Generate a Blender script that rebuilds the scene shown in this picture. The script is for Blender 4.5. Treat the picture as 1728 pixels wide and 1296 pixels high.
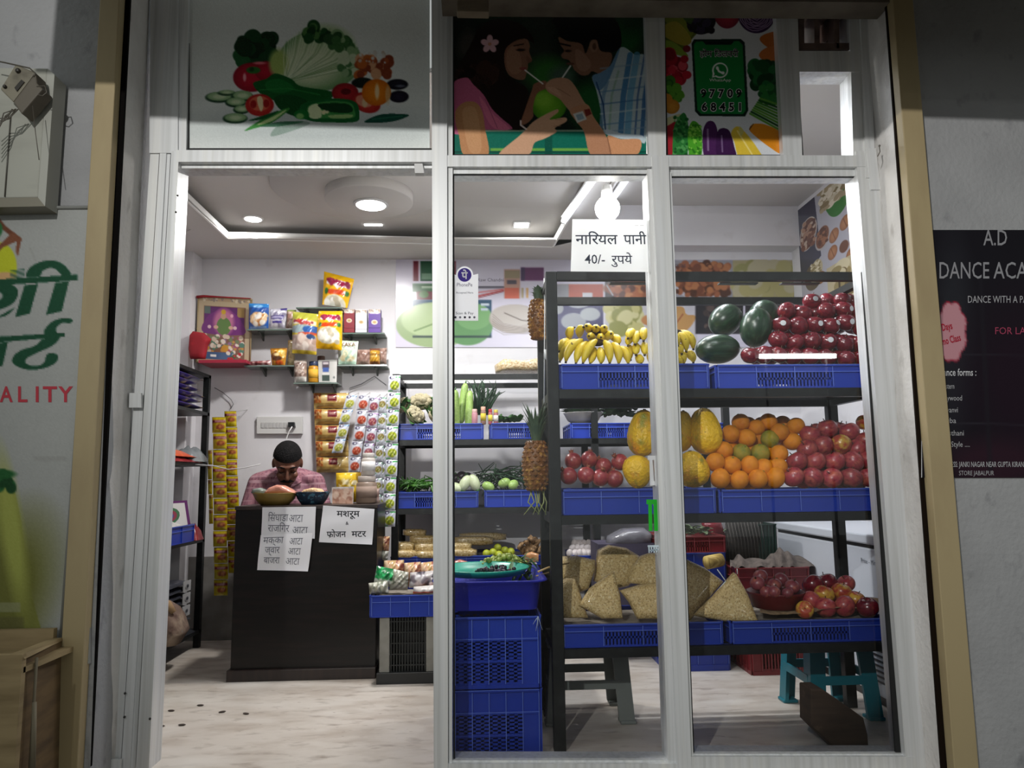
import bpy, math, random
import numpy as np
from mathutils import Vector, Matrix, Euler
from math import sin, cos, pi, radians, sqrt, atan2
random.seed(7); np.random.seed(7)
for _o in list(bpy.data.objects): bpy.data.objects.remove(_o)
sc = bpy.context.scene; COL = sc.collection

# ------------------------------------------------------------ camera, world, lights, exposure
F_PX, YAW, PITCH, ROLL = 1248.0, radians(2.86), radians(7.2), radians(0.69)
CAM = Vector((0, 0, 1.0))
_f = Vector((sin(YAW)*cos(PITCH), cos(YAW)*cos(PITCH), sin(PITCH)))
_r0 = Vector((cos(YAW), -sin(YAW), 0)); _u0 = _r0.cross(_f)
_R = _r0*cos(ROLL) - _u0*sin(ROLL); _U = _u0*cos(ROLL) + _r0*sin(ROLL)
cam_d = bpy.data.cameras.new('camera'); cam = bpy.data.objects.new('camera', cam_d); COL.objects.link(cam)
cam_d.sensor_fit = 'HORIZONTAL'; cam_d.sensor_width = 36.0; cam_d.lens = 36.0*F_PX/1728; cam_d.clip_start = 0.02
_m = Matrix((_R, _U, -_f)).transposed().to_4x4(); _m.translation = CAM; cam.matrix_world = _m
sc.camera = cam
sc.view_settings.view_transform = 'Standard'; sc.view_settings.look = 'None'
sc.view_settings.gamma = 1.0; sc.view_settings.use_curve_mapping = False; sc.view_settings.exposure = 0.0
world = bpy.data.worlds.new('night'); sc.world = world; world.use_nodes = True
_bg = world.node_tree.nodes['Background']; _bg.inputs[0].default_value = (.95, 1, .97, 1); _bg.inputs[1].default_value = 0.38

def lamp(name, kind, loc, target, energy, color=(1, 1, 1), size=.1, size_y=None, shape='DISK', spread=None, parent=None):
    l = bpy.data.lights.new(name, kind); o = bpy.data.objects.new(name, l); COL.objects.link(o)
    l.energy = energy; l.color = color
    if kind == 'AREA':
        l.shape = shape; l.size = size
        if size_y: l.size_y = size_y
        if spread: l.spread = spread
    else: l.shadow_soft_size = size
    o.location = loc
    if target is not None: o.rotation_euler = (Vector(target)-Vector(loc)).to_track_quat('-Z', 'Y').to_euler()
    return o
# street lamp across the lane: it throws the awning's shade on the facade
_sl = lamp('street_lamp_light', 'SPOT', (-1.3, -1.4, 2.77), (1.05, 2.5, 2.85), 500, (1, .98, .94), .03)
_sl.data.spot_size = radians(98); _sl.data.spot_blend = 1.0
# the shop's own lamps
lamp('tube_light_glow', 'AREA', (.74, 3.55, 2.40), (1.35, 3.6, 0.3), 20, (.93, .96, 1), .05, 1.2, 'RECTANGLE')
lamp('tube_light_glow_second', 'AREA', (1.0, 3.45, 2.72), (.9, 3.3, 0), 15, (.93, .96, 1), .05, 1.1, 'RECTANGLE')
lamp('ceiling_disc_glow', 'AREA', (-.60, 3.98, 2.47), (-.60, 3.98, 0), 32, (1, .98, .95), .16)
lamp('downlight_glow', 'AREA', (-1.35, 4.40, 2.565), (-1.35, 4.40, 0), 8, (1, .98, .95), .09)
lamp('downlight_glow_second', 'AREA', (.30, 4.40, 2.565), (.30, 4.40, 0), 8, (1, .98, .95), .09)

# ------------------------------------------------------------ picture measuring: a ray of the camera met with a real plane
def ray(px, py): return _f*F_PX + _R*(px-864) + _U*(648-py)
def W(px, py, Y):
    d = ray(px, py); return CAM + d*((Y-CAM.y)/d.y)
def Z(px, py, z):
    d = ray(px, py); return CAM + d*((z-CAM.z)/d.z)
def WX(px, py, X):
    d = ray(px, py); return CAM + d*((X-CAM.x)/d.x)
def mpp(Y): return Y/F_PX

# ------------------------------------------------------------ colours and materials
def H(s):
    s = s.lstrip('#'); c = [int(s[i:i+2], 16)/255 for i in (0, 2, 4)]
    return tuple(x/12.92 if x <= .04045 else ((x+.055)/1.055)**2.4 for x in c)
def lin(a):
    a = np.clip(a, 0, 1); return np.where(a <= .04045, a/12.92, ((a+.055)/1.055)**2.4)
MATS = {}
def pm(name, col='#cccccc', rough=.5, metal=0.0, spec=.5, coat=0.0, layers=(), bump=None, vc=False, emit=None, rand=0.0, coord='Object', sss=0, trans=0):
    """Principled material; layers = (colour, noise scale (number or xyz), lo, hi) mixed one over another"""
    if name in MATS: return MATS[name]
    m = bpy.data.materials.new(name); m.use_nodes = True; MATS[name] = m
    nt = m.node_tree; N = nt.nodes; L = nt.links; b = N['Principled BSDF']
    b.inputs['Roughness'].default_value = rough; b.inputs['Metallic'].default_value = metal
    b.inputs['Specular IOR Level'].default_value = spec; b.inputs['Coat Weight'].default_value = coat
    b.inputs['Coat Roughness'].default_value = .08
    if trans: b.inputs['Transmission Weight'].default_value = trans
    if sss:
        b.inputs['Subsurface Weight'].default_value = sss; b.inputs['Subsurface Radius'].default_value = (.02, .01, .005)
    c = H(col)
    tc = N.new('ShaderNodeTexCoord')
    def noise(sc_, det=3, ofs=0):
        mp = N.new('ShaderNodeMapping'); L.new(tc.outputs[coord], mp.inputs[0])
        s3 = sc_ if isinstance(sc_, (tuple, list)) else (sc_,)*3
        mp.inputs['Scale'].default_value = s3; mp.inputs['Location'].default_value = (ofs, ofs*1.7, ofs*.6)
        if rand:
            oi = N.new('ShaderNodeObjectInfo'); mu = N.new('ShaderNodeMath'); mu.operation = 'MULTIPLY'; mu.inputs[1].default_value = 37
            L.new(oi.outputs['Random'], mu.inputs[0]); L.new(mu.outputs[0], mp.inputs['Location'])
        n = N.new('ShaderNodeTexNoise'); n.inputs['Scale'].default_value = 1; n.inputs['Detail'].default_value = det
        L.new(mp.outputs[0], n.inputs['Vector']); return n
    if vc:
        a = N.new('ShaderNodeAttribute'); a.attribute_name = 'Col'; out = a.outputs['Color']
    else:
        rgb = N.new('ShaderNodeRGB'); rgb.outputs[0].default_value = (*c, 1); out = rgb.outputs[0]
    for i, (lc, s_, lo, hi) in enumerate(layers):
        n = noise(s_, 4, i*3.1); r = N.new('ShaderNodeMapRange'); r.inputs[1].default_value = lo; r.inputs[2].default_value = hi
        L.new(n.outputs['Fac'], r.inputs[0])
        mx = N.new('ShaderNodeMix'); mx.data_type = 'RGBA'; L.new(r.outputs[0], mx.inputs[0]); L.new(out, mx.inputs[6])
        mx.inputs[7].default_value = (*H(lc), 1); out = mx.outputs[2]
    if rand:
        oi = N.new('ShaderNodeObjectInfo'); r = N.new('ShaderNodeMapRange'); r.inputs[3].default_value = 1-rand; r.inputs[4].default_value = 1+rand
        L.new(oi.outputs['Random'], r.inputs[0]); hv = N.new('ShaderNodeHueSaturation'); L.new(r.outputs[0], hv.inputs['Value']); L.new(out, hv.inputs['Color']); out = hv.outputs[0]
    L.new(out, b.inputs['Base Color'])
    if bump:
        n = noise(bump[0], 4, 9); bp = N.new('ShaderNodeBump'); bp.inputs['Strength'].default_value = bump[1]; bp.inputs['Distance'].default_value = bump[2] if len(bump) > 2 else .005
        L.new(n.outputs['Fac'], bp.inputs['Height']); L.new(bp.outputs[0], b.inputs['Normal'])
    if emit:
        b.inputs['Emission Color'].default_value = (*H(emit[0]), 1); b.inputs['Emission Strength'].default_value = emit[1]
    return m
def glassmat(name, tint=(.96, .98, .98), gloss=1.0):
    if name in MATS: return MATS[name]
    m = bpy.data.materials.new(name); m.use_nodes = True; MATS[name] = m; nt = m.node_tree; N = nt.nodes; L = nt.links
    for n in list(N): N.remove(n)
    o = N.new('ShaderNodeOutputMaterial'); t = N.new('ShaderNodeBsdfTransparent'); t.inputs[0].default_value = (*tint, 1)
    g = N.new('ShaderNodeBsdfGlossy'); g.inputs['Roughness'].default_value = .01; g.inputs[0].default_value = (gloss,)*3+(1,)
    fr = N.new('ShaderNodeFresnel'); fr.inputs[0].default_value = 1.5; mx = N.new('ShaderNodeMixShader')
    L.new(fr.outputs[0], mx.inputs[0]); L.new(t.outputs[0], mx.inputs[1]); L.new(g.outputs[0], mx.inputs[2]); L.new(mx.outputs[0], o.inputs[0])
    return m
def translucent(name, amount):
    m = pm(name, vc=True, rough=.7, spec=.25); nt = m.node_tree; N = nt.nodes; b = N['Principled BSDF']; t = N.new('ShaderNodeBsdfTranslucent'); x = N.new('ShaderNodeMixShader'); x.inputs[0].default_value = amount
    a = next(n for n in N if n.type == 'ATTRIBUTE'); nt.links.new(a.outputs['Color'], t.inputs[0]); nt.links.new(b.outputs[0], x.inputs[1]); nt.links.new(t.outputs[0], x.inputs[2]); nt.links.new(x.outputs[0], next(n for n in N if n.type == 'OUTPUT_MATERIAL').inputs[0]); return m
THIN = translucent('thin_backlit_paper', .5)
PAPER = pm('paper_print', vc=True, rough=.65, spec=.3)
GLOSSY = pm('glossy_film', vc=True, rough=.22, spec=.6, bump=(28, .35, .01))
SATIN = pm('satin_paint', vc=True, rough=.42)
MATTE = pm('matte_surface', vc=True, rough=.85, spec=.2)
FLEX = pm('flex_print', vc=True, rough=.7, spec=.25)
VINYL = pm('vinyl_print', vc=True, rough=.25, spec=.5)

# ------------------------------------------------------------ mesh builder (world coordinates)
class MB:
    def __init__(s, col='#cccccc'): s.v = []; s.f = []; s.c = []; s.sm = []; s.col = col
    def add(s, vs, fs, col=None, smooth=False):
        b = len(s.v); s.v += [tuple(p) for p in vs]; s.f += [tuple(i+b for i in f) for f in fs]; s.sm += [smooth]*len(fs)
        c = col if col is not None else s.col
        if isinstance(c, str): c = H(c)
        if len(c) == 3 and not hasattr(c[0], '__len__'): s.c += [tuple(c)]*len(vs)
        else: s.c += [tuple(x) for x in c]
        return s
    def box(s, x0, x1, y0, y1, z0, z1, col=None, M=None):
        vs = [Vector((x, y, z)) for z in (z0, z1) for y in (y0, y1) for x in (x0, x1)]
        if M is not None: vs = [M @ v for v in vs]
        return s.add(vs, [(0, 2, 3, 1), (4, 5, 7, 6), (0, 1, 5, 4), (2, 6, 7, 3), (0, 4, 6, 2), (1, 3, 7, 5)], col)
    def tube(s, path, r, n=8, col=None, smooth=True, caps=True):
        P = [Vector(p) for p in path]; rs = r if isinstance(r, (list, tuple)) else [r]*len(P); vs = []; fs = []
        t = (P[1]-P[0]).normalized(); u = t.orthogonal().normalized()
        for i, p in enumerate(P):
            a = P[max(0, i-1)]; b = P[min(len(P)-1, i+1)]; t = (b-a).normalized() if (b-a).length > 1e-9 else t
            u = (u - t*u.dot(t)).normalized(); w = t.cross(u)
            vs += [p + (u*cos(2*pi*k/n) + w*sin(2*pi*k/n))*rs[i] for k in range(n)]
        for i in range(len(P)-1):
            for k in range(n): fs.append((i*n+k, i*n+(k+1) % n, (i+1)*n+(k+1) % n, (i+1)*n+k))
        if caps: fs += [tuple(range(n-1, -1, -1)), tuple((len(P)-1)*n+k for k in range(n))]
        return s.add(vs, fs, col, smooth)
    def lathe(s, prof, n=24, c=(0, 0, 0), col=None, smooth=True, M=None, fn=None):
        vs = []; fs = []; c = Vector(c)
        for (r, z) in prof:
            for k in range(n):
                a = 2*pi*k/n; rr = r*(fn(a, z) if fn else 1); p = Vector((rr*cos(a), rr*sin(a), z))
                vs.append((M @ p if M is not None else p) + c)
        for i in range(len(prof)-1):
            for k in range(n): fs.append((i*n+k, i*n+(k+1) % n, (i+1)*n+(k+1) % n, (i+1)*n+k))
        if prof[0][0] > 1e-6: fs.append(tuple(range(n-1, -1, -1)))
        if prof[-1][0] > 1e-6: fs.append(tuple((len(prof)-1)*n+k for k in range(n)))
        return s.add(vs, fs, col, smooth)
    def ell(s, c, r, col=None, nu=14, nv=9, M=None, fn=None):
        c = Vector(c); vs = []; fs = []; r = (r,)*3 if isinstance(r, (int, float)) else r
        for j in range(nv+1):
            th = pi*j/nv
            for k in range(nu):
                a = 2*pi*k/nu; d = Vector((sin(th)*cos(a), sin(th)*sin(a), cos(th))); q = fn(d) if fn else 1
                p = Vector((d.x*r[0], d.y*r[1], d.z*r[2]))*q; vs.append((M @ p if M is not None else p)+c)
        for j in range(nv):
            for k in range(nu): fs.append((j*nu+k, (j+1)*nu+k, (j+1)*nu+(k+1) % nu, j*nu+(k+1) % nu))
        return s.add(vs, fs, col, True)
    def cap(s, p0, p1, r0, r1, n=12, col=None):
        """closed tapered limb with rounded ends"""
        p0 = Vector(p0); p1 = Vector(p1); d = p1-p0; L = d.length; M = d.to_track_quat('Z', 'Y').to_matrix(); pr = []
        for k in range(5): a = -pi/2+pi/2*k/4; pr.append((max(r0*cos(a), 0), r0*sin(a)))
        for k in range(5): a = pi/2*k/4; pr.append((max(r1*cos(a), 0), L+r1*sin(a)))
        return s.lathe(pr, n, p0, col, True, M)
    def prism(s, pts, mp, depth, col=None, smooth=False):
        """outline pts (2-D) mapped by mp, given thickness along depth (Vector)"""
        fr = [mp(*p) for p in pts]; n = len(fr); vs = fr+[p+depth for p in fr]
        return s.add(vs, [tuple(range(n)), tuple(range(2*n-1, n-1, -1))]+[(i, i+n, (i+1) % n+n, (i+1) % n) for i in range(n)], col, smooth)
    def grid(s, P, col=None, smooth=True, closed=False):
        nv, nu = len(P), len(P[0]); vs = [p for r in P for p in r]
        fs = [(j*nu+i, j*nu+(i+1) % nu, (j+1)*nu+(i+1) % nu, (j+1)*nu+i) for j in range(nv-1) for i in range(nu if closed else nu-1)]
        return s.add(vs, fs, col, smooth)
    def build(s, name, mat, parent=None, bevel=0, sub=0, remesh=0, solid=0, smooth_it=0, local=False, origin=None):
        me = bpy.data.meshes.new(name); V = np.array(s.v, dtype=float)
        ofs = np.zeros(3)
        if parent is not None and not local:
            p = parent; q = Vector()
            while p is not None: q += p.location; p = p.parent
            ofs = np.array(q)
        elif parent is None and not local:
            lo, hi = V.min(0), V.max(0); ofs = np.array(origin) if origin is not None else np.array([(lo[0]+hi[0])/2, (lo[1]+hi[1])/2, lo[2]])
        V = V-ofs
        me.from_pydata(V.tolist(), [], s.f); me.polygons.foreach_set('use_smooth', s.sm)
        at = me.color_attributes.new('Col', 'FLOAT_COLOR', 'POINT'); c4 = np.ones((len(s.v), 4)); c4[:, :3] = np.array(s.c); at.data.foreach_set('color', c4.ravel())
        o = bpy.data.objects.new(name, me); COL.objects.link(o); me.materials.append(mat)
        if parent is not None: o.parent = parent
        elif not local: o.location = ofs
        if bevel:
            b = o.modifiers.new('edge', 'BEVEL'); b.width = bevel; b.segments = 2; b.limit_method = 'ANGLE'; b.angle_limit = radians(50)
        if remesh:
            r = o.modifiers.new('skin', 'REMESH'); r.mode = 'VOXEL'; r.voxel_size = remesh; r.use_smooth_shade = True
        if smooth_it:
            r = o.modifiers.new('relax', 'SMOOTH'); r.iterations = smooth_it; r.factor = .5
        if sub:
            r = o.modifiers.new('round', 'SUBSURF'); r.levels = sub; r.render_levels = sub
        return o
def tag(o, label=None, cat=None, group=None, kind=None):
    if label: o['label'] = label
    if cat: o['category'] = cat
    if group: o['group'] = group
    if kind: o['kind'] = kind
    return o
def thing(name, label, cat, loc, group=None):
    o = bpy.data.objects.new(name, None); COL.objects.link(o); o.location = Vector(loc); o.empty_display_size = .05
    return tag(o, label, cat, group)
def struct(o): o['kind'] = 'structure'; return o
def copy_tree(o, parent=None):
    c = o.copy(); COL.objects.link(c); c.parent = parent
    for ch in list(o.children): copy_tree(ch, c)
    return c
def put(proto, loc, rot=(0, 0, 0), scale=1.0, label=None, first=[]):
    """the first call for a prototype moves the prototype itself, later calls copy it with its parts"""
    if proto.get('placed'): o = copy_tree(proto)
    else: o = proto; proto['placed'] = 1
    o.location = Vector(loc); o.rotation_euler = Euler(rot); o.scale = (scale,)*3 if isinstance(scale, (int, float)) else scale
    if label: o['label'] = label
    return o
ORD = ['first', 'second', 'third', 'fourth', 'fifth', 'sixth', 'seventh', 'eighth', 'ninth', 'tenth', 'eleventh', 'twelfth']

# ------------------------------------------------------------ print canvas: a painted grid of vertex colours (posters, packets)
class Cv:
    def __init__(s, x0, y0, x1, y1, res, bg='#ffffff'):
        s.x0, s.y0, s.x1, s.y1 = x0, y0, x1, y1; s.w = res; s.h = max(2, int(round(res*(y1-y0)/(x1-x0))))
        s.X, s.Y = np.meshgrid(x0+(np.arange(s.w)+.5)/s.w*(x1-x0), y0+(np.arange(s.h)+.5)/s.h*(y1-y0))
        s.a = np.zeros((s.h, s.w, 3)); s.a[:] = s.hx(bg); s.px = (x1-x0)/s.w
    def hx(s, c):
        if not isinstance(c, str): return np.array(c, float)
        c = c.lstrip('#'); return np.array([int(c[i:i+2], 16)/255 for i in (0, 2, 4)])
    def mix(s, m, c): s.a += (s.hx(c)-s.a)*np.clip(m, 0, 1)[..., None]; return s
    def ell(s, cx, cy, rx, ry, c, rot=0, soft=None, c2=None, al=1):
        a = radians(rot); dx, dy = s.X-cx, s.Y-cy; u = (dx*cos(a)+dy*sin(a))/rx; v = (-dx*sin(a)+dy*cos(a))/ry
        d = np.sqrt(u*u+v*v); sf = soft if soft else 1.2*s.px/min(rx, ry)
        m = np.clip((1-d)/sf+.5, 0, 1)*al
        if c2 is None: return s.mix(m, c)
        k = np.clip(d, 0, 1)[..., None]; cc = s.hx(c)*(1-k**2)+s.hx(c2)*k**2; s.a += (cc-s.a)*m[..., None]; return s
    def smooth(s, P, n=6):
        P = [np.array(p, float) for p in P]; o = []; N = len(P)
        for i in range(N):
            a, b, c, d = P[i-1], P[i], P[(i+1) % N], P[(i+2) % N]
            for k in range(n):
                t = k/n; o.append(.5*((2*b)+(c-a)*t+(2*a-5*b+4*c-d)*t*t+(3*b-a-3*c+d)*t**3))
        return o
    def poly(s, P, c, sm=True, al=1, tex=None):
        P = s.smooth(P) if sm else [np.array(p, float) for p in P]; acc = np.zeros((s.h, s.w))
        for ox, oy in ((-.25, -.25), (.25, -.25), (-.25, .25), (.25, .25)):
            x, y = s.X+ox*s.px, s.Y+oy*s.px; ins = np.zeros((s.h, s.w), bool); j = len(P)-1
            for i in range(len(P)):
                (xi, yi), (xj, yj) = P[i], P[j]
                if yi != yj: ins ^= ((yi > y) != (yj > y)) & (x < (xj-xi)*(y-yi)/(yj-yi)+xi)
                j = i
            acc += ins
        return s.mix(acc/4*al, c)
    def line(s, P, w, c, al=1):
        m = np.zeros((s.h, s.w))
        for (xa, ya), (xb, yb) in zip(P[:-1], P[1:]):
            dx, dy = xb-xa, yb-ya; L = dx*dx+dy*dy+1e-9; t = np.clip(((s.X-xa)*dx+(s.Y-ya)*dy)/L, 0, 1)
            d = np.hypot(s.X-xa-t*dx, s.Y-ya-t*dy); m = np.maximum(m, np.clip((w/2-d)/s.px+.5, 0, 1))
        return s.mix(m*al, c)
    def rect(s, x0, y0, x1, y1, c, al=1):
        return s.mix(np.clip((s.X-x0)/s.px+.5, 0, 1)*np.clip((x1-s.X)/s.px+.5, 0, 1)*np.clip((s.Y-y0)/s.px+.5, 0, 1)*np.clip((y1-s.Y)/s.px+.5, 0, 1)*al, c)
    def blobs(s, x0, y0, x1, y1, cols, n, r, seed=1, asp=1, rr=.4):
        g = random.Random(seed)
        for _ in range(n):
            q = r*(1+g.uniform(-rr, rr)); s.ell(g.uniform(x0, x1), g.uniform(y0, y1), q, q*asp*g.uniform(.8, 1.2), g.choice(cols), g.uniform(0, 180))
        return s
    def grain(s, amp, seed=3):
        s.a += np.random.RandomState(seed).randn(s.h, s.w, 1)*amp; return s
    def onto(s, mb, mp):
        """lay the painted grid on the surface mp(x, y); (w+1) x (h+1) vertices coloured from the cells around them"""
        xs = np.linspace(s.x0, s.x1, s.w); ys = np.linspace(s.y0, s.y1, s.h); c = lin(s.a)
        return mb.grid([[mp(x, y) for x in xs] for y in ys], [tuple(q) for r in c for q in r])
def text2d(body, bold=0.0, shear=0.0):
    c = bpy.data.curves.new('lettering', 'FONT'); c.body = body; c.offset = bold; c.shear = shear; c.resolution_u = 2
    o = bpy.data.objects.new('lettering', c); me = bpy.data.meshes.new_from_object(o)
    v = [(p.co.x, p.co.y) for p in me.vertices]; f = [tuple(p.vertices) for p in me.polygons]
    bpy.data.objects.remove(o); bpy.data.meshes.remove(me); bpy.data.curves.remove(c); return v, f
def write(mb, body, mp, x, y, size, col, bold=0.0, shear=0.0, width=None, lift=Vector((0, -.0015, 0)), rot=0, align='L', stack=1):
    """lettering as faces on the surface mp; (x, y) is the start of the base line, size the em, width the whole length if given"""
    v, f = text2d(body, bold, shear)
    if not v: return
    x0 = min(p[0] for p in v); x1 = max(p[0] for p in v); kx = width/(x1-x0) if width else size
    if align == 'C': x -= (x1-x0)*kx/2
    ca, sa = cos(radians(rot)), sin(radians(rot)); out = []
    for (a, b) in v:
        dx, dy = (a-x0)*kx, -b*size; out.append(mp(x+dx*ca-dy*sa, y+dx*sa+dy*ca)+lift*stack)
    mb.add(out, f, col)
def pxmap(Y): return lambda x, y: W(x, y, Y)
def cropmap(x0, y0, s, Y): return lambda x, y: W(x0+x/s, y0+y/s, Y)
# ============================================================ the setting
YF, YB = 2.62, 4.95                      # glass plane, back wall
XL, XR = -1.95, W(1340, 500, YB).x       # side walls
floor_m = pm('worn_marble_floor', '#c9c0b6', .42, layers=[('#b3a79b', (5, 11, 5), .42, .7), ('#8f8277', (9, 22, 9), .56, .8), ('#d8d2ca', (2, 4, 2), .5, .8), ('#6f5a4e', (26, 60, 26), .68, .82)], bump=((20, 20, 20), .1))
wall_m = pm('white_wall_paint', '#d9d7da', .7, spec=.3, layers=[('#cdcbcf', 1.5, .45, .8), ('#b9b5b4', 5, .62, .85)], bump=(35, .08))
ceil_m = pm('ceiling_paint', '#cdcac7', .75, spec=.25, layers=[('#c2bfbb', 1.2, .4, .8)])
lip_m = pm('ceiling_white_lip', '#ececea', .6)
out_m = pm('outside_wall_paint', '#a0a1a3', .85, spec=.2, layers=[('#929395', 3, .4, .75), ('#77787b', (14, 14, 9), .62, .8)], bump=(60, .35, .01))
alu_m = pm('aluminium_section', '#dcdee0', .38, metal=.2, spec=.6, layers=[('#c6c8c8', (60, 60, 1.2), .4, .7), ('#e6e6e2', (25, 25, .6), .5, .8)])
dark_m = pm('black_rubber', '#101112', .7)
cream_m = pm('cream_paint', '#a3936f', .6, layers=[('#917f5f', (8, 8, 2), .5, .8)], bump=(40, .1))
plast_m = pm('rough_white_plaster', '#dedcda', .9, spec=.2, layers=[('#c2bebb', (6, 6, 3), .45, .75), ('#857f79', (16, 16, 6), .6, .85)], bump=(45, .5, .01))

b = MB(); b.box(-2.6, 2.9, 2.52, 5.2, -.12, 0); struct(b.build('floor', floor_m))
b = MB(); b.box(-8, 8, -8, 2.515, -.22, -.10); struct(b.build('ground', pm('lane_concrete', '#7b756c', .9, layers=[('#5e5850', 4, .4, .7)], bump=(30, .4))))
b = MB(); b.box(W(60, 1286, 2.45).x, W(732, 1286, 2.45).x, 2.36, 2.555, -.10, .030); struct(b.build('trim_1', pm('brown_step_stone', '#8a745f', .8, layers=[('#6e5a48', 9, .4, .7)], bump=(50, .3))))
b = MB(); b.box(XL-.1, 2.6, YB, YB+.1, 0, 3.1); struct(b.build('wall_back', wall_m))
b = MB(); b.box(XL-.1, XL, 2.73, YB, 0, 3.1); struct(b.build('wall_left', wall_m))
b = MB(); b.box(XR, XR+.1, 2.73, YB, 0, 3.1); struct(b.build('wall_right', wall_m))
pxw = W(335, 600, YB).x
b = MB(); b.box(XL, pxw, 4.78, YB, 0, 2.49); struct(b.build('column', wall_m))
b = MB(); b.box(pxw, W(388, 1000, 4.93).x+.03, 4.925, YB, 0, .52); struct(b.build('baseboard_back', pm('grey_dado_stone', '#8d8a86', .4, layers=[('#76726e', 8, .4, .7)])))

# ceiling: false ceiling with a raised tray, slab over the fruit side
ZB, ZT, ZS = 2.49, 2.575, 2.83
tl, tr, trf = Z(385, 402, ZB), Z(932, 416, ZB), Z(1000, 296, ZB)
dirr = (trf-tr).normalized(); q = tr+dirr*((2.72-tr.y)/dirr.y); tlf = Vector((tl.x-.02, 2.72, ZB))
tr.z = q.z = ZB
def flat(mb, pts, z0, z1, col=None):
    n = len(pts); vs = [(p[0], p[1], z0) for p in pts]+[(p[0], p[1], z1) for p in pts]
    mb.add(vs, [tuple(range(n)), tuple(range(2*n-1, n-1, -1))]+[(i, i+n, (i+1) % n+n, (i+1) % n) for i in range(n)], col)
xs = .66                                 # outer side of the false ceiling
b = MB()
flat(b, [(XL, 2.73), (tlf.x, 2.73), (tl.x, tl.y), (XL, tl.y)], ZB, ZB+.012)
flat(b, [(XL, tl.y), (xs, tl.y), (xs, YB), (XL, YB)], ZB, ZB+.012)
qs = q.x
flat(b, [(tr.x, tr.y), (qs, 2.73), (max(xs, qs+.06), 2.73), (xs+.02, tl.y)], ZB, ZB+.012)
flat(b, [(XL, 2.73), (qs+.08, 2.73), (qs+.08, 3.0), (xs, YB), (XL, YB)], ZT, ZT+.02)
b.box(xs, XR, 2.73, YB, ZS, ZS+.05)
flat(b, [(xs, YB), (xs+.02, YB), (qs+.10, 2.73), (qs+.08, 2.73)], ZB, ZS)
struct(b.build('ceiling', ceil_m))
b = MB(); b.box(xs+.02, XR, 4.80, YB, 2.55, ZS); struct(b.build('beam', wall_m))
b = MB()
def lip(p, r, t=.012):
    d = Vector((r[0]-p[0], r[1]-p[1], 0)).normalized(); n = Vector((d.y, -d.x, 0))*t
    flat(b, [p, r, (r[0]-n.x, r[1]-n.y), (p[0]-n.x, p[1]-n.y)], ZB-.004, ZB+.042)
lip((tlf.x, 2.73), (tl.x, tl.y)); lip((tl.x, tl.y), (tr.x, tr.y)); lip((tr.x, tr.y), (qs, 2.73))
struct(b.build('trim_2', lip_m))

# outside walls, posts and plaster reveals either side of the shopfront
def vbar(mb, pts, y0, y1, col=None):
    """upright bar: pts = (x at top px, x at bottom px) pairs measured on plane y0"""
    (a0, a1), (b0, b1) = pts
    top = [W(a0, -60, y0), W(b0, -60, y0)]; bot = [W(a1, 1340, y0), W(b1, 1340, y0)]
    zt, zb = 2.95, -.16
    def at(p, q, z): t = (z-p.z)/(q.z-p.z); return p.x+(q.x-p.x)*t
    xa0, xb0, xa1, xb1 = at(top[0], bot[0], zt), at(top[1], bot[1], zt), at(top[0], bot[0], zb), at(top[1], bot[1], zb)
    vs = [(xa1, y0, zb), (xb1, y0, zb), (xa1, y1, zb), (xb1, y1, zb), (xa0, y0, zt), (xb0, y0, zt), (xa0, y1, zt), (xb0, y1, zt)]
    mb.add(vs, [(0, 2, 3, 1), (4, 5, 7, 6), (0, 1, 5, 4), (2, 6, 7, 3), (0, 4, 6, 2), (1, 3, 7, 5)], col)
YW = 2.44
b = MB(); vbar(b, ((-700, -800), (205, 150)), YW, YW+.3); struct(b.build('wall_outer_left', out_m))
b = MB(); vbar(b, ((1510, 1640), (2500, 2700)), YW, YW+.3); struct(b.build('wall_outer_right', out_m))
b = MB(); vbar(b, ((172, 88), (205, 128)), YW-.04, YW); struct(b.build('trim_3', cream_m, bevel=.003))
b = MB(); vbar(b, ((1502, 1614), (1536, 1656)), YW-.04, YW); struct(b.build('trim_4', cream_m, bevel=.003))
# flat dark strips that paint the shade inside the shutter channels
b = MB(); vbar(b, ((206, 132), (222, 150)), YW+.002, YW+.014, '#0b0908'); vbar(b, ((1490, 1592), (1503, 1609)), YW+.002, YW+.010, '#1a120c'); struct(b.build('channel_shade_strips', pm('shutter_channel_shade', vc=True, rough=.9, spec=.1)))
# plaster reveals running back from the channel to the aluminium
def reveal(x0, x1, Y0, Y1, name):
    mb = MB(); n = 24; rows = []
    for i in range(n+1):
        y = -80+1430*i/n; g = random.Random(i)
        a = W(x0[0]+(x0[1]-x0[0])*i/n+g.uniform(-1.5, 1.5), y, Y0); c = W(x1[0]+(x1[1]-x1[0])*i/n, y, Y1)
        rows.append([a, a.lerp(c, .5), c])
    mb.grid(rows); struct(mb.build(name, plast_m, solid=0))
reveal((217, 146), (256, 192), YW+.02, YF-.02, 'wall_reveal_left'); reveal((1448, 1562), (1494, 1600), YF-.02, YW+.01, 'wall_reveal_right')
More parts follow.
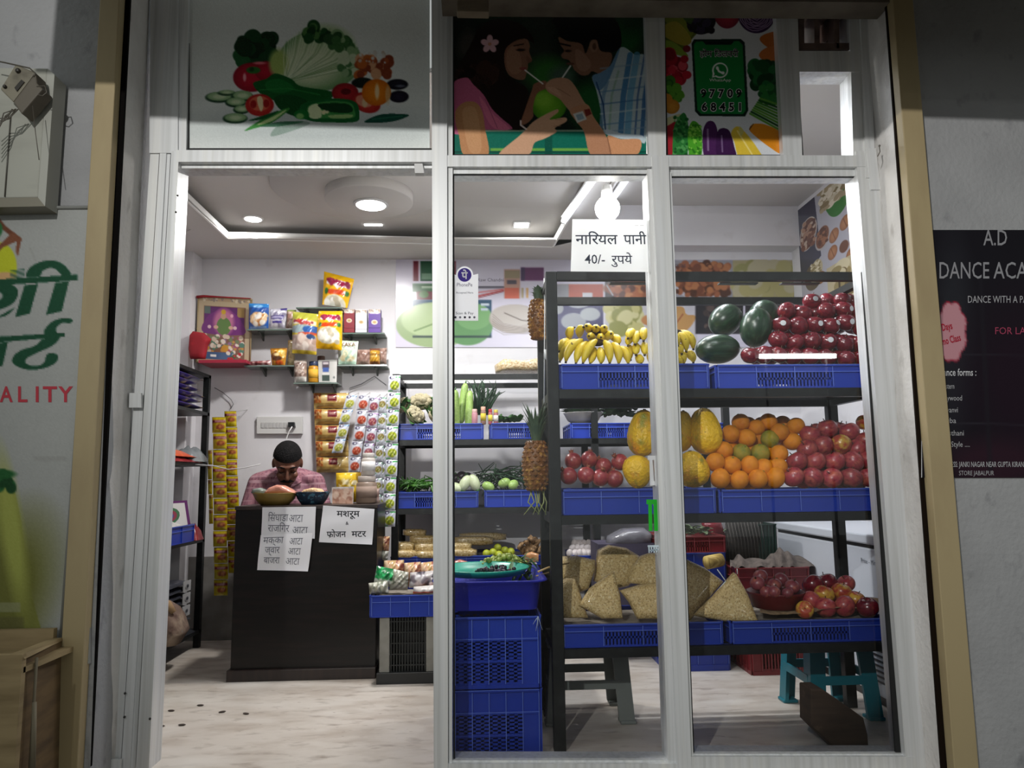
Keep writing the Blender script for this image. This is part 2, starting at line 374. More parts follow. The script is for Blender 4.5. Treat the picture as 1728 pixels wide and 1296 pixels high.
# lintel and awning above the opening
lint = pm('brown_lintel_concrete', '#6f675c', .85, layers=[('#574f45', 8, .4, .7)], bump=(40, .3))
b = MB(); L0, L1 = W(745, 4, YW), W(1500, 10, YW); flat_v = [(L0.x, YW-.02, L0.z-.0), (L1.x, YW-.02, L1.z), (L1.x, YW-.02, 3.0), (L0.x, YW-.02, 3.0)]
b.add(flat_v+[(x, y+.1, z) for x, y, z in flat_v], [(0, 1, 2, 3), (7, 6, 5, 4), (0, 4, 5, 1), (1, 5, 6, 2), (3, 2, 6, 7), (0, 3, 7, 4)]); struct(b.build('lintel', lint))
b = MB(); _t = Matrix.Rotation(radians(1.2), 4, 'Y'); b.box(-1.46, 3.4, 1.52, 1.60, 2.404, 2.95, M=_t); b.box(-1.46, 3.4, 1.52, YW, 2.95, 3.02, M=_t); struct(b.build('roof', lint))
b = MB(); c0, c1 = W(771, 22, YW-.05), W(825, 0, YW-.05); b.box(c0.x, c1.x, YW-.06, YW-.02, c0.z, c1.z+.1); tag(b.build('wood_block', pm('old_wood', '#7d715f', .8, layers=[('#5f5444', (5, 5, 30), .4, .7)]), bevel=.003), 'small weathered wooden block under the lintel above the couple poster', 'block')

# ------------------------------------------------------------ aluminium shopfront (drawn straight in the facade plane)
YA, YZ = 2.585, 2.68
def bar_px(mb, x0t, x1t, yt, x0b, x1b, yb, y0=YA, y1=YZ):
    """bar with corners measured on the facade plane"""
    a, c, d, e = W(x0t, yt, y0), W(x1t, yt, y0), W(x1b, yb, y0), W(x0b, yb, y0); D = Vector((0, y1-y0, 0))
    vs = [a, c, d, e, a+D, c+D, d+D, e+D]
    mb.add(vs, [(3, 2, 1, 0), (4, 5, 6, 7), (1, 5, 4, 0), (2, 6, 5, 1), (3, 7, 6, 2), (0, 4, 7, 3)])
b = MB()
for x0t, x1t, x0b, x1b, y0 in ((254, 269, 184, 203, .012), (270, 281, 204, 219, .006), (282, 288, 220, 228, .012), (289, 302, 229, 251, 0)):   # jamb with sliding tracks
    bar_px(b, x0t, x1t, 255, x0b, x1b, 1300, YA+y0, YZ)
bar_px(b, 254, 300, -40, 252, 300, 258, YA+.004)
bar_px(b, 300, 318, -40, 298, 314, 256, YA+.012)
bar_px(b, 298, 740, 253, 298, 740, 273, YA-.001)                         # transom over the door
bar_px(b, 300, 740, 273, 300, 740, 284, YA+.025)
bar_px(b, 728, 754, -40, 732, 756, 1300, YA-.006)               # middle mullion
bar_px(b, 754, 764, -40, 757, 763, 1300, YA+.008)
bar_px(b, 752, 1462, 262, 752, 1464, 281, YA-.002)                       # transom over the panes
bar_px(b, 758, 1100, 281, 760, 1100, 293, YA+.02); bar_px(b, 1122, 1455, 283, 1124, 1456, 297, YA+.02)
bar_px(b, 1092, 1122, -40, 1122, 1144, 1300, YA-.006) if False else None
bar_px(b, 1100, 1128, 264, 1144, 1167, 1300, YA-.006)            # second mullion
bar_px(b, 1092, 1101, 285, 1128, 1145, 1300, YA+.010); bar_px(b, 1127, 1133, 290, 1166, 1171, 1300, YA+.010)
bar_px(b, 1086, 1121, -40, 1095, 1124, 264, YA+.004)
bar_px(b, 1306, 1344, -40, 1322, 1354, 268, YA)
bar_px(b, 1336, 1456, 86, 1340, 1456, 121, YA+.002)
bar_px(b, 1432, 1452, -40, 1440, 1464, 268, YA+.006); bar_px(b, 1450, 1464, -40, 1462, 1478, 300, YA-.004)
bar_px(b, 1444, 1479, 255, 1530, 1566, 1300, YA)                 # right jamb
bar_px(b, 1462, 1478, 250, 1470, 1486, 320, YA-.006, YA+.02)
bar_px(b, 745, 1150, 1289, 745, 1150, 1312, YA-.002); bar_px(b, 1145, 1545, 1277, 1150, 1545, 1312, YA-.002)   # sill
bar_px(b, 760, 1140, 1283, 760, 1140, 1292, YA+.014); bar_px(b, 1165, 1535, 1272, 1165, 1535, 1280, YA+.014)
win = struct(b.build('window_1', alu_m))
b = MB()                                                        # black gaskets round the panes
for q in ((316, 319, -40, 316, 319, 255), (316, 728, 250, 316, 728, 253.5), (763, 766, -40, 765, 768, 1286), (763, 1098, 260, 763, 1098, 263), (1089, 1092, -40, 1096, 1099, 262), (1118, 1121, -40, 1124, 1127, 262),
          (1120, 1330, 261, 1120, 1330, 264), (1316, 1319, -40, 1322, 1326, 264), (1344, 1347, 121, 1353, 1356, 264), (1344, 1436, 121, 1344, 1436, 124), (1434, 1437, 121, 1443, 1446, 266), (763, 1094, 293, 763, 1094, 295),
          (1130, 1448, 297, 1130, 1448, 299), (1094, 1096, 295, 1131, 1133, 1286), (1131, 1133, 298, 1170, 1172, 1276), (1443, 1450, 298, 1512, 1532, 1276)):
    x0, x1, y0, x2, x3, y1 = q; bar_px(b, x0, x1, y0, x2, x3, y1, YA+.026, YA+.034)
tag(b.build('gasket', dark_m, parent=win))
GL = glassmat('window_glass', (.91, .93, .94))
def pane(name, pts, Y=YF):
    mb = MB(); vs = [W(x, y, Y) for x, y in pts]; D = Vector((0, .004, 0)); n = len(vs)
    mb.add(vs, [tuple(range(n-1, -1, -1))]); return struct(mb.build(name, GL))
pane('window_2', ((760, 288), (1098, 288), (1136, 1290), (760, 1290))); pane('window_3', ((1128, 292), (1452, 292), (1532, 1282), (1168, 1282))); pane('window_4', ((1344, 120), (1438, 120), (1448, 268), (1352, 268)))
b = MB()
bar_px(b, 217, 238, 663, 217, 238, 688, YA-.012, YA); bar_px(b, 182, 204, 1282, 180, 202, 1300, YA-.012, YA)
tag(b.build('hinge_clip', alu_m, parent=win, bevel=.001))
b = MB()
for x, y in ((300, 330), (297, 358), (224, 678), (229, 672), (211, 1170), (253, 1213), (210, 1210)): b.ell(W(x, y, YA-.002), .004, '#2a2a28')
b.build('screw', SATIN, parent=win)
b = MB(); bar_px(b, 699, 713, 275, 700, 716, 292, YA+.01, YA+.04); tag(b.build('latch', SATIN, parent=win, bevel=.001))
# hollow vent blocks at the top of the right side light
b = MB(); v0 = lambda x, y: W(x, y, 2.66)
for x in (1352, 1378, 1411, 1438): bar_px(b, x-5, x+5, -20, x-3, x+6, 82, 2.60, 2.72)
for x0, x1 in ((1352, 1378), (1378, 1411), (1411, 1440)):
    bar_px(b, x0, x1, 72, x0, x1, 84, 2.60, 2.72); bar_px(b, x0, x1, -20, x0, x1, 22, 2.62, 2.72)
    pts = [v0(x0+(x1-x0)*.5+9*sin(t*3.0), 20+54*t) for t in np.linspace(0, 1, 10)]; b.tube(pts, .008, 8)
bar_px(b, 1346, 1444, -20, 1346, 1444, 84, 2.74, 2.78)
struct(b.build('trim_6', pm('vent_block_clay', '#6d5a54', .35, spec=.6, layers=[('#3f2f2c', 12, .4, .7)]), bevel=.002))

# ------------------------------------------------------------ ceiling lamps
GLOW = pm('lamp_diffuser', '#ffffff', emit=('#ffffff', 7)); GLOWC = pm('tube_glow', '#ffffff', emit=('#f0f4ff', 8))
dc = Z(623, 342, 2.50)
t = thing('ceiling_lamp', 'large round ceiling medallion with a bright round lamp in its centre', 'lamp', dc)
b = MB(); b.lathe([(.235, 2.50), (.238, 2.505), (.238, 2.565)], 48, (dc.x, dc.y, 0)); b.build('medallion', ceil_m, t)
b = MB(); d2 = Z(626, 346, 2.494); b.lathe([(.082, 2.492), (.078, 2.488), (0, 2.487)], 32, (d2.x, d2.y, 0)); b.build('diffuser', GLOW, t)
b = MB(); b.lathe([(.095, 2.499), (.095, 2.494), (.083, 2.491)], 32, (d2.x, d2.y, 0)); b.build('lamp_rim', SATIN, t)
b = MB(); c2 = Z(600, 322, 2.56)
for r0, r1, z in ((.0, .46, 2.555),): b.lathe([(.46, 2.575), (.46, z), (0.0, z)], 48, (c2.x+.02, c2.y-.02, 0))
struct(b.build('trim_7', ceil_m))
def downlight(px, py, square, label):
    c = Z(px, py, ZT-.004); t = thing('downlight', label, 'lamp', c, 'small downlights in the raised ceiling'); mb = MB('#e8e8e6')
    n = 4 if square else 28; ph = pi/4 if square else 0; k = 1.25 if square else 1
    mb.lathe([(.062*k, ZT-.001), (.06*k, ZT-.008), (.05*k, ZT-.009)], n, (c.x, c.y, 0), smooth=False, M=Matrix.Rotation(ph, 3, 'Z')); mb.build('lamp_rim', SATIN, t)
    mb = MB(); mb.lathe([(.049*k, ZT-.010), (0.0, ZT-.0108)], n, (c.x, c.y, 0), smooth=False, M=Matrix.Rotation(ph, 3, 'Z')); mb.build('diffuser', GLOW, t)
downlight(427, 369, False, 'small round ceiling downlight above the framed picture and snack shelves'); downlight(880, 379, True, 'small square ceiling downlight above the hanging pineapples')
c = Z(630, 379, ZT); b = MB(); b.box(c.x-.055, c.x+.055, c.y-.01, c.y+.01, ZT-.006, ZT); tag(b.build('led_strip', GLOW), 'short bright LED strip in the ceiling behind the round medallion', 'lamp')
def tube_light(a, c, label, drop=.0):
    t = thing('tube_light', label, 'lamp', a, 'tube lights over the fruit rack'); d = (c-a).normalized(); mb = MB()
    mb.tube([a, c], .017, 12); mb.build('tube', GLOWC, t)
    mb = MB('#e6e6e6'); up = Vector((0, 0, .024)); mb.tube([a+up-d*.01, c+up+d*.01], .014, 6); mb.build('batten', SATIN, t)
    for p, q in ((a, -1), (c, 1)):
        mb = MB('#d5d5d5'); mb.tube([p+d*q*.0, p+d*q*.02], .016, 10); mb.tube([p+d*q*.01, p+d*q*.01+up], .008, 6); mb.build('end_cap', SATIN, t)
tube_light(Z(1006, 296, 2.452), Z(952, 372, 2.452), 'white tube light along the edge of the false ceiling')
tube_light(Z(1062, 296, 2.79), Z(1030, 342, 2.79), 'white tube light hung out beside the round bulb')
BULB = pm('bulb_glow', '#ffffff', emit=('#fffaf2', 120)); c = W(1025, 352, 2.98); t = thing('light_bulb', 'round white glowing bulb above the coconut water notice', 'bulb', c)
b = MB(); b.ell(c, .052, nu=20, nv=12); b.build('bulb_globe', BULB, t)
b = MB('#e8e8e8'); b.tube([c+Vector((0, 0, .048)), c+Vector((0, 0, .10))], [.026, .02], 14); b.tube([c+Vector((0, 0, .10)), Vector((c.x, c.y, ZS))], .004, 6); b.build('lamp_holder', SATIN, t)
b = MB('#dddddd'); p = [Z(714, 286, ZT-.01)]+[W(722+i*4, 290+i*i*.6, 4.2) for i in range(1, 9)]; b.tube(p[1:], .004, 6); tag(b.build('wire', SATIN), 'thin white wire looping from the ceiling by the middle mullion', 'wire')

# a tube light burning across the lane: the panes mirror it as a bright streak
def mirror(px, py, y2):
    g_ = W(px, py, YF); d = (g_-CAM).normalized(); return g_+Vector((d.x, -d.y, d.z))*((YF-y2)/d.y)
a_, c_ = mirror(1282, 601, -4.2), mirror(1410, 601, -4.2); c_.z = a_.z = (a_.z+c_.z)/2
t = thing('tube_light', 'tube light of the stall across the lane, seen mirrored over the dark red apples', 'lamp', a_)
b = MB(); b.tube([a_, c_], .035, 10); b.build('tube', pm('lane_tube_glow', '#ffffff', emit=('#ffffff', 26)), t)
b = MB('#8a8a88'); b.box(a_.x-.05, c_.x+.05, a_.y-.09, a_.y-.05, a_.z-.02, a_.z+.06)
for x in (a_.x+.1, c_.x-.1): b.tube([(x, a_.y-.07, a_.z), (x, a_.y-.07, -.10)], .02, 6)
b.build('batten', SATIN, t)
# ============================================================ printed panels above the opening
def panel(name, label, cat, cv, mp, mat, thick=.004, texts=(), kids=(), lift=Vector((0, -.0012, 0))):
    """a flat printed sheet: painted face, lettering, and its own thickness behind"""
    mb = MB('#d8d8d8'); cv.onto(mb, mp); D = Vector((0, thick, 0)) if lift.x == 0 else -lift.normalized()*thick
    q = [mp(cv.x0, cv.y0), mp(cv.x1, cv.y0), mp(cv.x1, cv.y1), mp(cv.x0, cv.y1)]; q2 = [p+D for p in q]
    e = -lift.normalized()*.0004
    mb.add([p+e for p in q]+q2, [(7, 6, 5, 4), (0, 4, 5, 1), (1, 5, 6, 2), (2, 6, 7, 3), (3, 7, 4, 0)])
    for tx in texts:
        write(mb, tx[0], mp, *tx[1:5], **dict(tx[5] if len(tx) > 5 else {}, lift=lift))
    return tag(mb.build(name, mat), label, cat)

# --- vegetables on white
c = Cv(58, -60, 1597, 962, 300, '#e3e8e6')
m = cropmap(300, 0, 3.757, YF-.004)
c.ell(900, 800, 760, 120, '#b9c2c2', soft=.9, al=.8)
c.blobs(400, 245, 600, 400, ['#123f22', '#0c3019', '#1f5a30', '#0a2613'], 46, 42, 2)
c.ell(470, 490, 118, 92, '#c01a34', c2='#8e0f26'); c.ell(560, 450, 70, 62, '#b5172f', c2='#8a0f22'); c.ell(480, 445, 45, 22, '#2c6e2c'); c.ell(470, 440, 16, 14, '#173f1a'); c.ell(425, 490, 10, 25, '#f0a0aa'); c.ell(520, 400, 40, 9, '#e0707c')
c.ell(900, 385, 262, 190, '#a9c493', soft=.04, c2='#6f9a66'); c.ell(930, 310, 190, 150, '#b8cfa2', soft=.3); c.ell(820, 420, 190, 120, '#cfdcb6', soft=.6); c.ell(640, 400, 60, 85, '#a8bf6a', soft=.5)
g = random.Random(4)
for i in range(34):
    a = -2.6+i*.085; c.line([(690+g.uniform(-20, 20), 520), (800+150*cos(a)+i*3, 430+90*sin(a)), (880+260*cos(a)+20, 380+200*sin(a))], 5, g.choice(['#dfe8cc', '#7fa26e', '#e6eed6', '#6f9562']), .7)
c.blobs(800, 165, 960, 250, ['#1d4f26', '#0f3a1b', '#4c7c40'], 26, 30, 5); c.blobs(960, 210, 1100, 330, ['#3c6b3a', '#86a878', '#274f2b'], 22, 28, 6); c.blobs(1030, 330, 1120, 480, ['#8fb083', '#c3d3b0', '#4f7c4c'], 18, 24, 7)
c.blobs(1140, 370, 1340, 480, ['#a8532e', '#c0662f', '#8a3f26', '#d8a27a'], 50, 24, 8); c.blobs(1150, 330, 1320, 400, ['#d8d4ce', '#c9b8a8'], 20, 8, 9)
c.ell(1390, 535, 68, 34, '#1d1f2e', c2='#0d0f18'); c.ell(1170, 525, 70, 34, '#15211d'); c.ell(1400, 612, 62, 38, '#241f33', c2='#120f1c'); c.ell(1410, 545, 30, 8, '#8d95a5', al=.6)
for x, y, rx, ry in ((262, 612, 86, 34), (310, 585, 55, 16), (410, 605, 68, 34), (368, 645, 66, 30), (405, 690, 52, 26), (365, 745, 78, 32)):
    c.ell(x, y+5, rx, ry, '#10371f'); c.ell(x+3, y-2, rx*.9, ry*.82, '#a9c79a', c2='#8bb07c'); c.ell(x+3, y, rx*.45, ry*.4, '#cbdcb4', soft=.6)
c.poly([(480, 525), (560, 500), (620, 465), (720, 500), (780, 545), (960, 575), (990, 600), (930, 650), (820, 665), (700, 670), (620, 640), (560, 610), (510, 580)], '#0f5a26'); c.poly([(560, 520), (650, 500), (740, 560), (650, 590), (570, 570)], '#1d7a35', al=.7); c.line([(520, 570), (700, 560), (900, 600)], 6, '#2e8c3e', .8)
c.poly([(610, 620), (700, 600), (820, 640), (790, 740), (660, 700)], '#0c4a20')
c.ell(1060, 588, 84, 62, '#b5252c', c2='#851620'); c.ell(1065, 580, 32, 20, '#5f0f17'); c.ell(1195, 650, 92, 62, '#c6392f', rot=20, c2='#a31f22'); c.ell(1180, 640, 55, 36, '#d98a70', rot=20); c.ell(1185, 650, 18, 30, '#e0c098')
c.ell(1258, 585, 92, 84, '#e8861b', c2='#c9650f'); c.ell(1262, 580, 14, 48, '#f3d3a0', soft=.6); c.ell(1330, 600, 16, 60, '#d9c39a', al=.6, soft=.5)
c.poly([(790, 660), (900, 630), (1040, 625), (1130, 650), (1150, 720), (1130, 770), (960, 775), (840, 765), (770, 730)], '#12602c'); c.poly([(830, 670), (960, 640), (1090, 650), (1120, 700), (1110, 745), (960, 750), (840, 735)], '#3f8f45')
c.poly([(830, 680), (890, 660), (910, 740), (840, 745)], '#d5e2b4'); c.poly([(890, 660), (1060, 655), (1110, 690), (1080, 715), (950, 705)], '#0c3a1c'); c.blobs(900, 700, 960, 715, ['#e3e0b0'], 8, 9, 3); c.poly([(960, 730), (1100, 725), (1090, 745), (980, 748)], '#9fc27e')
c.ell(785, 725, 48, 30, '#16702e'); c.ell(775, 735, 24, 18, '#7fb56a')
c.ell(520, 665, 90, 70, '#c9352b', c2='#b01f20'); c.ell(520, 655, 64, 46, '#d96a4d'); c.poly([(505, 620), (530, 610), (545, 660), (530, 705), (510, 665)], '#ecd6a8'); c.ell(480, 660, 20, 26, '#a01c1c'); c.ell(562, 655, 20, 26, '#a01c1c')
c.poly([(425, 825), (560, 740), (690, 685), (700, 700), (600, 775), (480, 815)], '#3b8a3a'); c.poly([(500, 790), (620, 730), (690, 695), (600, 765)], '#c7dd9a'); c.poly([(445, 765), (530, 735), (640, 700), (560, 750)], '#15532a')
c.poly([(590, 862), (640, 790), (760, 765), (840, 780), (720, 830)], '#8fa39a'); c.poly([(520, 800), (650, 770), (800, 770), (640, 800)], '#2e6b48', al=.8)
c.poly([(1180, 770), (1280, 725), (1400, 720), (1465, 730), (1380, 765), (1260, 778)], '#0f4a3c'); c.line([(1230, 755), (1420, 735)], 6, '#2a7358')
c.grain(.012)
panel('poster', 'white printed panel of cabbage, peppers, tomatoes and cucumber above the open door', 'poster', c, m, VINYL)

# --- couple sharing a green coconut
c = Cv(92, -40, 1515, 1128, 300, '#0e1a15'); m = cropmap(740, 0, 4.32, YF-.004)
c.ell(700, 330, 160, 420, '#2b352c', soft=.9, al=.8); c.ell(800, 540, 150, 120, '#2f6a2c', soft=.9); c.ell(1380, 260, 120, 160, '#1f5a2e', soft=.9); c.ell(1400, 120, 110, 120, '#153d24', soft=.9); c.ell(1110, 760, 160, 170, '#1c5a2b', soft=.9); c.ell(430, 90, 220, 80, '#10301d', soft=.9); c.ell(220, 330, 90, 120, '#3c3a36', soft=.9); c.ell(900, 560, 90, 80, '#3f5a4c', soft=.9)
c.rect(60, 952, 1560, 1200, '#0e6a58'); c.rect(60, 945, 1560, 958, '#8aa38f'); c.rect(380, 1078, 1130, 1098, '#7fb648', .85); c.rect(775, 958, 830, 1200, '#0a5446'); c.rect(60, 1100, 1560, 1112, '#0a4a3e')
# woman
c.poly([(92, 610), (150, 480), (240, 320), (300, 200), (420, 140), (560, 160), (660, 230), (700, 320), (660, 300), (560, 330), (510, 420), (500, 560), (640, 640), (660, 800), (640, 930), (520, 940), (430, 880), (330, 700), (250, 580)], '#1e1413'); c.blobs(150, 480, 420, 620, ['#2a1a17', '#18100f', '#33201b'], 26, 40, 3)
c.poly([(490, 360), (560, 300), (640, 285), (665, 330), (662, 380), (682, 440), (655, 460), (650, 500), (640, 540), (625, 578), (570, 578), (510, 540), (482, 460)], '#8a6350'); c.poly([(500, 380), (560, 330), (600, 420), (600, 520), (540, 540), (500, 480)], '#a0765f', al=.8); c.ell(600, 365, 32, 10, '#2a1a18'); c.line([(550, 335), (620, 322)], 8, '#1f1412'); c.ell(618, 500, 26, 12, '#8c4a46'); c.poly([(640, 410), (682, 440), (650, 460)], '#7a5444')
c.poly([(490, 560), (560, 590), (540, 700), (430, 760), (380, 640)], '#1a1212')
for k in range(5): a = k*1.256-.3; c.ell(375+38*cos(a), 322+38*sin(a), 30, 22, '#d9aeb8', rot=a*57.3)
c.ell(375, 322, 12, 12, '#c58a70')
c.poly([(92, 640), (200, 565), (260, 620), (330, 690), (390, 790), (460, 860), (540, 935), (440, 945), (340, 945), (92, 960)], '#c4648a'); c.poly([(300, 700), (400, 830), (520, 935), (420, 940), (350, 860)], '#e07a9a', al=.8); c.line([(340, 720), (430, 930)], 5, '#a04c70')
c.poly([(130, 800), (190, 745), (270, 745), (320, 810), (340, 930), (362, 1130), (190, 1130), (150, 980), (125, 880)], '#c08a60'); c.poly([(180, 800), (260, 780), (300, 900), (310, 1100), (230, 1100), (190, 940)], '#cf9d72', al=.8)
# coconut, straws, hands
c.ell(805, 765, 128, 118, '#6fae2c', c2='#3f7d1a'); c.ell(760, 720, 70, 60, '#8cc63f', soft=.8, al=.8)
c.poly([(680, 660), (700, 610), (780, 590), (790, 640), (720, 680), (690, 780), (690, 850), (640, 900), (600, 900), (630, 800)], '#8d5f4a')
c.line([(632, 512), (760, 610)], 10, '#e8e6e0'); c.line([(962, 480), (890, 585)], 10, '#e2e4e0')
c.poly([(780, 620), (830, 575), (930, 570), (990, 620), (1060, 740), (1100, 790), (1010, 860), (940, 790), (880, 720), (800, 670)], '#b98d72'); c.line([(800, 640), (880, 650), (960, 700)], 4, '#8a6450'); c.poly([(790, 640), (850, 640), (900, 700), (860, 690)], '#c99c82')
c.poly([(440, 1128), (600, 980), (700, 880), (850, 800), (872, 815), (810, 870), (920, 855), (930, 885), (850, 930), (860, 960), (770, 1010), (700, 1040), (650, 1128)], '#d0a384'); c.line([(850, 870), (900, 870)], 4, '#a07a60'); c.line([(840, 920), (890, 915)], 4, '#a07a60'); c.line([(600, 880), (600, 910), (640, 940)], 12, '#e8d8d4')
# man
c.poly([(830, 150), (900, 90), (1050, 60), (1200, 80), (1310, 180), (1330, 330), (1270, 380), (1180, 370), (1150, 300), (1090, 300), (1080, 390), (1050, 350), (1010, 310), (940, 290), (880, 260), (860, 200)], '#0b0b10')
c.poly([(875, 270), (940, 300), (1040, 320), (1070, 390), (1100, 330), (1150, 290), (1180, 370), (1260, 390), (1250, 470), (1190, 540), (1120, 520), (1090, 545), (1040, 548), (990, 510), (975, 480), (950, 440), (905, 425), (895, 400), (915, 370), (890, 330)], '#84604d'); c.poly([(1000, 360), (1070, 400), (1110, 470), (1070, 520), (1010, 490)], '#9a7460', al=.8); c.line([(880, 318), (960, 335)], 12, '#17110f'); c.ell(945, 372, 24, 9, '#2a1d18'); c.ell(960, 465, 30, 9, '#5c3b30'); c.ell(1130, 335, 32, 46, '#93705c'); c.ell(1135, 340, 14, 24, '#5c4034')
c.poly([(1120, 560), (1180, 530), (1250, 480), (1330, 345), (1430, 400), (1515, 450), (1515, 1000), (1430, 1010), (1230, 980), (1200, 940), (1180, 800), (1150, 660)], '#b9cbd2')
for i, (x, w, k) in enumerate(((1190, 26, '#6f93b4'), (1250, 16, '#8fb0a0'), (1335, 40, '#2f6fa8'), (1385, 46, '#5fa0c8'), (1440, 14, '#41649a'), (1490, 30, '#2b5f9a'))): c.line([(x+60, 400 if i > 1 else 520), (x+10, 700), (x-10, 990)], w, k, .75)
for y, k in ((470, '#8aa6c0'), (560, '#dfe8e8'), (640, '#5b86b0'), (730, '#3f6a9c'), (800, '#d9e6e6'), (880, '#5b86b0'), (935, '#88a8c4')): c.line([(1180, y+30), (1515, y-10)], 12, k, .55)
c.poly([(1120, 560), (1180, 530), (1250, 480), (1290, 400), (1320, 360), (1250, 560), (1170, 660)], '#5d86ac', al=.9); c.line([(1150, 600), (1200, 760), (1215, 940)], 10, '#2a4a78')
c.poly([(1110, 540), (1190, 540), (1230, 600), (1205, 760), (1150, 640)], '#0f1f1c', al=0)
c.poly([(1225, 940), (1330, 970), (1480, 985), (1470, 1018), (1330, 1010), (1228, 980)], '#c9d8e2')
c.poly([(1230, 990), (1330, 1012), (1470, 1018), (1440, 1128), (1255, 1128)], '#d69a70')
c.poly([(960, 800), (1080, 760), (1130, 850), (1220, 990), (1255, 1128), (1110, 1128), (1060, 960), (1000, 880)], '#bb8767'); c.line([(1230, 1000), (1255, 1128)], 6, '#8a5c44')
c.poly([(1060, 800), (1100, 790), (1115, 830), (1075, 850)], '#7a2f2a', sm=False); c.poly([(980, 830), (1050, 808), (1080, 868), (1010, 895)], '#cfd0cc', sm=False); c.poly([(1000, 838), (1045, 824), (1063, 862), (1016, 878)], '#8fa3b0', sm=False)
c.grain(.012)
panel('poster', 'printed panel of a man and woman sharing a green coconut through straws', 'poster', c, m, VINYL)

# --- home delivery
c = Cv(100, 0, 866, 992, 230, '#d6dae0'); m = cropmap(1090, 0, 3.757, YF-.004)
c.poly([(100, 40), (300, 60), (360, 160), (300, 240), (220, 330), (100, 330)], '#5d6a24'); c.poly([(110, 60), (200, 40), (300, 190), (250, 240), (120, 130)], '#7f8a2c'); c.poly([(110, 170), (200, 140), (290, 250), (240, 290), (120, 230)], '#a89a3a'); c.poly([(110, 260), (180, 270), (260, 340), (250, 360), (120, 320)], '#86a03a')
c.ell(350, 120, 95, 100, '#1e1a2a', c2='#100d18'); c.blobs(290, 90, 420, 200, ['#2d2540', '#15121e'], 20, 24, 2); c.poly([(200, 40), (310, 40), (290, 150), (240, 120)], '#3d5a26')
c.ell(515, 90, 82, 92, '#b82a44', c2='#7c1a34'); c.ell(500, 60, 34, 30, '#d2586c', soft=.8)
c.ell(700, 90, 118, 122, '#3a1f4a'); g = random.Random(3)
for r in range(10, 112, 11): c.line([(700+(r+g.uniform(-5, 5))*cos(a), 85+(r+g.uniform(-5, 5))*sin(a)) for a in np.linspace(0, 6.3, 22)], 4.5, '#b59cc0')
c.poly([(720, 250), (760, 215), (860, 205), (860, 330), (770, 300)], '#c8702e'); c.poly([(715, 350), (770, 300), (870, 300), (870, 390), (770, 395)], '#d0763a')
c.blobs(110, 340, 235, 500, ['#a3162c', '#c42a3e', '#7f1022', '#d24a58'], 22, 34, 4); c.ell(260, 475, 30, 26, '#b71e34'); c.ell(210, 510, 28, 26, '#b71e34'); c.ell(245, 375, 26, 24, '#a3162c'); c.ell(260, 310, 24, 22, '#7c1f30')
c.blobs(110, 510, 225, 640, ['#3f7a26', '#5a9a30', '#2c5a1c'], 30, 26, 5); c.ell(165, 675, 50, 46, '#d09038', c2='#b07428'); c.ell(130, 630, 40, 38, '#c88430')
c.blobs(680, 400, 850, 560, ['#12502a', '#0c3c1f', '#1d6a36'], 60, 30, 6); c.blobs(730, 540, 850, 640, ['#1a5a2c', '#2d7a38'], 26, 24, 7)
for i in range(9): c.line([(660+i*8, 720-i*12), (860, 830-i*20)], 13, g.choice(['#3f7f2e', '#2a6424', '#5f9a3c', '#1f5220']))
c.poly([(110, 790), (190, 770), (180, 960), (110, 990)], '#a02630'); c.poly([(110, 760), (220, 720), (180, 770), (120, 800)], '#c9c79a')
c.poly([(170, 960), (180, 800), (235, 715), (265, 760), (270, 900), (255, 992), (175, 992)], '#2c7a38'); c.blobs(180, 740, 262, 980, ['#4f9a52', '#1d5a2a'], 60, 9, 8)
c.poly([(272, 970), (268, 830), (300, 765), (350, 810), (358, 920), (345, 992), (280, 992)], '#4fa52c'); c.blobs(275, 790, 350, 980, ['#86cc4c', '#2f7a1f'], 60, 8, 9)
c.poly([(372, 992), (360, 850), (385, 775), (430, 772), (455, 840), (452, 992)], '#4a2456'); c.line([(392, 820), (395, 950)], 12, '#a28ab0', .7); c.poly([(455, 992), (450, 850), (480, 812), (530, 830), (560, 930), (565, 992)], '#3d1d4a'); c.line([(480, 860), (485, 960)], 10, '#8f78a0', .7)
c.poly([(560, 900), (540, 840), (580, 800), (640, 850), (720, 960), (735, 1010), (600, 1010)], '#dfc040'); c.line([(580, 830), (680, 990)], 10, '#f0dc80'); c.poly([(590, 800), (620, 830), (600, 860)], '#c9c070')
c.poly([(655, 820), (680, 785), (760, 790), (860, 850), (860, 970), (780, 930), (690, 860)], '#dc8a1e'); c.line([(665, 800), (655, 820), (680, 785)], 5, '#40301a')
c.grain(.01)
ph = [(294, 300), (320, 248), (590, 248), (625, 275), (632, 400), (648, 690), (620, 735), (345, 735), (315, 700)]
c.poly([(290, 275), (305, 250), (600, 248), (626, 270), (648, 700), (628, 738), (340, 735), (312, 705)], '#0f2a20', sm=False); c.poly([(304, 285), (320, 264), (590, 262), (612, 284), (632, 696), (615, 722), (350, 720), (327, 695)], '#15803c', sm=False); c.poly([(360, 262), (560, 262), (540, 284), (380, 284)], '#0c1f18', sm=False)
c.ell(470, 446, 50, 49, '#eef3ee'); c.poly([(424, 460), (420, 492), (460, 482)], '#eef3ee', sm=False); c.ell(471, 446, 41, 40, '#15803c'); c.poly([(436, 466), (430, 483), (450, 476)], '#15803c', sm=False)
c.line([(452, 428), (462, 452), (490, 466)], 12, '#eef3ee'); c.ell(453, 432, 9, 11, '#eef3ee'); c.ell(488, 462, 11, 9, '#eef3ee')
def outl(s, x, y, sz, wd, b0=.075, b1=.028): return [(s, x+wd/2, y, sz, '#f2f2f2', dict(bold=b0, align='C', stack=1)), (s, x+wd/2, y, sz, '#10181a', dict(bold=b1, align='C', stack=2))]
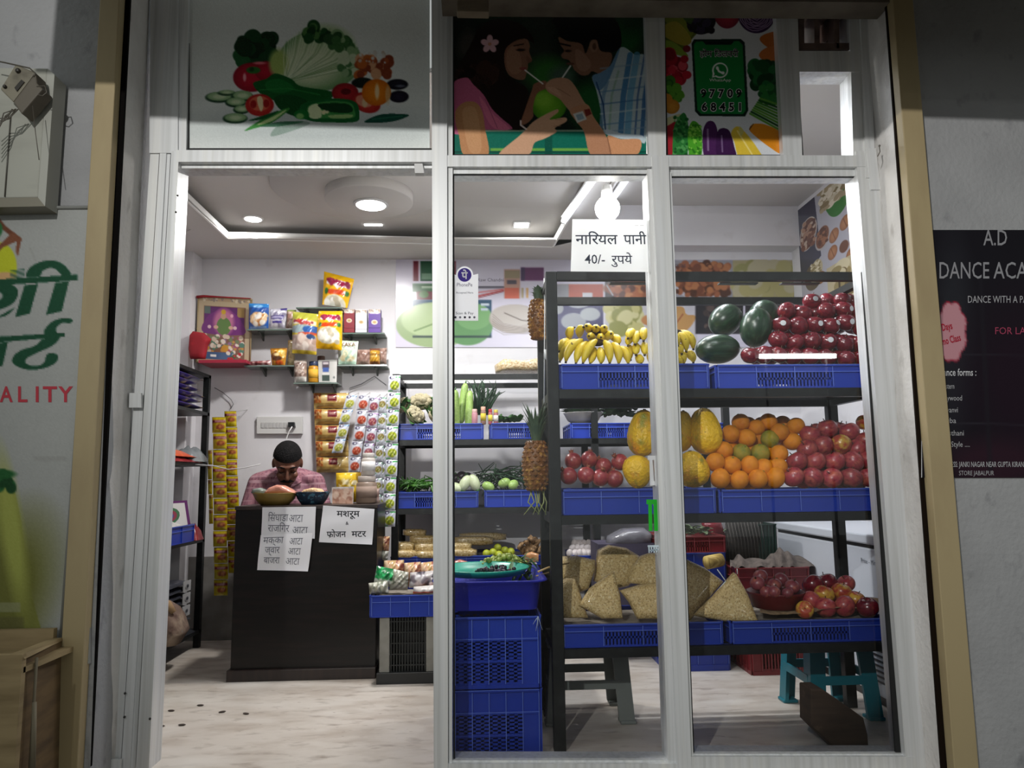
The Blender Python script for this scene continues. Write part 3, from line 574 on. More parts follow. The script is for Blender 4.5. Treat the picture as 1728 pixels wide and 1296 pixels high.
tx = outl('होम िडलवरी', 345, 360, 55, 236, .045, .008)+[('WhatsApp', 402, 517, 26, '#e8f0e8', dict(width=136))]
for i, d in enumerate('97709'): tx += outl(d, 344+i*56, 618, 72, 40)
for i, d in enumerate('68451'): tx += outl(d, 350+i*57, 704, 72, 40 if d != '1' else 34)
panel('poster', 'printed panel of a green phone screen ringed by vegetables giving a delivery number', 'poster', c, m, VINYL, texts=tx)

# ------------------------------------------------------------ notices stuck to the glass
def sheet(name, label, cat, quad, Y, texts, col='#f2f2f4', cv=None, curl=0.0, mat=PAPER, seed=1):
    """a sheet of paper hung in front of plane Y; quad = four photo corners clockwise from the top left"""
    g = random.Random(seed)
    def mp(u, v):
        a = [quad[0][k]+(quad[1][k]-quad[0][k])*u for k in (0, 1)]; d = [quad[3][k]+(quad[2][k]-quad[3][k])*u for k in (0, 1)]
        p = W(a[0]+(d[0]-a[0])*v, a[1]+(d[1]-a[1])*v, Y); p.y -= curl*(sin(u*5+seed)*.4+sin(v*6+u*3+seed*2)*.4+(1.2*(v-.85)*4 if v > .85 else 0)*u); return p
    mb = MB(col); n = 14
    if cv: cv.onto(mb, mp)
    else: mb.grid([[mp(i/n, j/n) for i in range(n+1)] for j in range(n+1)])
    mb.grid([[mp(i/n, j/n)+Vector((0, .0009, 0)) for i in range(n+1)] for j in range(n+1)], '#d5d5d5')
    for t in texts: write(mb, t[0], mp2(mp, quad), *t[1:5], **dict(dict(lift=Vector((0, -.0007, 0))), **(t[5] if len(t) > 5 else {})))
    return tag(mb.build(name, mat), label, cat)
def mp2(mp, q):
    """photo pixels to sheet coordinates"""
    A = Vector(q[0]); ux = Vector(q[1])-A; vy = Vector(q[3])-A; det = ux.x*vy.y-ux.y*vy.x
    return lambda x, y: mp(((x-A.x)*vy.y-(y-A.y)*vy.x)/det, (ux.x*(y-A.y)-ux.y*(x-A.x))/det)
sheet('paper_notice', 'white paper notice of coconut water price taped inside the glass above the black rack', 'notice', ((966, 370), (1092, 371), (1094, 459), (963, 458)), YF+.012,
      [('नािरयल', 971, 412, 24, '#3d4352', dict(bold=.008, width=70)), ('पानी', 1051, 412, 24, '#3d4352', dict(bold=.008, width=38)), ('40/-', 986, 445, 22, '#3d4352', dict(bold=.006, width=33)), ('रुपये', 1029, 445, 21, '#3d4352', dict(bold=.006, width=35)), ('... ...', 1071, 381, 10, '#666666', dict(width=14))], '#ffffff', mat=THIN)
YP = YF-.004
mb = MB('#f4f4f6'); P = pxmap(YP)
ol = [(764, 462)]+[(784+14.5*cos(a), 464+14.5*sin(a)) for a in np.linspace(pi, 2*pi, 14)]+[(807, 462), (807, 541), (764, 541)]
mb.prism(ol, P, Vector((0, .003, 0)))
mb.add([P(784+11.6*cos(a), 464+11.6*sin(a))+Vector((0, -.0006, 0)) for a in np.linspace(0, 2*pi, 28, endpoint=False)], [tuple(range(28))], '#4a3a8c')
write(mb, 'पे', P, 784, 470.5, 17, '#ffffff', bold=.03, align='C', lift=Vector((0, -.0012, 0))); write(mb, 'PhonePe', P, 784, 483.5, 9, '#6a6478', align='C', width=26, lift=Vector((0, -.0008, 0)))
write(mb, 'Accepted Here', P, 784, 495.5, 5, '#5a5a66', align='C', width=29, lift=Vector((0, -.0008, 0))); write(mb, 'Scan & Pay', P, 784, 530.5, 6, '#4a4a54', align='C', width=30, lift=Vector((0, -.0008, 0)))
for i, k in enumerate(('#3a3a44', '#7a7a86', '#3a3a44', '#55555f', '#6a6a74')): mb.add([P(768.5+i*8+2*cos(a), 535.5+2*sin(a))+Vector((0, -.0006, 0)) for a in np.linspace(0, 2*pi, 10, endpoint=False)], [tuple(range(10))], k)
tag(mb.build('payment_card', THIN), 'white payment card with a purple round badge stuck on glass by the middle mullion', 'card')
YI = YF+.004; P = pxmap(YI)
def cut(name, label, shapes, col):  # flat shapes that paint a lit sign's reflection on the pane
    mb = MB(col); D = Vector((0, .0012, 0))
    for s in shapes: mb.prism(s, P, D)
    tag(mb.build(name, THIN), label, 'lettering')  # painted sign reflection, not real lettering
cut('sign_reflection', 'painted white sign reflection beside the second mullion in front of the papaya', [[(1093, 769), (1109, 769), (1109, 776), (1093, 776)], [(1096, 776), (1101, 776), (1104, 819), (1097, 820)], [(1104, 776), (1110, 776), (1111, 819), (1106, 821)], [(1101, 812), (1106, 812), (1107, 819), (1102, 819)]], '#ffffff')
cut('sign_reflection', 'painted green sign reflection beside the second mullion in front of the blue crate', [[(1091, 843), (1111, 843), (1112, 851), (1091, 851)], [(1094, 851), (1100, 851), (1101, 896), (1095, 896)], [(1103, 851), (1109, 851), (1110, 896), (1104, 896)], [(1110, 856), (1113, 860), (1113, 876), (1111, 876)]], '#12e02a')
cut('sign_reflection', 'small painted white reflection low beside the second mullion over the grain bags', [[(1093, 920), (1115, 920), (1115, 923), (1093, 923)]]+[[(1094+i*4.2, 923), (1096.4+i*4.2, 923), (1096.8+i*4.2, 933-(i % 2)*2), (1094.4+i*4.2, 933)] for i in range(5)]+[[(1096, 928), (1113, 926), (1113, 928), (1096, 930)]], '#f2fbff')
# handwritten notices on the counter front
YC = 3.93
def hand(s, x, y, sz, w): return (s, x, y, sz, '#666872', dict(width=w, shear=.12, rot=-2))
sheet('paper_notice', 'handwritten paper of two flour names taped on the upper counter front', 'notice', ((443, 856), (533, 855), (531, 909), (441, 903)), YC, [hand('िसंघाडा', 453, 879, 17, 34), hand('आटा', 488, 879, 17, 24), hand('राजिगर', 453, 896, 17, 36), hand('आटा', 494, 897, 17, 26)], '#e6e6ea', curl=.004)
sheet('paper_notice', 'handwritten paper of three flour names hanging lowest on the counter front', 'notice', ((440, 903), (528, 899), (520, 964), (434, 962)), YC-.006, [hand('मक्का', 445, 917, 16, 34), hand('आटा', 489, 918, 16, 23), hand('ज्वार', 448, 933, 16, 25), hand('आटा', 487, 934, 16, 22), hand('बाजरा', 446, 950, 16, 27), hand('आटा', 483, 950, 16, 24)], '#ececf0', curl=.006, seed=2)
_mush = sheet('paper_notice', 'printed paper for mushroom and frozen peas at the counter top corner', 'notice', ((545, 853), (632, 859), (628, 919), (538, 915)), YC, [('मशरूम', 568, 872, 15, '#22242c', dict(bold=.015, width=39)), ('&', 583, 886, 8, '#33353c', dict(bold=.01)), ('फोजन', 551, 907, 15, '#22242c', dict(bold=.015, width=32)), ('/', 554.5, 908.5, 6, '#22242c', dict(bold=.02)), ('मटर', 592, 907, 15, '#22242c', dict(bold=.015, width=24))], '#e4e4e8', curl=.007, seed=5)

# ------------------------------------------------------------ things on the outside walls
c = Cv(-300, 350, 152, 1120, 200, '#a3a5a3')
yl = '#b9bf28'
c.ell(-2, 452, 30, 42, yl); c.ell(8, 468, 20, 8, '#c8a070'); c.line([(-20, 352), (6, 385), (32, 405)], 8, '#6b3f2c'); c.poly([(22, 392), (36, 404), (30, 434), (26, 425), (28, 408), (6, 418), (-8, 430), (-8, 420)], '#7a4a34', sm=False); c.line([(50, 420), (60, 441)], 3, '#9a9c98'); c.ell(-10, 388, 14, 16, '#2a6a3c')
for i in range(5): c.line([(18, 458+i*3), (40, 455+i*3)], 1.2, '#23503c')
gd = '#12472f'
# big painted syllables, cut off by the frame as in the photo
c.poly([(-260, 482), (-100, 478), (131, 464), (131, 474), (-100, 488), (-260, 493)], gd, sm=False)
c.poly([(44, 468), (48, 455), (62, 445), (85, 440), (105, 446), (118, 460), (118, 466), (106, 467), (95, 456), (84, 453), (72, 458), (66, 467)], gd); c.poly([(41, 482), (64, 480), (50, 530), (25, 536)], gd, sm=False); c.poly([(93, 478), (116, 476), (104, 526), (77, 532)], gd, sm=False)
c.poly([(-30, 492), (8, 480), (26, 485), (30, 497), (22, 512), (2, 522), (-30, 528), (-30, 540), (8, 534), (24, 520), (-6, 536), (-30, 545)], gd); c.ell(0, 499, 24, 17, gd); c.ell(-8, 500, 12, 8, '#a3a5a3')
c.poly([(-260, 575), (-60, 572), (109, 562), (109, 569), (-60, 583), (-260, 588)], gd, sm=False); c.poly([(74, 563), (76, 555), (88, 543), (108, 537), (122, 540), (118, 546), (104, 546), (94, 556), (100, 570), (92, 580), (78, 582)], gd)
c.poly([(-14, 580), (13, 578), (4, 618), (-24, 624)], gd, sm=False); c.poly([(74, 572), (96, 572), (88, 584), (62, 596), (44, 606), (44, 614), (60, 618), (74, 612), (78, 600), (86, 596), (97, 600), (94, 612), (74, 622), (46, 624), (24, 616), (21, 604), (34, 592), (58, 584)], gd)
c.poly([(-300, 1125), (-300, 790), (-40, 800), (20, 806), (34, 870), (52, 1000), (74, 1078), (76, 1125)], '#8d9148', sm=False); c.ell(10, 1000, 70, 130, '#6d6f34', rot=20, soft=.9); c.ell(20, 900, 18, 120, '#9fa552', rot=-8, soft=.9); c.blobs(-60, 797, 20, 826, ['#1f5a2c', '#14421f'], 34, 9, 6); c.ell(-20, 800, 46, 10, '#1f5a2c'); c.rect(-300, 1016, 34, 1032, '#8f9270', .7); c.rect(-300, 1040, 40, 1120, '#5a5636', .5)
c.rect(30, 712, 112, 778, '#a9aaa8', .25); c.rect(56, 770, 112, 778, '#8c8c88', .35); c.grain(.008)
mB = lambda x, y: W(x*.995, y, YW-.012)
mb = MB('#8a8a88'); c.onto(mb, mB); q = [mB(-300, 350), mB(152, 350), mB(152, 1120), mB(-300, 1120)]; D = Vector((0, .01, 0)); q2 = [p+D for p in q]; e_ = Vector((0, .0005, 0))
mb.add([p+e_ for p in q]+q2, [(7, 6, 5, 4), (0, 4, 5, 1), (1, 5, 6, 2), (2, 6, 7, 3), (3, 7, 4, 0)])
for ch, x0, w in (('A', 0, 22), ('L', 31, 16), ('I', 61, 5), ('T', 73, 24), ('Y', 99, 25)): write(mb, ch, mB, x0, 678, 37, '#b23a46', bold=.02, width=w)
ban = thing('shop_banner', 'white wall banner with green painted lettering and a green bottle gourd picture', 'banner', mB(0, 1000))
mb.build('banner_sheet', FLEX, ban)
b = MB('#8f918e'); fy = YW-.016
for (x0, y0, x1, y1) in ((-300, 352, 158, 350), (156, 350, 103, 1082)): p, r = W(x0, y0, fy), W(x1, y1, fy); b.tube([p, r], .006, 6)
b.build('banner_frame', SATIN, ban)
# white meter box with a dangling socket block
t = thing('meter_box', 'white wooden meter board box high on the outer wall above the banner', 'box', W(20, 345, YW-.05))
b = MB('#a5a69d'); k = pxmap(YW-.085)
b.prism([(-120, 112), (80, 115), (64, 333), (-120, 336)], k, Vector((0, .07, 0))); b.build('box_body', pm('old_white_board', vc=True, rough=.8, layers=[('#8d8d84', (3, 3, 12), .5, .85)]), t, bevel=.004)
b = MB('#a6a79f'); b.prism([(80, 115), (92, 126), (76, 348), (64, 333)], k, Vector((0, .07, 0))); b.prism([(-120, 336), (64, 333), (76, 348), (-120, 352)], k, Vector((0, .07, 0)), '#7c786a'); b.build('box_rim', SATIN, t)
b = MB('#55534c'); b.tube([W(18, 196, YW-.087), W(8, 332, YW-.087)], .0022, 5); b.build('seam', SATIN, t)
t = thing('socket_block', 'grimy old socket block hanging in wires over the meter box', 'socket', W(36, 150, YW-.11))
b = MB(); k = pxmap(YW-.16); b.prism([(0, 150), (26, 108), (60, 122), (22, 172)], k, Vector((0, .06, 0)), '#7d7868'); b.prism([(22, 172), (60, 122), (62, 140), (72, 150), (36, 192)], k, Vector((0, .06, 0)), '#5d574c'); b.build('socket_body', pm('grimy_plastic', vc=True, rough=.6, layers=[('#3a352c', 14, .5, .8)]), t, bevel=.004)
k2 = pxmap(YW-.164)
for x, y, r in ((30, 119, .008), (8, 146, .006)): b = MB('#26221c'); b.ell(k2(x, y), (r, .006, r)); b.build('socket_hole', SATIN, t)
b = MB('#26221c'); b.prism([(24, 148), (36, 134), (41, 138), (28, 154)], k2, Vector((0, .006, 0))); b.build('socket_hole', SATIN, t)
b = MB('#4c473e'); g = random.Random(5)
for i in range(6): b.tube([k(26, 184)+Vector((g.uniform(-.01, .01), 0, 0)), k(12+g.uniform(-6, 6), 192+g.uniform(-4, 10)), k(-4, 200+i*5), k(-20, 214+i*7)], .0018, 5)
b.tube([k(-20, 100), k(10, 106), k(50, 115), k(60, 124), k(57, 130)], .0024, 6); b.tube([k(62, 146), k(76, 145), k(79, 156), k(72, 162), k(64, 160)], .002, 6); b.tube([k(55, 178), k(60, 225), k(66, 270)], .0012, 5)
b.build('wiring', SATIN, t)
b = MB('#3a332c'); k = pxmap(YW-.071); b.tube([k(33, 302), k(40, 308), k(45, 314), k(47, 322)], [.001, .003, .003, .001], 6); b.tube([k(40, 308), k(36, 312)], .001, 4); tag(b.build('lizard', SATIN), 'tiny dark lizard clinging to the white meter box', 'lizard')
# plywood crate at the foot of the wall
ply = pm('plywood', '#9a8763', .75, layers=[('#7f6d4c', (4, 4, 30), .4, .7), ('#5c4c36', (6, 6, 3), .62, .85)], bump=(20, .2)); ply_d = pm('plywood_edge', '#6b5638', .8, layers=[('#4b3b26', (4, 4, 24), .4, .7)])
t = thing('plywood_box', 'open plywood box standing against the outer wall under the banner', 'box', (W(40, 1300, 2.2).x, 2.25, -.1))
x1, x0, xm = W(105, 1080, 2.40).x, W(-160, 1080, 2.2).x, W(38, 1100, 2.14).x
zt = W(38, 1105, 2.14).z
b = MB(); b.box(x0, xm, 2.14, 2.16, -.10, zt); b.build('front_board', ply, t)
b = MB()
p0, p1, p2, p3 = W(34, 1105, 2.15), W(104, 1079, 2.40), W(104, 1305, 2.40), W(24, 1330, 2.15); p2.z = p3.z = -.1; D = Vector((-.018, 0, 0)); b.add([p0, p1, p2, p3, p0+D, p1+D, p2+D, p3+D], [(0, 1, 2, 3), (7, 6, 5, 4), (0, 4, 5, 1), (1, 5, 6, 2), (2, 6, 7, 3), (3, 7, 4, 0)]); b.build('side_board', ply_d, t)
b = MB(); b.box(x0, p1.x-.02, 2.39, 2.41, -.1, zt+.02); b.build('back_board', ply, t)
b = MB(); q = [W(36, 1104, 2.145), W(105, 1076, 2.40), W(105, 1081, 2.40), W(42, 1112, 2.145)]; D = Vector((-.03, 0, 0)); b.add(q+[p+D for p in q], [(0, 1, 2, 3), (7, 6, 5, 4), (0, 4, 5, 1), (1, 5, 6, 2), (2, 6, 7, 3), (3, 7, 4, 0)]); b.box(x0, xm, 2.15, 2.40, zt-.05, zt-.035); b.build('rim_batten', ply, t)
b = MB(); b.tube([W(62, 1110, 2.2), W(50, 1300, 2.2)], .004, 6); b.tube([W(58, 1185, 2.16), W(56, 1296, 2.14)], .006, 6); b.build('batten', pm('grey_batten', '#6d6552', .8), t)

# black dance-school poster
c = Cv(1556, 388, 2010, 806, 150, '#15131a')
c.ell(1610, 570, 30, 160, '#23242a', soft=.9); c.ell(1750, 640, 110, 140, '#1d0f1c', soft=.9); c.ell(1680, 780, 90, 40, '#2a1622', soft=.9); c.line([(1590, 712), (2010, 724)], 1.6, '#2c2a32'); c.line([(1600, 598), (1800, 601)], 1.4, '#29262e'); c.line([(1655, 470), (1672, 790)], 8, '#1d1b22', .6)
cl = [(1607+22*cos(a)*(1+.16*abs(sin(4*a))), 560+46*sin(a)*(1+.1*abs(sin(4*a)))) for a in np.linspace(0, 2*pi, 40, endpoint=False)]
c.poly([(x+(x-1607)*.06, y+(y-560)*.05) for x, y in cl], '#8f1f34', sm=False); c.poly(cl, '#b9868f', sm=False); c.rect(1556, 500, 1592, 612, '#1a161c', .25)
mP = lambda x, y: W(x, y, YW-.006)
tx = [('A.D', 1659, 414, 38, '#8d8d92', dict(width=40, bold=.005)), ('DANCE', 1585, 470, 40, '#8d8d92', dict(width=84, bold=.003)), ('ACADEMY', 1676, 470, 40, '#8d8d92', dict(width=132, bold=.003)), ('DANCE WITH A PASSION', 1633, 511, 17, '#a4a4a8', dict(width=132)), ('FOR LADIES', 1679, 564, 17, '#9b3f58', dict(width=82)),
      ('4 Days', 1583, 560, 17, '#a01830', dict(width=25, rot=-12, bold=.02)), ('Demo Class', 1580, 585, 17, '#a01830', dict(width=43, rot=-14, bold=.02)), ('Dance forms :', 1584, 634, 17, '#c2c2c6', dict(width=63, bold=.01)),
      ('Western', 1585, 656, 13, '#a8a8ac', dict(width=25)), ('Bollywood', 1584, 676, 13, '#a8a8ac', dict(width=39)), ('Haryanvi', 1583, 696, 13, '#a8a8ac', dict(width=33)), ('Garba', 1583, 714, 13, '#a8a8ac', dict(width=30)), ('Rajasthani', 1583, 735, 13, '#a8a8ac', dict(width=43)), ('Free Style ....', 1583, 754, 13, '#a8a8ac', dict(width=53)),
      ('ADDRESS: JANKI NAGAR NEAR GUPTA KIRANA', 1586, 788, 13, '#b4b4b8', dict(width=146)), ('STORE JABALPUR', 1618, 802, 11, '#a4a4a8', dict(width=59))]
panel('poster', 'black printed flex poster of a dance school on the grey outer wall', 'poster', c, mP, pm('black_flex_print', vc=True, rough=.5, spec=.12), texts=tx)
b = MB('#6a655f'); k = pxmap(YW-.01); b.tube([W(1484, 247, 2.5), W(1485, 256, 2.49), W(1481, 264, 2.49)], .002, 5); b.ell(W(1484, 246, 2.49), .004); tag(b.build('nail', SATIN), 'bent rusty nail in the white plaster reveal', 'nail')
# ============================================================ fruit rack behind the glass
blackm = pm('black_rack_steel', '#1b1d1e', .45, metal=.3, layers=[('#2c2f30', 25, .5, .8)], bump=(80, .1))
BLUE = pm('blue_crate_plastic', '#2440ac', .28, spec=.55, rand=.12, layers=[('#1a3190', 3, .5, .85)])
RED_P = pm('red_crate_plastic', '#7a1f26', .4, layers=[('#5a161c', 4, .5, .85)])
TEAL_P = pm('teal_plastic', '#15707e', .38); GREY_P = pm('grey_plastic', '#6f7470', .5); DKGREEN_P = pm('dark_green_plastic', '#17332b', .5)
RY0, RY1 = 2.84, 3.29
RX0, RX1 = W(925, 700, RY0).x, W(1516, 900, RY0).x
SH = [W(1000, 656, RY0).z, W(1000, 869, RY0).z, W(1000, 1094, RY0).z]; RTOP = W(1000, 458, RY0).z
rk = thing('display_rack', 'tall black steel display rack of fruit crates standing just inside the glass', 'rack', ((RX0+RX1)/2, (RY0+RY1)/2, 0))
for x in (RX0, RX1-.045):
    for y0 in (RY0, RY1-.04): b = MB(); b.box(x, x+.045, y0, y0+.04, 0, RTOP); b.build('post', blackm, rk, bevel=.003)
for z in SH:
    b = MB(); b.box(RX0+.045, RX1-.045, RY0, RY0+.03, z-.036, z-.002); b.box(RX0+.045, RX1-.045, RY1-.03, RY1, z-.036, z-.002); b.box(RX0+.012, RX0+.04, RY0+.04, RY1-.04, z-.036, z-.002); b.box(RX1-.04, RX1-.012, RY0+.04, RY1-.04, z-.036, z-.002)
    for k in range(1, 9): y = RY0+.03+k*.043; b.box(RX0+.04, RX1-.04, y, y+.012, z-.010, z-.003)
    b.build('shelf', blackm, rk)
b = MB(); z = RTOP; b.box(RX0+.045, RX1-.045, RY0, RY0+.03, z-.034, z); b.box(RX0+.045, RX1-.045, RY1-.03, RY1, z-.034, z); b.box(RX0+.01, RX0+.04, RY0+.04, RY1-.04, z-.03, z); b.box(RX1-.04, RX1-.01, RY0+.04, RY1-.04, z-.03, z)
b.build('top_frame', blackm, rk)
for k, (x, y) in enumerate(((1030, 478), (1215, 486), (1320, 482))):
    p = W(x, y, 2.9); b = MB('#4a4d4c'); b.box(p.x, p.x+.16, 2.90, 2.93, RTOP-.032, RTOP-.027, M=None); b.build('cross_slat', SATIN, rk)

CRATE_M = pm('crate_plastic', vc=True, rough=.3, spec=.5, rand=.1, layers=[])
TINT = {'blue_crate_plastic': ('#1e389c', '#5f78cc'), 'red_crate_plastic': ('#7a1f26', '#9c4a4e'), 'dark_green_plastic': ('#17332b', '#3f5a50'), 'green_crate_plastic': ('#1f6a4a', '#4f9478')}  # second tint of each pair paints edge highlights into the crate colour
def crate_mesh(w, d, h, slots='v', nb=4, ribs=True, tint=('#1e389c', '#5f78cc')):
    """open plastic crate, origin at its base centre: floor, four walls with rim, ridge, ribs and real slots"""
    mb = MB(tint[0]); t = .0035; lip_ = .011; mb.box(-w/2+.01, w/2-.01, -d/2+.01, d/2-.01, 0, .005)
    def wall(o, u, n, L):
        o = Vector(o); u = Vector(u); n = Vector(n)
        def bx(a0, a1, z0, z1, d0=0.0, d1=t, col=None):
            p = [o+u*a+n*dd+Vector((0, 0, z)) for z in (z0, z1) for dd in (d0, d1) for a in (a0, a1)]
            mb.add(p, [(0, 2, 3, 1), (4, 5, 7, 6), (0, 1, 5, 4), (2, 6, 7, 3), (0, 4, 6, 2), (1, 3, 7, 5)], col)
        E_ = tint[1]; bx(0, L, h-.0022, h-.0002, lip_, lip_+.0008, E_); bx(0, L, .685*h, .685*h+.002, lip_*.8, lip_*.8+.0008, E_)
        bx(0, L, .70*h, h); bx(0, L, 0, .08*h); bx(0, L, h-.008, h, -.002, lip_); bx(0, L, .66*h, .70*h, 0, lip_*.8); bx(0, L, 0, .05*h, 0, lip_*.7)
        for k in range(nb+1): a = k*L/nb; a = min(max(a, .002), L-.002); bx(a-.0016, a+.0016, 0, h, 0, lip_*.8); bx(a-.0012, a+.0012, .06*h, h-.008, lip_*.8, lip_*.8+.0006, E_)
        for k in range(nb):
            a0, a1 = k*L/nb, (k+1)*L/nb
            if slots == 'v' and nb > 2 and 0 < k < nb-1:
                n_ = max(3, int((a1-a0)/.013)); mid = .4*h; bx(a0, a1, mid-.004, mid+.004)
                for q in range(n_): s0 = a0+(a1-a0)*q/n_; bx(s0, s0+(a1-a0)/n_*.55, .08*h, .66*h)
            elif slots == 'h' and 0 < k < nb-1:
                for q in range(2): c_ = a0+(a1-a0)*(q*.5); bx(c_, c_+.012, .08*h, .66*h)
                for q in range(11): z_ = .08*h+.58*h*q/11; bx(a0, a1, z_, z_+.58*h/11*.55)
                bx(a0, a1, .36*h, .39*h, 0, lip_*.8)
            else: bx(a0, a1, .08*h, .70*h)
    wall((-w/2, -d/2, 0), (1, 0, 0), (0, -1, 0), w); wall((w/2, d/2, 0), (-1, 0, 0), (0, 1, 0), w); wall((-w/2, d/2, 0), (0, -1, 0), (-1, 0, 0), d); wall((w/2, -d/2, 0), (0, 1, 0), (1, 0, 0), d)
    return mb
def crate(label, x0, x1, y0, y1, z0, z1, mat=BLUE, group=None, liner=None, slots='v', nb=4, name='crate', cat='crate'):
    t = thing(name, label, cat, ((x0+x1)/2, (y0+y1)/2, z0), group)
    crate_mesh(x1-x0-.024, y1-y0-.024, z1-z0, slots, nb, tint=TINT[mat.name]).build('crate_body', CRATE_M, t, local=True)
    if liner:
        w, d = x1-x0-.045, y1-y0-.045; n = 12; g = random.Random(len(label)); zz = (z1-z0)*liner
        mb = MB(); mb.grid([[Vector((-w/2+w*i/n, -d/2+d*j/n, zz+g.uniform(-.004, .004))) for i in range(n+1)] for j in range(n+1)]); mb.build('liner', pm('newspaper_liner', '#8d8478', .9, layers=[('#5f584f', 40, .5, .8)]), t, local=True)
    return t
def pxcrate(label, xa, xb, ytop, ybot, Y0, depth, **k):
    a, c = W(xa, ybot, Y0), W(xb, ytop, Y0); return crate(label, a.x, c.x, Y0, Y0+depth, k.pop('z0', a.z), c.z, **k)
CY = RY0+.008
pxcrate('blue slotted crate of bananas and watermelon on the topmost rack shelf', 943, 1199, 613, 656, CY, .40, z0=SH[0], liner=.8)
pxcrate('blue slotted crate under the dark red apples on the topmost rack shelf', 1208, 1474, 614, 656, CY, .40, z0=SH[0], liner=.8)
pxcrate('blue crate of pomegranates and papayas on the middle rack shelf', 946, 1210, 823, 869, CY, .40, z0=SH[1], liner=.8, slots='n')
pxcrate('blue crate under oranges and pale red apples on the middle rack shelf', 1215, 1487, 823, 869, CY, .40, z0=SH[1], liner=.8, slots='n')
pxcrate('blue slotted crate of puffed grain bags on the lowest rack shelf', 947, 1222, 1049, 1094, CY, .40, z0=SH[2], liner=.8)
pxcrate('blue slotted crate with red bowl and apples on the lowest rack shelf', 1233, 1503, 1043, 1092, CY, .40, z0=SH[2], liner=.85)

# ---- fruit
appl = pm('dark_apple_skin', '#6f1424', .22, spec=.55, rand=.18, layers=[('#4d0d1e', (1.5, 1.5, 5), .45, .75), ('#94352f', 1.7, .56, .8), ('#c08a5a', 14, .70, .80)])
applp = pm('pale_apple_skin', '#9a3640', .3, spec=.5, rand=.2, layers=[('#b4604e', 1.6, .45, .72), ('#6d1a2c', (2, 2, 5), .52, .75), ('#c08f66', 14, .66, .8)])
apply_ = pm('blush_apple_skin', '#a84632', .26, spec=.5, rand=.12, layers=[('#c9a040', 1.3, .44, .6), ('#7d2230', (1.6, 1.6, 5), .58, .8)])
oran = pm('orange_peel', '#e08a12', .42, spec=.4, rand=.1, layers=[('#d07408', 1.4, .45, .75), ('#e4982e', 3, .6, .85)], bump=(26, .3, .05))
orag = pm('greenish_orange_peel', '#a8942a', .42, spec=.4, rand=.1, layers=[('#7f8426', 1.3, .4, .65), ('#cf8c20', 1.8, .56, .8)], bump=(26, .3, .05))
pomg = pm('pomegranate_skin', '#8c3038', .34, rand=.15, layers=[('#a85848', 1.4, .45, .75), ('#6a2030', 1.8, .55, .8), ('#a8804e', 5, .62, .8)])
papm = pm('papaya_skin', '#e6b81c', .38, rand=.08, layers=[('#e07f22', 1.3, .54, .74), ('#8f9028', 1.5, .55, .75), ('#5f4a14', 9, .66, .74)], bump=(6, .3, .05))
melm = pm('watermelon_rind', '#1d3324', .3, spec=.5, rand=.1, layers=[('#2f4c34', (7, 7, 1), .48, .7), ('#12241a', (4, 4, 1), .6, .8)])
banm = pm('banana_skin', '#d7bd2a', .45, rand=.08, layers=[('#c9a81c', 14, .45, .75), ('#5a3c14', 70, .66, .72), ('#8f9a2e', 9, .66, .85)])
stemm = pm('brown_stem', '#4a3520', .8); stick = pm('white_sticker', '#d9dcdf', .4, layers=[('#8c939b', 300, .58, .66)])
def apple_proto(name, mat, r, sticker=False, cat='apple'):
    t = bpy.data.objects.new(name, None); COL.objects.link(t); t.empty_display_size = .02; t['category'] = cat
    pr = []
    for k in range(17):
        a = pi*k/16; s = sin(a); z = cos(a); q = 1+.05*s; zz = z-.30*math.exp(-(s/.28)**2)*(1 if z > 0 else -.55)
        pr.append((r*q*s*(1.0+.05*z), r*.95*zz))
    pr = pr[::-1]; pr[0] = (0, pr[0][1]); pr[-1] = (0, pr[-1][1])
    mb = MB(); mb.lathe(pr, 20, fn=lambda a, z: 1+.015*cos(5*a+z*20)); mb.build('flesh', mat, t, local=True)
    mb = MB(); mb.tube([(0, 0, r*.6), (r*.06, 0, r*.85), (r*.16, .0, r*1.1)], r*.045, 6); mb.build('stem', stemm, t, local=True)
    if sticker:
        mb = MB(); c0 = Vector((.1, -.98, .15)); c0 = c0.normalized()*r*1.10; n = c0.normalized(); u = n.orthogonal().normalized(); w = n.cross(u)
        mb.add([c0-n*r*.02+n*.0008]+[c0+(u*cos(a)+w*sin(a))*r*.30-n*(r*.055) for a in np.linspace(0, 2*pi, 14, endpoint=False)], [(0, 1+i, 1+(i+1) % 14) for i in range(14)], smooth=True); mb.build('sticker', stick, t, local=True)
    return t
def round_proto(name, mat, r, cat, fn=None, kid=None, sq=(1, 1, 1)):
    t = bpy.data.objects.new(name, None); COL.objects.link(t); t.empty_display_size = .02; t['category'] = cat
    mb = MB(); mb.ell((0, 0, 0), (r*sq[0], r*sq[1], r*sq[2]), nu=20, nv=14, fn=fn); mb.build('rind', mat, t, local=True)
    if kid: kid(t, r)
    return t
def orange_kid(t, r): mb = MB(); mb.lathe([(r*.13, r*.93), (r*.10, r*.985), (0, r*.99)], 8); mb.build('stem_button', pm('stem_button', '#6c7a2e', .7), t, local=True)
def pom_kid(t, r):
    mb = MB(); mb.lathe([(r*.26, r*.9), (r*.22, r*1.12), (r*.30, r*1.30)], 6, fn=lambda a, z: 1+.15*cos(3*a))
    for k in range(6): a = k*pi/3; mb.add([(r*.2*cos(a-.4), r*.2*sin(a-.4), r*1.1), (r*.2*cos(a+.4), r*.2*sin(a+.4), r*1.1), (r*.42*cos(a), r*.42*sin(a), r*1.48)], [(0, 1, 2)])
    mb.build('calyx', pm('dry_calyx', '#8a4a34', .7), t, local=True)
A_D = apple_proto('apple', appl, 1); A_DS = apple_proto('apple', appl, 1, True); A_P = apple_proto('apple', applp, 1); A_PS = apple_proto('apple', applp, 1, True); A_Y = apple_proto('apple', apply_, 1)
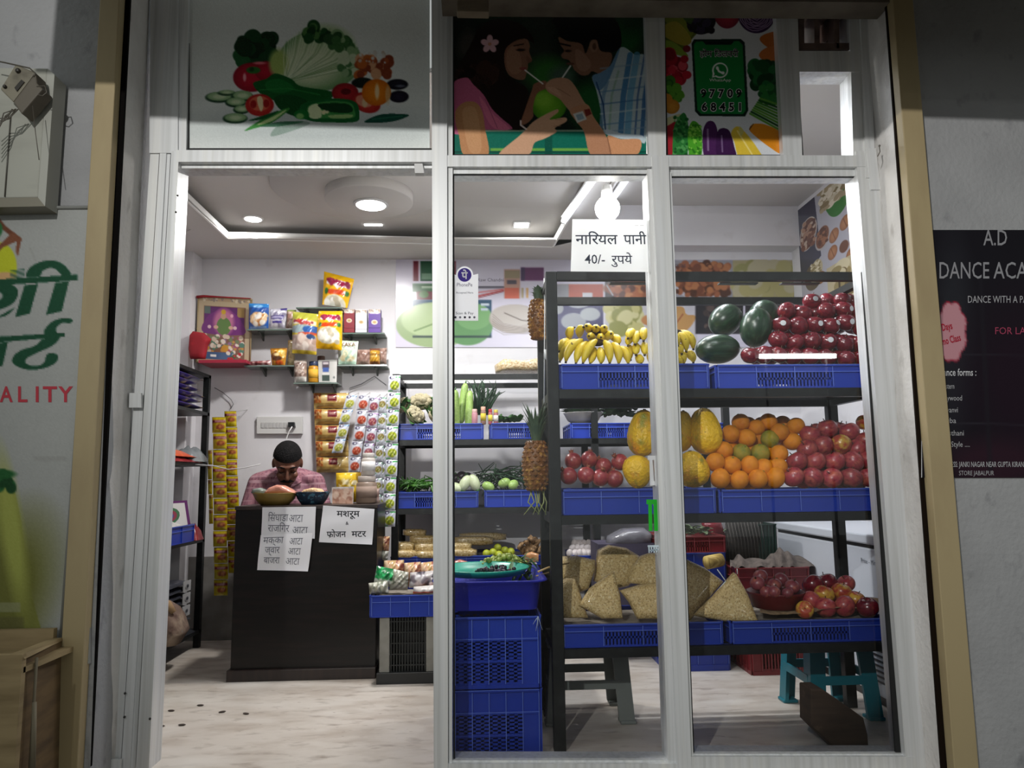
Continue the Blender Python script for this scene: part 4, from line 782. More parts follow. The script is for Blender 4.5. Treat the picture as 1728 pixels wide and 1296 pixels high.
ORG = round_proto('orange', oran, 1, 'orange', lambda d: 1-.05*abs(d.z)**3, orange_kid); ORGG = round_proto('orange', orag, 1, 'orange', lambda d: 1-.05*abs(d.z)**3+.02*sin(6*atan2(d.y, d.x)), orange_kid)
ORGP = round_proto('orange', oran, 1, 'orange', lambda d: 1+.16*max(0, d.z)**4+.02*sin(5*atan2(d.y, d.x)), orange_kid)
POM = round_proto('pomegranate', pomg, 1, 'pomegranate', lambda d: 1+.03*sin(3*atan2(d.y, d.x))*(1-d.z*d.z), pom_kid)
rg = random.Random(12)
def rows_of(kind, where, rows, pick, words_):
    """rows listed from the lowest up: (row name, Y, radius px, [(x, y, word)])"""
    for rn, Y, rpx, pts in rows:
        pts = sorted(pts)
        for i, p in enumerate(pts):
            w = p[2] if len(p) > 2 else ''; r = rpx*mpp(Y)*(p[3] if len(p) > 3 else 1)
            place = 'alone' if len(pts) == 1 else f'{ORD[i]} from left'
            pr = pick(w); lab = f"{words_(w)} {kind}, {place} in {rn} row {where}"
            if 's' in w: rot = (rg.uniform(-.3, .3), rg.uniform(-.3, .3), rg.uniform(-.5, .4))
            else: rot = (rg.uniform(-.9, .5), rg.uniform(-.7, .7), rg.uniform(0, 6))
            put(pr, W(p[0], p[1], Y), rot, (r, r, r*rg.uniform(.96, 1.06)), lab)
            if i and kind != 'pomegranate':
                q = pts[i-1]; k = 1.05*rpx*mpp(Y+.05)
                put(pick(''), W((p[0]+q[0])/2, (p[1]+q[1])/2+1.5, Y+.06), (rg.uniform(-.9, .5), rg.uniform(-.7, .7), rg.uniform(0, 6)), k, f"{words_('')} {kind} wedged behind the {rn} row {where}, gap {ORD[i-1]} from left")
rows_of('apple', 'of topmost shelf', [
    ('lowest', 2.91, 15.6, [(1266, 600), (1289, 599), (1314, 599), (1339, 602), (1368, 601), (1396, 603), (1428, 606), (1455, 606)]),
    ('second', 2.95, 16.2, [(1313, 573), (1341, 578), (1370, 575), (1397, 577, 's'), (1425, 580), (1451, 580, 's')]),
    ('third', 2.99, 16.2, [(1318, 548, 's'), (1347, 550), (1375, 548, 's'), (1401, 551, 's'), (1427, 544, 's'), (1453, 552)]),
    ('fourth', 3.03, 15.6, [(1328, 525), (1355, 531), (1394, 525), (1424, 523, 's'), (1449, 526, 's')]),
    ('topmost', 3.07, 15.4, [(1370, 509, 's'), (1422, 508), (1440, 511)])],
    lambda w: A_DS if 's' in w else A_D, lambda w: 'dark red' + (' stickered' if 's' in w else ''))
rows_of('apple', 'of middle shelf', [
    ('lowest', 2.92, 17.4, [(1339, 805), (1371, 806), (1404, 807), (1437, 807), (1467, 806)]),
    ('second', 2.96, 17.4, [(1345, 779), (1376, 779), (1408, 779), (1440, 779), (1466, 777)]),
    ('third', 3.00, 17, [(1363, 759), (1389, 752), (1419, 750, 'y'), (1446, 757), (1461, 744, 's')]),
    ('fourth', 3.04, 17, [(1367, 734), (1396, 724), (1433, 729)]),
    ('topmost', 3.08, 14.5, [(1460, 713, 'y')])],
    lambda w: {'s': A_PS, 'y': A_Y}.get(w, A_P), lambda w: 'rosy red' + {'s': ' stickered', 'y': ' yellow-blushed'}.get(w, ''))
rows_of('orange', 'beside the papayas', [
    ('lowest', 2.92, 16.6, [(1215, 808, 'p'), (1248, 810), (1279, 808), (1308, 807, 'p')]),
    ('second', 2.95, 16.2, [(1207, 780), (1235, 785), (1265, 786, 'p'), (1289, 790), (1313, 788)]),
    ('third', 2.99, 16.2, [(1221, 760), (1251, 764, 'g'), (1283, 765, 'g'), (1314, 766)]),
    ('fourth', 3.03, 15.8, [(1233, 732), (1260, 739), (1299, 741, 'g'), (1316, 729), (1337, 745)]),
    ('topmost', 3.07, 15.4, [(1250, 713), (1276, 722), (1297, 712), (1343, 719)])],
    lambda w: {'g': ORGG, 'p': ORGP}.get(w, ORG), lambda w: {'g': 'dull greenish', 'p': 'pear-shaped bright'}.get(w, 'bright round'))
rows_of('pomegranate', 'of middle shelf', [
    ('lowest', 2.91, 14.6, [(960, 803), (989, 802), (1013, 806), (1037, 808)]), ('upper', 2.97, 14.4, [(967, 778), (994, 775), (1018, 787), (1046, 780)])], lambda w: POM, lambda w: 'dull red')
# papayas
def papaya_proto():
    t = bpy.data.objects.new('papaya', None); COL.objects.link(t); t['category'] = 'papaya'
    mb = MB(); mb.lathe([(0, -1), (.16, -.985), (.42, -.9), (.66, -.72), (.80, -.45), (.85, -.15), (.80, .18), (.68, .48), (.55, .72), (.38, .9), (.18, .985), (0, 1)], 20, fn=lambda a, z: 1+.035*cos(5*a)); mb.build('rind', papm, t, local=True)
    mb = MB(); mb.lathe([(.10, .95), (.09, 1.03), (0, 1.04)], 8); mb.build('stem', stemm, t, local=True); return t
PAP = papaya_proto()
for x, y, rx, ry, Y, rot, lab in ((1085, 731, 26, 40, 3.00, (.1, .05, .4), 'tall mottled papaya standing against the second mullion over the pomegranates'), (1075, 796, 25, 28, 2.92, (3.0, .1, 1), 'short round papaya resting beside the last pomegranate in its crate'),
        (1151, 728, 20, 35, 3.02, (.05, -.1, 2), 'slim papaya half hidden behind the second mullion'), (1190, 728, 28.5, 40, 3.00, (.1, .08, 3), 'tall bright yellow papaya standing beside the oranges'), (1169, 792, 28, 31, 2.92, (.1, -.05, 5), 'squat pointed papaya standing at the crate edge below the tall one')):
    k = mpp(Y); put(PAP, W(x, y, Y), rot, (rx*k/.85, rx*k/.85, ry*k), lab)
def mel_kid(t, r): mb = MB(); mb.tube([(0, 0, .98), (.02, 0, 1.06), (.09, 0, 1.1)], .02, 6); mb.build('stem', stemm, t, local=True)
MEL = round_proto('watermelon', melm, 1, 'watermelon', None, mel_kid)
for x, y, rx, ry, Y, rot, lab in ((1211, 589, 26, 40, 2.99, (0, 1.5, .1), 'dark green watermelon lying lengthwise lowest at the bananas'), (1224, 540, 26.5, 31, 3.12, (.1, .9, 0), 'tilted watermelon with its stem up above the lying one'),
        (1276, 553, 28, 35, 3.02, (.1, .2, 0), 'upright watermelon standing against the dark red apples'), (1290, 532, 27, 27, 3.17, (0, .5, .5), 'round watermelon half hidden behind the upright one')):
    k = mpp(Y); put(MEL, W(x, y, Y), rot, (rx*k, rx*k, ry*k), lab)
# bananas
def bunch(label, crown, bananas, Yc):
    cp = W(*crown, Yc); t = thing('banana_bunch', label, 'bananas', cp)
    for (x0, y0, d0, x1, y1, d1, bx, by, r) in bananas:
        a, c = W(x0, y0, Yc+d0), W(x1, y1, Yc+d1); m_ = (a+c)/2+Vector((bx*mpp(Yc), -.012, -by*mpp(Yc))); L = []; R = []
        for i in range(9):
            s = i/8; L.append(a*(1-s)**2+m_*2*s*(1-s)+c*s*s); R.append(r*(.42, .72, .92, 1.0, 1.0, .97, .86, .6, .28)[i])
        mb = MB(); mb.tube(L, R, 7); ba = mb.build('banana', banm, t)
        mb = MB('#33230f'); d = (L[-1]-L[-2]).normalized(); mb.tube([L[-1]-d*.002, L[-1]+d*.007], r*.26, 6); mb.build('tip', SATIN, ba, origin=None)
    mb = MB('#3a2a14'); mb.ell(cp, (.03, .02, .016)); mb.build('crown', MATTE, t); return t
B = .0185
bunch('large banana bunch fanned over the crate front beside the rack post', (1008, 578), [(962, 577, .05, 944, 592, 0, -6, -10, B), (975, 575, .03, 945, 609, 0, -10, -12, B), (983, 574, 0, 955, 610, -.03, -12, -10, B), (992, 578, 0, 972, 612, -.05, -8, -8, B), (1006, 574, -.02, 984, 612, -.05, -6, -6, B), (1004, 588, .02, 996, 613, -.04, 0, -2, B*.9), (1012, 588, .0, 1014, 613, -.05, 2, -2, B), (1020, 576, -.02, 1029, 612, -.05, 6, -6, B), (1033, 580, 0, 1044, 613, -.04, 8, -8, B), (1044, 587, .02, 1060, 613, -.02, 8, -8, B)], 2.95)
bunch('small banana bunch with tips turned up on top of the large one', (1005, 560), [(962, 572, .02, 968, 553, 0, -8, -4, B), (978, 568, .04, 984, 552, -.04, -5, -6, B), (998, 562, .06, 990, 550, -.06, -2, -4, B), (1004, 565, .06, 1006, 552, -.06, 0, -5, B), (1012, 566, .05, 1020, 552, -.05, 4, -4, B), (1000, 574, .04, 994, 567, -.07, 0, -4, B), (1012, 574, .04, 1014, 569, -.07, 0, -3, B), (1020, 572, .04, 1031, 563, -.05, 4, -3, B), (1030, 570, .03, 1044, 580, -.02, 6, -6, B)], 3.0)
bunch('banana bunch with dark bruises pressed against the second mullion', (1080, 566), [(1072, 566, .02, 1060, 582, -.02, -8, -4, B), (1070, 560, .03, 1060, 570, -.05, -4, -6, B), (1076, 562, .02, 1072, 580, -.04, -3, -5, B), (1086, 556, .02, 1086, 574, -.04, 0, -5, B), (1074, 582, .02, 1073, 598, -.04, -2, -3, B), (1086, 580, .02, 1088, 598, -.04, 1, -3, B), (1062, 582, .02, 1064, 606, -.02, -3, 0, B*.9), (1076, 602, .0, 1082, 613, -.04, 0, -2, B), (1094, 598, 0, 1100, 613, -.04, 3, -2, B)], 2.98)
bunch('banana bunch curling down beside the lying watermelon', (1140, 562), [(1132, 566, .0, 1144, 582, -.04, 4, -6, B), (1140, 562, .0, 1158, 592, -.03, 10, -8, B), (1146, 560, .02, 1170, 588, -.02, 12, -8, B), (1136, 584, .0, 1150, 596, -.04, 4, -5, B), (1140, 594, .0, 1154, 613, -.03, 6, -5, B), (1156, 594, .0, 1170, 611, -.02, 6, -4, B), (1130, 604, -.02, 1150, 614, -.05, 4, -3, B)], 2.96)
# pineapples hung from the post
pinm = pm('pineapple_skin', '#7a4c1c', .5, vc=False, layers=[('#b98a3c', 45, .54, .68), ('#452a10', 34, .52, .72)], bump=(60, .4, .004)); pinl = pm('pineapple_leaf', '#4c5f46', .5, layers=[('#35473a', 14, .45, .7), ('#9aa888', 20, .62, .85)])
def pineapple(label, cx, top, bot, rx, Y, leaf, crown_up):
    k = mpp(Y); a, c = W(cx, top, Y), W(cx, bot, Y); t = thing('pineapple', label, 'pineapple', c); h = (a-c).length; R = rx*k
    mb = MB(); g = random.Random(cx); rows_, n = 11, 13; pr = [(0, 0)]+[(R*sin(pi*(.13+.73*i/rows_))**.55, h*(i/rows_)) for i in range(rows_+1)]+[(0, h)]
    mb.lathe(pr, 22, (c.x, c.y, c.z)); body = mb.build('pineapple_body', pinm, t)
    mb = MB()
    for i in range(rows_):
        rr, zz = pr[i+1]; rr = (pr[i+1][0]+pr[i+2][0])/2
        for q in range(n):
            an = 2*pi*(q+.5*(i % 2))/n; d = Vector((cos(an), sin(an), 0)); p = Vector((c.x, c.y, c.z+h*(i+.5)/rows_))+d*rr*.96; M = d.to_track_quat('Z', 'Y').to_matrix()
            w_, hh = rr*2.9/n*1.02, h/rows_*.62
            mb.add([p+M @ Vector((0, hh, 0)), p+M @ Vector((w_, 0, 0)), p+M @ Vector((0, -hh, 0)), p+M @ Vector((-w_, 0, 0)), p+d*.009+Vector((0, 0, -.002))], [(0, 4, 1), (1, 4, 2), (2, 4, 3), (3, 4, 0)], smooth=False)
    mb.build('scale_pattern', pinm, body)
    mb = MB(); base = a
    for i in range(46):
        an = g.uniform(0, 2*pi); up = leaf*g.uniform(.45, 1); out = up*g.uniform(.08, .5); d = Vector((cos(an), sin(an), 0)); w_ = Vector((-sin(an), cos(an), 0))*.009; p0 = base+d*R*.25+Vector((0, 0, -.01+up*.25*(i/46)))
        p1 = p0+d*out*.35+Vector((0, 0, up*.55)); p2 = p0+d*out+Vector((0, 0, up*(.95 if crown_up else .6)))
        mb.add([p0-w_, p0+w_, p1-w_*.9, p1+w_*.9, p2, p0+Vector((0, 0, .0))+d*.006, p1+d*.005], [(0, 5, 6, 2), (5, 1, 3, 6), (2, 6, 4), (6, 3, 4)], smooth=True)
    mb.build('leaf_crown', pinl, t)
    return t
pineapple('small brown pineapple hung high on the rack post, leaves over the wall poster', 909, 506, 573, 17, 3.12, .10, False)
pp = pineapple('large golden pineapple hung low on the rack post beside green beans', 905, 744, 828, 22.5, 2.98, .16, True)
b = MB('#a3a86a'); g = random.Random(2)
for i in range(7): p = W(894+i*4, 826, 2.98); b.tube([p, p+Vector((g.uniform(-.02, .02), g.uniform(-.01, .01), -.05)), p+Vector((g.uniform(-.03, .05), 0, -.10))], [.003, .003, .001], 5)
b.build('dry_stalk', SATIN, pp)
b = MB('#d5d8da'); b.tube([W(918, 470, 3.1), W(919, 520, 3.08), W(918, 700, 3.02)], .0025, 5); b.tube([W(921, 590, 3.05), W(921, 606, 3.05)], .008, 8); tag(b.build('hanging_string', SATIN), 'white plastic string hanging down the rack post beside the pineapples', 'string')

# ---- lowest shelf: puffed grain bags, bowl, apples
grm = pm('puffed_grain', '#cdb27a', .5, coat=.6, rand=.06, layers=[('#a58850', 160, .50, .62), ('#e6d6a8', 120, .56, .70), ('#7a6034', 230, .62, .72)], bump=(190, .8, .006))
filmm = glassmat('clear_film', (.97, .97, .97))
def puffy(mb, pts, mp, t, col=None, lean=0.0):
    """closed cushion over an outline; mp gives the mid surface point, thickness t along Y"""
    n = len(pts); cx = sum(p[0] for p in pts)/n; cy = sum(p[1] for p in pts)/n; y1 = max(p[1] for p in pts); y0 = min(p[1] for p in pts); rings = ((1, 0), (.97, .45), (.88, .8), (.65, .97), (.3, 1)); vs = []; fs = []
    for sd in (-1, 1):
        b0 = len(vs)
        for k, (s, d) in enumerate(rings):
            for (x, y) in pts:
                X, Yp = cx+(x-cx)*s, cy+(y-cy)*s; p = mp(X, Yp); vs.append(p+Vector((0, sd*t/2*d+lean*(y1-Yp)/(y1-y0+1e-6), 0)))
        vs.append(mp(cx, cy)+Vector((0, sd*t/2+lean*(y1-cy)/(y1-y0+1e-6), 0))); ctr = len(vs)-1
        for k in range(len(rings)-1):
            for i in range(n):
                q = (b0+k*n+i, b0+k*n+(i+1) % n, b0+(k+1)*n+(i+1) % n, b0+(k+1)*n+i); fs.append(q if sd < 0 else q[::-1])
        k = len(rings)-1
        for i in range(n): q = (b0+k*n+i, b0+k*n+(i+1) % n, ctr); fs.append(q if sd < 0 else q[::-1])
    mb.add(vs, fs, col, True); return mb
def dens(P, n=4):
    o = []
    for i in range(len(P)):
        a, c = P[i], P[(i+1) % len(P)]; o += [(a[0]+(c[0]-a[0])*k/n, a[1]+(c[1]-a[1])*k/n) for k in range(n)]
    return o
mc = lambda Y: cropmap(900, 860, 4.32, Y)
for lab, Y, t, lean, P in (
        ('tall grain bag propped at the back under the green sign reflection', 3.16, .09, .05, [(480, 300), (560, 262), (690, 285), (790, 345), (760, 480), (690, 560), (560, 580), (440, 520), (460, 400)]),
        ('flat grain bag lying behind the rack post', 3.12, .09, .05, [(205, 350), (330, 345), (462, 375), (455, 440), (400, 580), (340, 600), (205, 520)]),
        ('grain bag leaning at the second mullion, upper one of two', 3.06, .07, .05, [(800, 345), (860, 325), (1010, 325), (1010, 560), (930, 575), (690, 535), (730, 420)]),
        ('grain bag standing upright beside the rack post at the crate edge', 2.98, .07, .04, [(200, 530), (250, 508), (312, 512), (340, 590), (400, 790), (200, 790)]),
        ('fan-shaped grain bag with its peak up in the crate front', 2.93, .06, .05, [(590, 465), (606, 470), (640, 620), (652, 795), (500, 795), (335, 700), (420, 580)]),
        ('grain bag with flat top standing at the second mullion, lower one of two', 2.93, .07, .04, [(640, 600), (780, 560), (930, 545), (1010, 560), (1000, 795), (755, 795), (700, 680)]),
        ('large quarter-round grain bag behind the pointed one', 3.00, .07, .06, [(1085, 378), (1150, 375), (1280, 435), (1405, 530), (1290, 650), (1130, 815), (1060, 800)]),
        ('pointed triangular grain bag leaning out over two crates', 2.89, .05, .05, [(1490, 468), (1510, 480), (1580, 620), (1640, 825), (1400, 815), (1165, 775), (1320, 640)])):
    mb = MB(); puffy(mb, dens(P), mc(Y), t, lean=lean); tag(mb.build('grain_bag', grm), lab, 'bag', 'puffed grain bags')
b = MB('#dfe6ea'); k = mc(2.925); b.tube([k(1400, 525), k(1300, 640), k(1210, 730)], .002, 5); b.tube([k(1485, 430), k(1488, 470)], .002, 5); b.tube([k(1340, 435), k(1405, 525)], .002, 5); tag(b.build('bag_tie', SATIN), 'pale plastic seam string lying between the two last grain bags', 'string')
c = W(1316, 1018, 3.0); rb = thing('red_bowl', 'red plastic bowl of onions and fruit beside the pointed grain bag', 'bowl', (c.x, c.y, W(1316, 1036, 2.9).z))
redp = pm('red_bowl_plastic', '#5f191d', .35); z0 = W(1316, 1036, 2.9).z; zt = W(1316, 1006, 2.9).z; R = 47*mpp(3.0)
b = MB(); b.lathe([(R*.72, z0), (R*.8, z0+.004), (R*.98, zt-.01), (R*1.04, zt), (R*.97, zt-.002), (R*.9, zt-.014), (R*.75, z0+.02), (0, z0+.015)], 36, (c.x, c.y+.04, 0)); b.build('bowl_body', redp, rb)
onm = pm('onion_skin', '#7d3a42', .35, rand=.15, layers=[('#a4604c', 1.2, .5, .75), ('#5a2432', (4, 4, .6), .5, .8)])
def on_kid(t, r): mb = MB(); mb.tube([(0, 0, r*.9), (0, .1*r, r*1.3)], [r*.14, r*.05], 6); mb.build('root_tip', stemm, t, local=True)
ONI = round_proto('onion', onm, 1, 'onion', lambda d: 1-.12*abs(d.z)**2, on_kid)
for x, y, Y, r, lab in ((1278, 984, 2.99, 12.5, 'purplish onion against the bowl rim nearest the grain bag'), (1337, 990, 2.98, 12.5, 'tan-topped onion at the bowl rim near the apples'), (1307, 987, 3.04, 12, 'onion in the middle of the red bowl'), (1306, 999, 2.95, 11, 'onion lowest at the front of the red bowl'), (1283, 972, 3.10, 12, 'onion at the back of the red bowl by the burlap'), (1318, 978, 3.10, 12, 'dark onion at the back middle of the red bowl'), (1329, 1001, 2.94, 10, 'small onion at the front rim of the red bowl'), (1293, 998, 2.97, 11, 'pale small onion low in the red bowl front')):
    k = r*mpp(Y); put(ONI, W(x, y, Y), (rg.uniform(-.6, .6), rg.uniform(-.6, .6), rg.uniform(0, 6)), k, lab)
for x, y, Y, r, pr, lab in ((1464, 1025, 2.90, 17.5, A_PS if False else A_D, 'large dark red apple at the end of the lowest shelf on the crate rim'), (1426, 1023, 2.93, 17, A_P, 'rosy apple next to the large dark one on the lowest shelf'), (1393, 1025, 2.94, 17, A_P, 'glossy rosy apple in the middle of the lowest shelf row'), (1358, 1029, 2.92, 14, A_Y, 'yellow-sided apple touching the red bowl on the lowest shelf'), (1369, 1013, 2.98, 15, A_P, 'dull red apple behind the yellow-sided one by the bowl'),
        (1391, 1003, 3.0, 16, A_Y, 'pale yellow apple on top of the lowest shelf heap'), (1420, 999, 3.02, 16, A_Y, 'yellow and red apple topping the lowest shelf heap'), (1444, 1012, 2.99, 15, A_Y, 'yellow apple behind the large dark red one'), (1408, 1012, 3.04, 14, A_P, 'red apple deep in the lowest shelf heap'), (1372, 987, 3.06, 17, A_D, 'dusky brown-red apple at the back of the lowest shelf heap'), (1395, 984, 3.09, 17, A_D, 'dusky apple furthest back over the lowest shelf heap'), (1428, 985, 3.1, 14, A_P, 'small red apple at the back end of the lowest shelf heap')):
    k = r*mpp(Y); put(pr, W(x, y, Y), (rg.uniform(-1.2, .2), rg.uniform(-.6, .6), rg.uniform(0, 6)), k, lab)
b = MB(); g = random.Random(8); burl = pm('brown_burlap', '#8a7456', .95, layers=[('#6a563c', 60, .45, .7)], bump=(150, .5))
b.grid([[W(1282+i*9.5, 1037+6*sin(i*.25+.6)-6-2*sin(j*1.2)-j*2.4, 2.90+j*.03)+Vector((0, g.uniform(-.003, .003), g.uniform(-.003, .003))) for i in range(24)] for j in range(9)]); tag(b.build('burlap_cloth', burl), 'brown burlap cloth lining the crate under bowl and apples', 'cloth')
# ============================================================ vegetable rack along the back wall
VY0, VY1 = 4.40, 4.86
VX0, VX1 = W(661, 800, VY0).x, W(1236, 800, VY0).x
VZ = [W(700, 742, VY0).z, W(700, 858, VY0).z, W(700, 957, VY0).z]; VT = W(700, 631, VY0).z
vr = thing('vegetable_rack', 'long black steel rack of vegetable crates along the white back wall', 'rack', ((VX0+VX1)/2, VY0, 0))
for x in (VX0, W(1000, 800, VY0).x, VX1-.04):
    for y0 in (VY0, VY1-.04): b = MB(); b.box(x, x+.04, y0, y0+.04, 0, VT); b.build('post', blackm, vr)
for z in VZ+[VT]:
    b = MB(); b.box(VX0+.04, VX1-.04, VY0, VY0+.03, z-.034, z-.002); b.box(VX0+.04, VX1-.04, VY1-.03, VY1, z-.034, z-.002); b.box(VX0+.005, VX0+.035, VY0+.04, VY1-.04, z-.034, z-.002); b.box(VX1-.035, VX1-.005, VY0+.04, VY1-.04, z-.034, z-.002)
    if z != VT:
        for k in range(7): y = VY0+.04+k*.056; b.box(VX0+.035, VX1-.035, y, y+.02, z-.010, z-.003)
    b.build('shelf', blackm, vr)
VC = VY0+.006
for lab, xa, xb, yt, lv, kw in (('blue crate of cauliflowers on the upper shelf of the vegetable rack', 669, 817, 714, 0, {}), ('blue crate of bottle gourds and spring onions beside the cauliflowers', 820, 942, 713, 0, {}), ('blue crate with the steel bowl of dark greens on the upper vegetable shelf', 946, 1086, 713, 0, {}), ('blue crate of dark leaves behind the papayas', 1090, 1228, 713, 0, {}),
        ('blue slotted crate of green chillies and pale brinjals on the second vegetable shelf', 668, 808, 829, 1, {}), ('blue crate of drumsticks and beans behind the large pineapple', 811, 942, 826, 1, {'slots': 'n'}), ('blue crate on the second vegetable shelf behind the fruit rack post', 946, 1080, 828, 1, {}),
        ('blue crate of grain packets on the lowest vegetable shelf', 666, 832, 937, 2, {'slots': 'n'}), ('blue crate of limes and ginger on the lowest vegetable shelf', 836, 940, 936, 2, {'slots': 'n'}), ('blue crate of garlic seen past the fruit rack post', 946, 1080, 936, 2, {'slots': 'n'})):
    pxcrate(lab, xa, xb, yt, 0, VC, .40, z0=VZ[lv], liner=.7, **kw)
# cauliflowers
curd = pm('cauliflower_curd', '#d9cfae', .8, layers=[('#c2b48a', 60, .45, .7)], bump=(90, .9, .008)); leafg = pm('green_leaf', '#3f6a34', .55, rand=.1, layers=[('#274c26', 16, .42, .7), ('#6f9450', 24, .62, .85)]); leafd = pm('dark_green_leaf', '#1d3a22', .55, rand=.12, layers=[('#2f5a34', 18, .5, .8), ('#10241a', 14, .5, .8)])
def leaf(mb, p, d, L, w, droop=.3, n=5):
    d = Vector(d).normalized(); s = d.cross(Vector((0, 0, 1))); s = s.normalized() if s.length > .01 else Vector((1, 0, 0)); rows_ = []
    for i in range(n+1):
        t = i/n; c = Vector(p)+d*L*t+Vector((0, 0, -droop*L*t*t)); ww = w*sin(pi*min(.98, .12+.86*t))**.8; up = s.cross(d)*ww*.25
        rows_.append([c-s*ww+up, c-up*.3, c+s*ww+up])
    mb.grid(rows_)
def cauliflower():
    t = bpy.data.objects.new('cauliflower', None); COL.objects.link(t); t['category'] = 'cauliflower'; g = random.Random(3); mb = MB(); mb.ell((0, 0, .3), (.72, .72, .5), nu=18, nv=10)
    for i in range(34):
        a = g.uniform(0, 2*pi); s = sqrt(g.random()); mb.ell((.66*s*cos(a), .66*s*sin(a), .36+.42*sqrt(max(0, 1-s*s))), g.uniform(.16, .24), nu=8, nv=6)
    mb.build('curd', curd, t, local=True); mb = MB()
    for i in range(13): a = i*.483*1; leaf(mb, (.35*cos(a), .35*sin(a), -.1), (cos(a), sin(a), 1.0+.5*sin(i*2.1)), 1.15, .34, .25)
    mb.build('leaf_wrap', leafg, t, local=True); return t
CF = cauliflower()
for x, y, Y, r, rot, lab in ((711, 686, 4.58, 19, (.5, 0, 0), 'large cauliflower on top of the heap in the crate'), (695, 706, 4.47, 18, (.9, .1, 1), 'cauliflower low at the crate front nearest the sachet strip'), (731, 707, 4.48, 17, (.8, -.2, 2), 'cauliflower low at the crate front by the middle mullion'), (682, 690, 4.6, 16, (.6, .4, 4), 'small leafy cauliflower at the back near the rack post'), (735, 689, 4.6, 16, (.5, -.4, 3), 'leafy cauliflower at the back by the middle mullion')):
    k = r*1.22*mpp(Y); put(CF, W(x, y, Y), rot, k, lab)
# bottle gourds
gour = pm('bottle_gourd_skin', '#8fae5a', .4, rand=.08, layers=[('#a9c274', 10, .45, .75), ('#6f9444', 16, .6, .85)])
def gourd_proto():
    t = bpy.data.objects.new('bottle_gourd', None); COL.objects.link(t); t['category'] = 'gourd'; mb = MB(); mb.lathe([(0, -1), (.14, -.97), (.20, -.85), (.215, -.5), (.20, 0), (.19, .5), (.165, .8), (.09, .95), (0, .98)], 14); mb.build('rind', gour, t, local=True)
    mb = MB(); mb.tube([(0, 0, .96), (.03, 0, 1.1)], .035, 6); mb.build('stem', leafg, t, local=True); return t
GO = gourd_proto()
for x, y, Y, L, rot, lab in ((769, 690, 4.55, 33, (.12, -.02, 0), 'pale bottle gourd upright nearest the middle mullion'), (781, 680, 4.62, 35, (.1, .1, 1), 'tall bottle gourd standing at the back of the three'), (792, 690, 4.56, 33, (.1, .12, 2), 'bottle gourd leaning beside the spring onions')):
    k = L*mpp(Y); put(GO, W(x, y, Y), rot, k, lab)
b = MB(); g = random.Random(6)
for i in range(40):
    x = 812+g.uniform(-8, 12); p = W(x, 700, 4.6); q = p+Vector((g.uniform(-.07, .09), g.uniform(-.04, .04), g.uniform(.10, .20))); e = q+Vector((g.uniform(-.04, .05), 0, g.uniform(-.03, .06))); b.tube([p, (p+q)/2+Vector((g.uniform(-.01, .01), 0, .01)), q, e], [.006, .006, .0045, .001], 5)
tag(b.build('spring_onion_leaves', leafd), 'dark spiky spring onion leaves standing behind the gourds', 'spring onions', kind='stuff')
# jar shape, and four jars standing in for bottles mirrored in the glass
def jar(label, x0, x1, ytop, ybot, Y, body, lid, mat=SATIN, lab_=None, name='jar'):
    a, c = W(x0, ybot, Y), W(x1, ytop, Y); r = (c.x-a.x)/2; h = c.z-a.z; ctr = ((a.x+c.x)/2, Y+r, a.z); t = thing(name, label, 'jar', ctr)
    mb = MB(body); mb.lathe([(r*.9, 0), (r, h*.04), (r, h*.72), (r*.8, h*.80)], 20, ctr); mb.build('jar_body', mat, t)
    mb = MB(lid); mb.lathe([(r*.84, h*.79), (r*.86, h*.81), (r*.86, h*.98), (r*.8, h)], 20, ctr); mb.build('lid', SATIN, t)
    if lab_: mb = MB(lab_); mb.lathe([(r*1.01, h*.2), (r*1.012, h*.2), (r*1.012, h*.62), (r*1.01, h*.62)], 20, ctr); mb.build('jar_label', PAPER, t)
    return t
for i, (x0, x1, yt, bc, lc, lb) in enumerate(((796, 806, 690, '#b9828a', '#d8b0a8', None), (811, 820, 686, '#8a6a5c', '#d9a890', '#c9b23a'), (824, 831, 690, '#a3585c', '#b0303a', '#d8c04a'), (833, 841, 691, '#9a5a5c', '#c9b850', '#d6d0c8'))):
    jar(('pinkish jar standing in for a bottle reflection by the gourds', 'yellow-labelled jar second past the gourds, standing in for a bottle reflection', 'red-capped little jar between two labelled jars, standing in for a bottle reflection', 'yellow-topped jar ending the jar row, standing in for a bottle reflection')[i], x0, x1, yt, 716, 4.41, bc, lc, lab_=lb)
b = MB(); g = random.Random(9); c0 = W(860, 712, 4.5)
for i in range(40): leaf(b, (c0.x+g.uniform(-.06, .07), c0.y+g.uniform(-.06, .06), c0.z), (g.uniform(-1, 1), g.uniform(-1, .2), g.uniform(.3, 1.2)), g.uniform(.05, .09), .018)
tag(b.build('leafy_greens', leafg), 'low leafy green vegetable in the crate beside the stand-in jars', 'greens', kind='stuff')
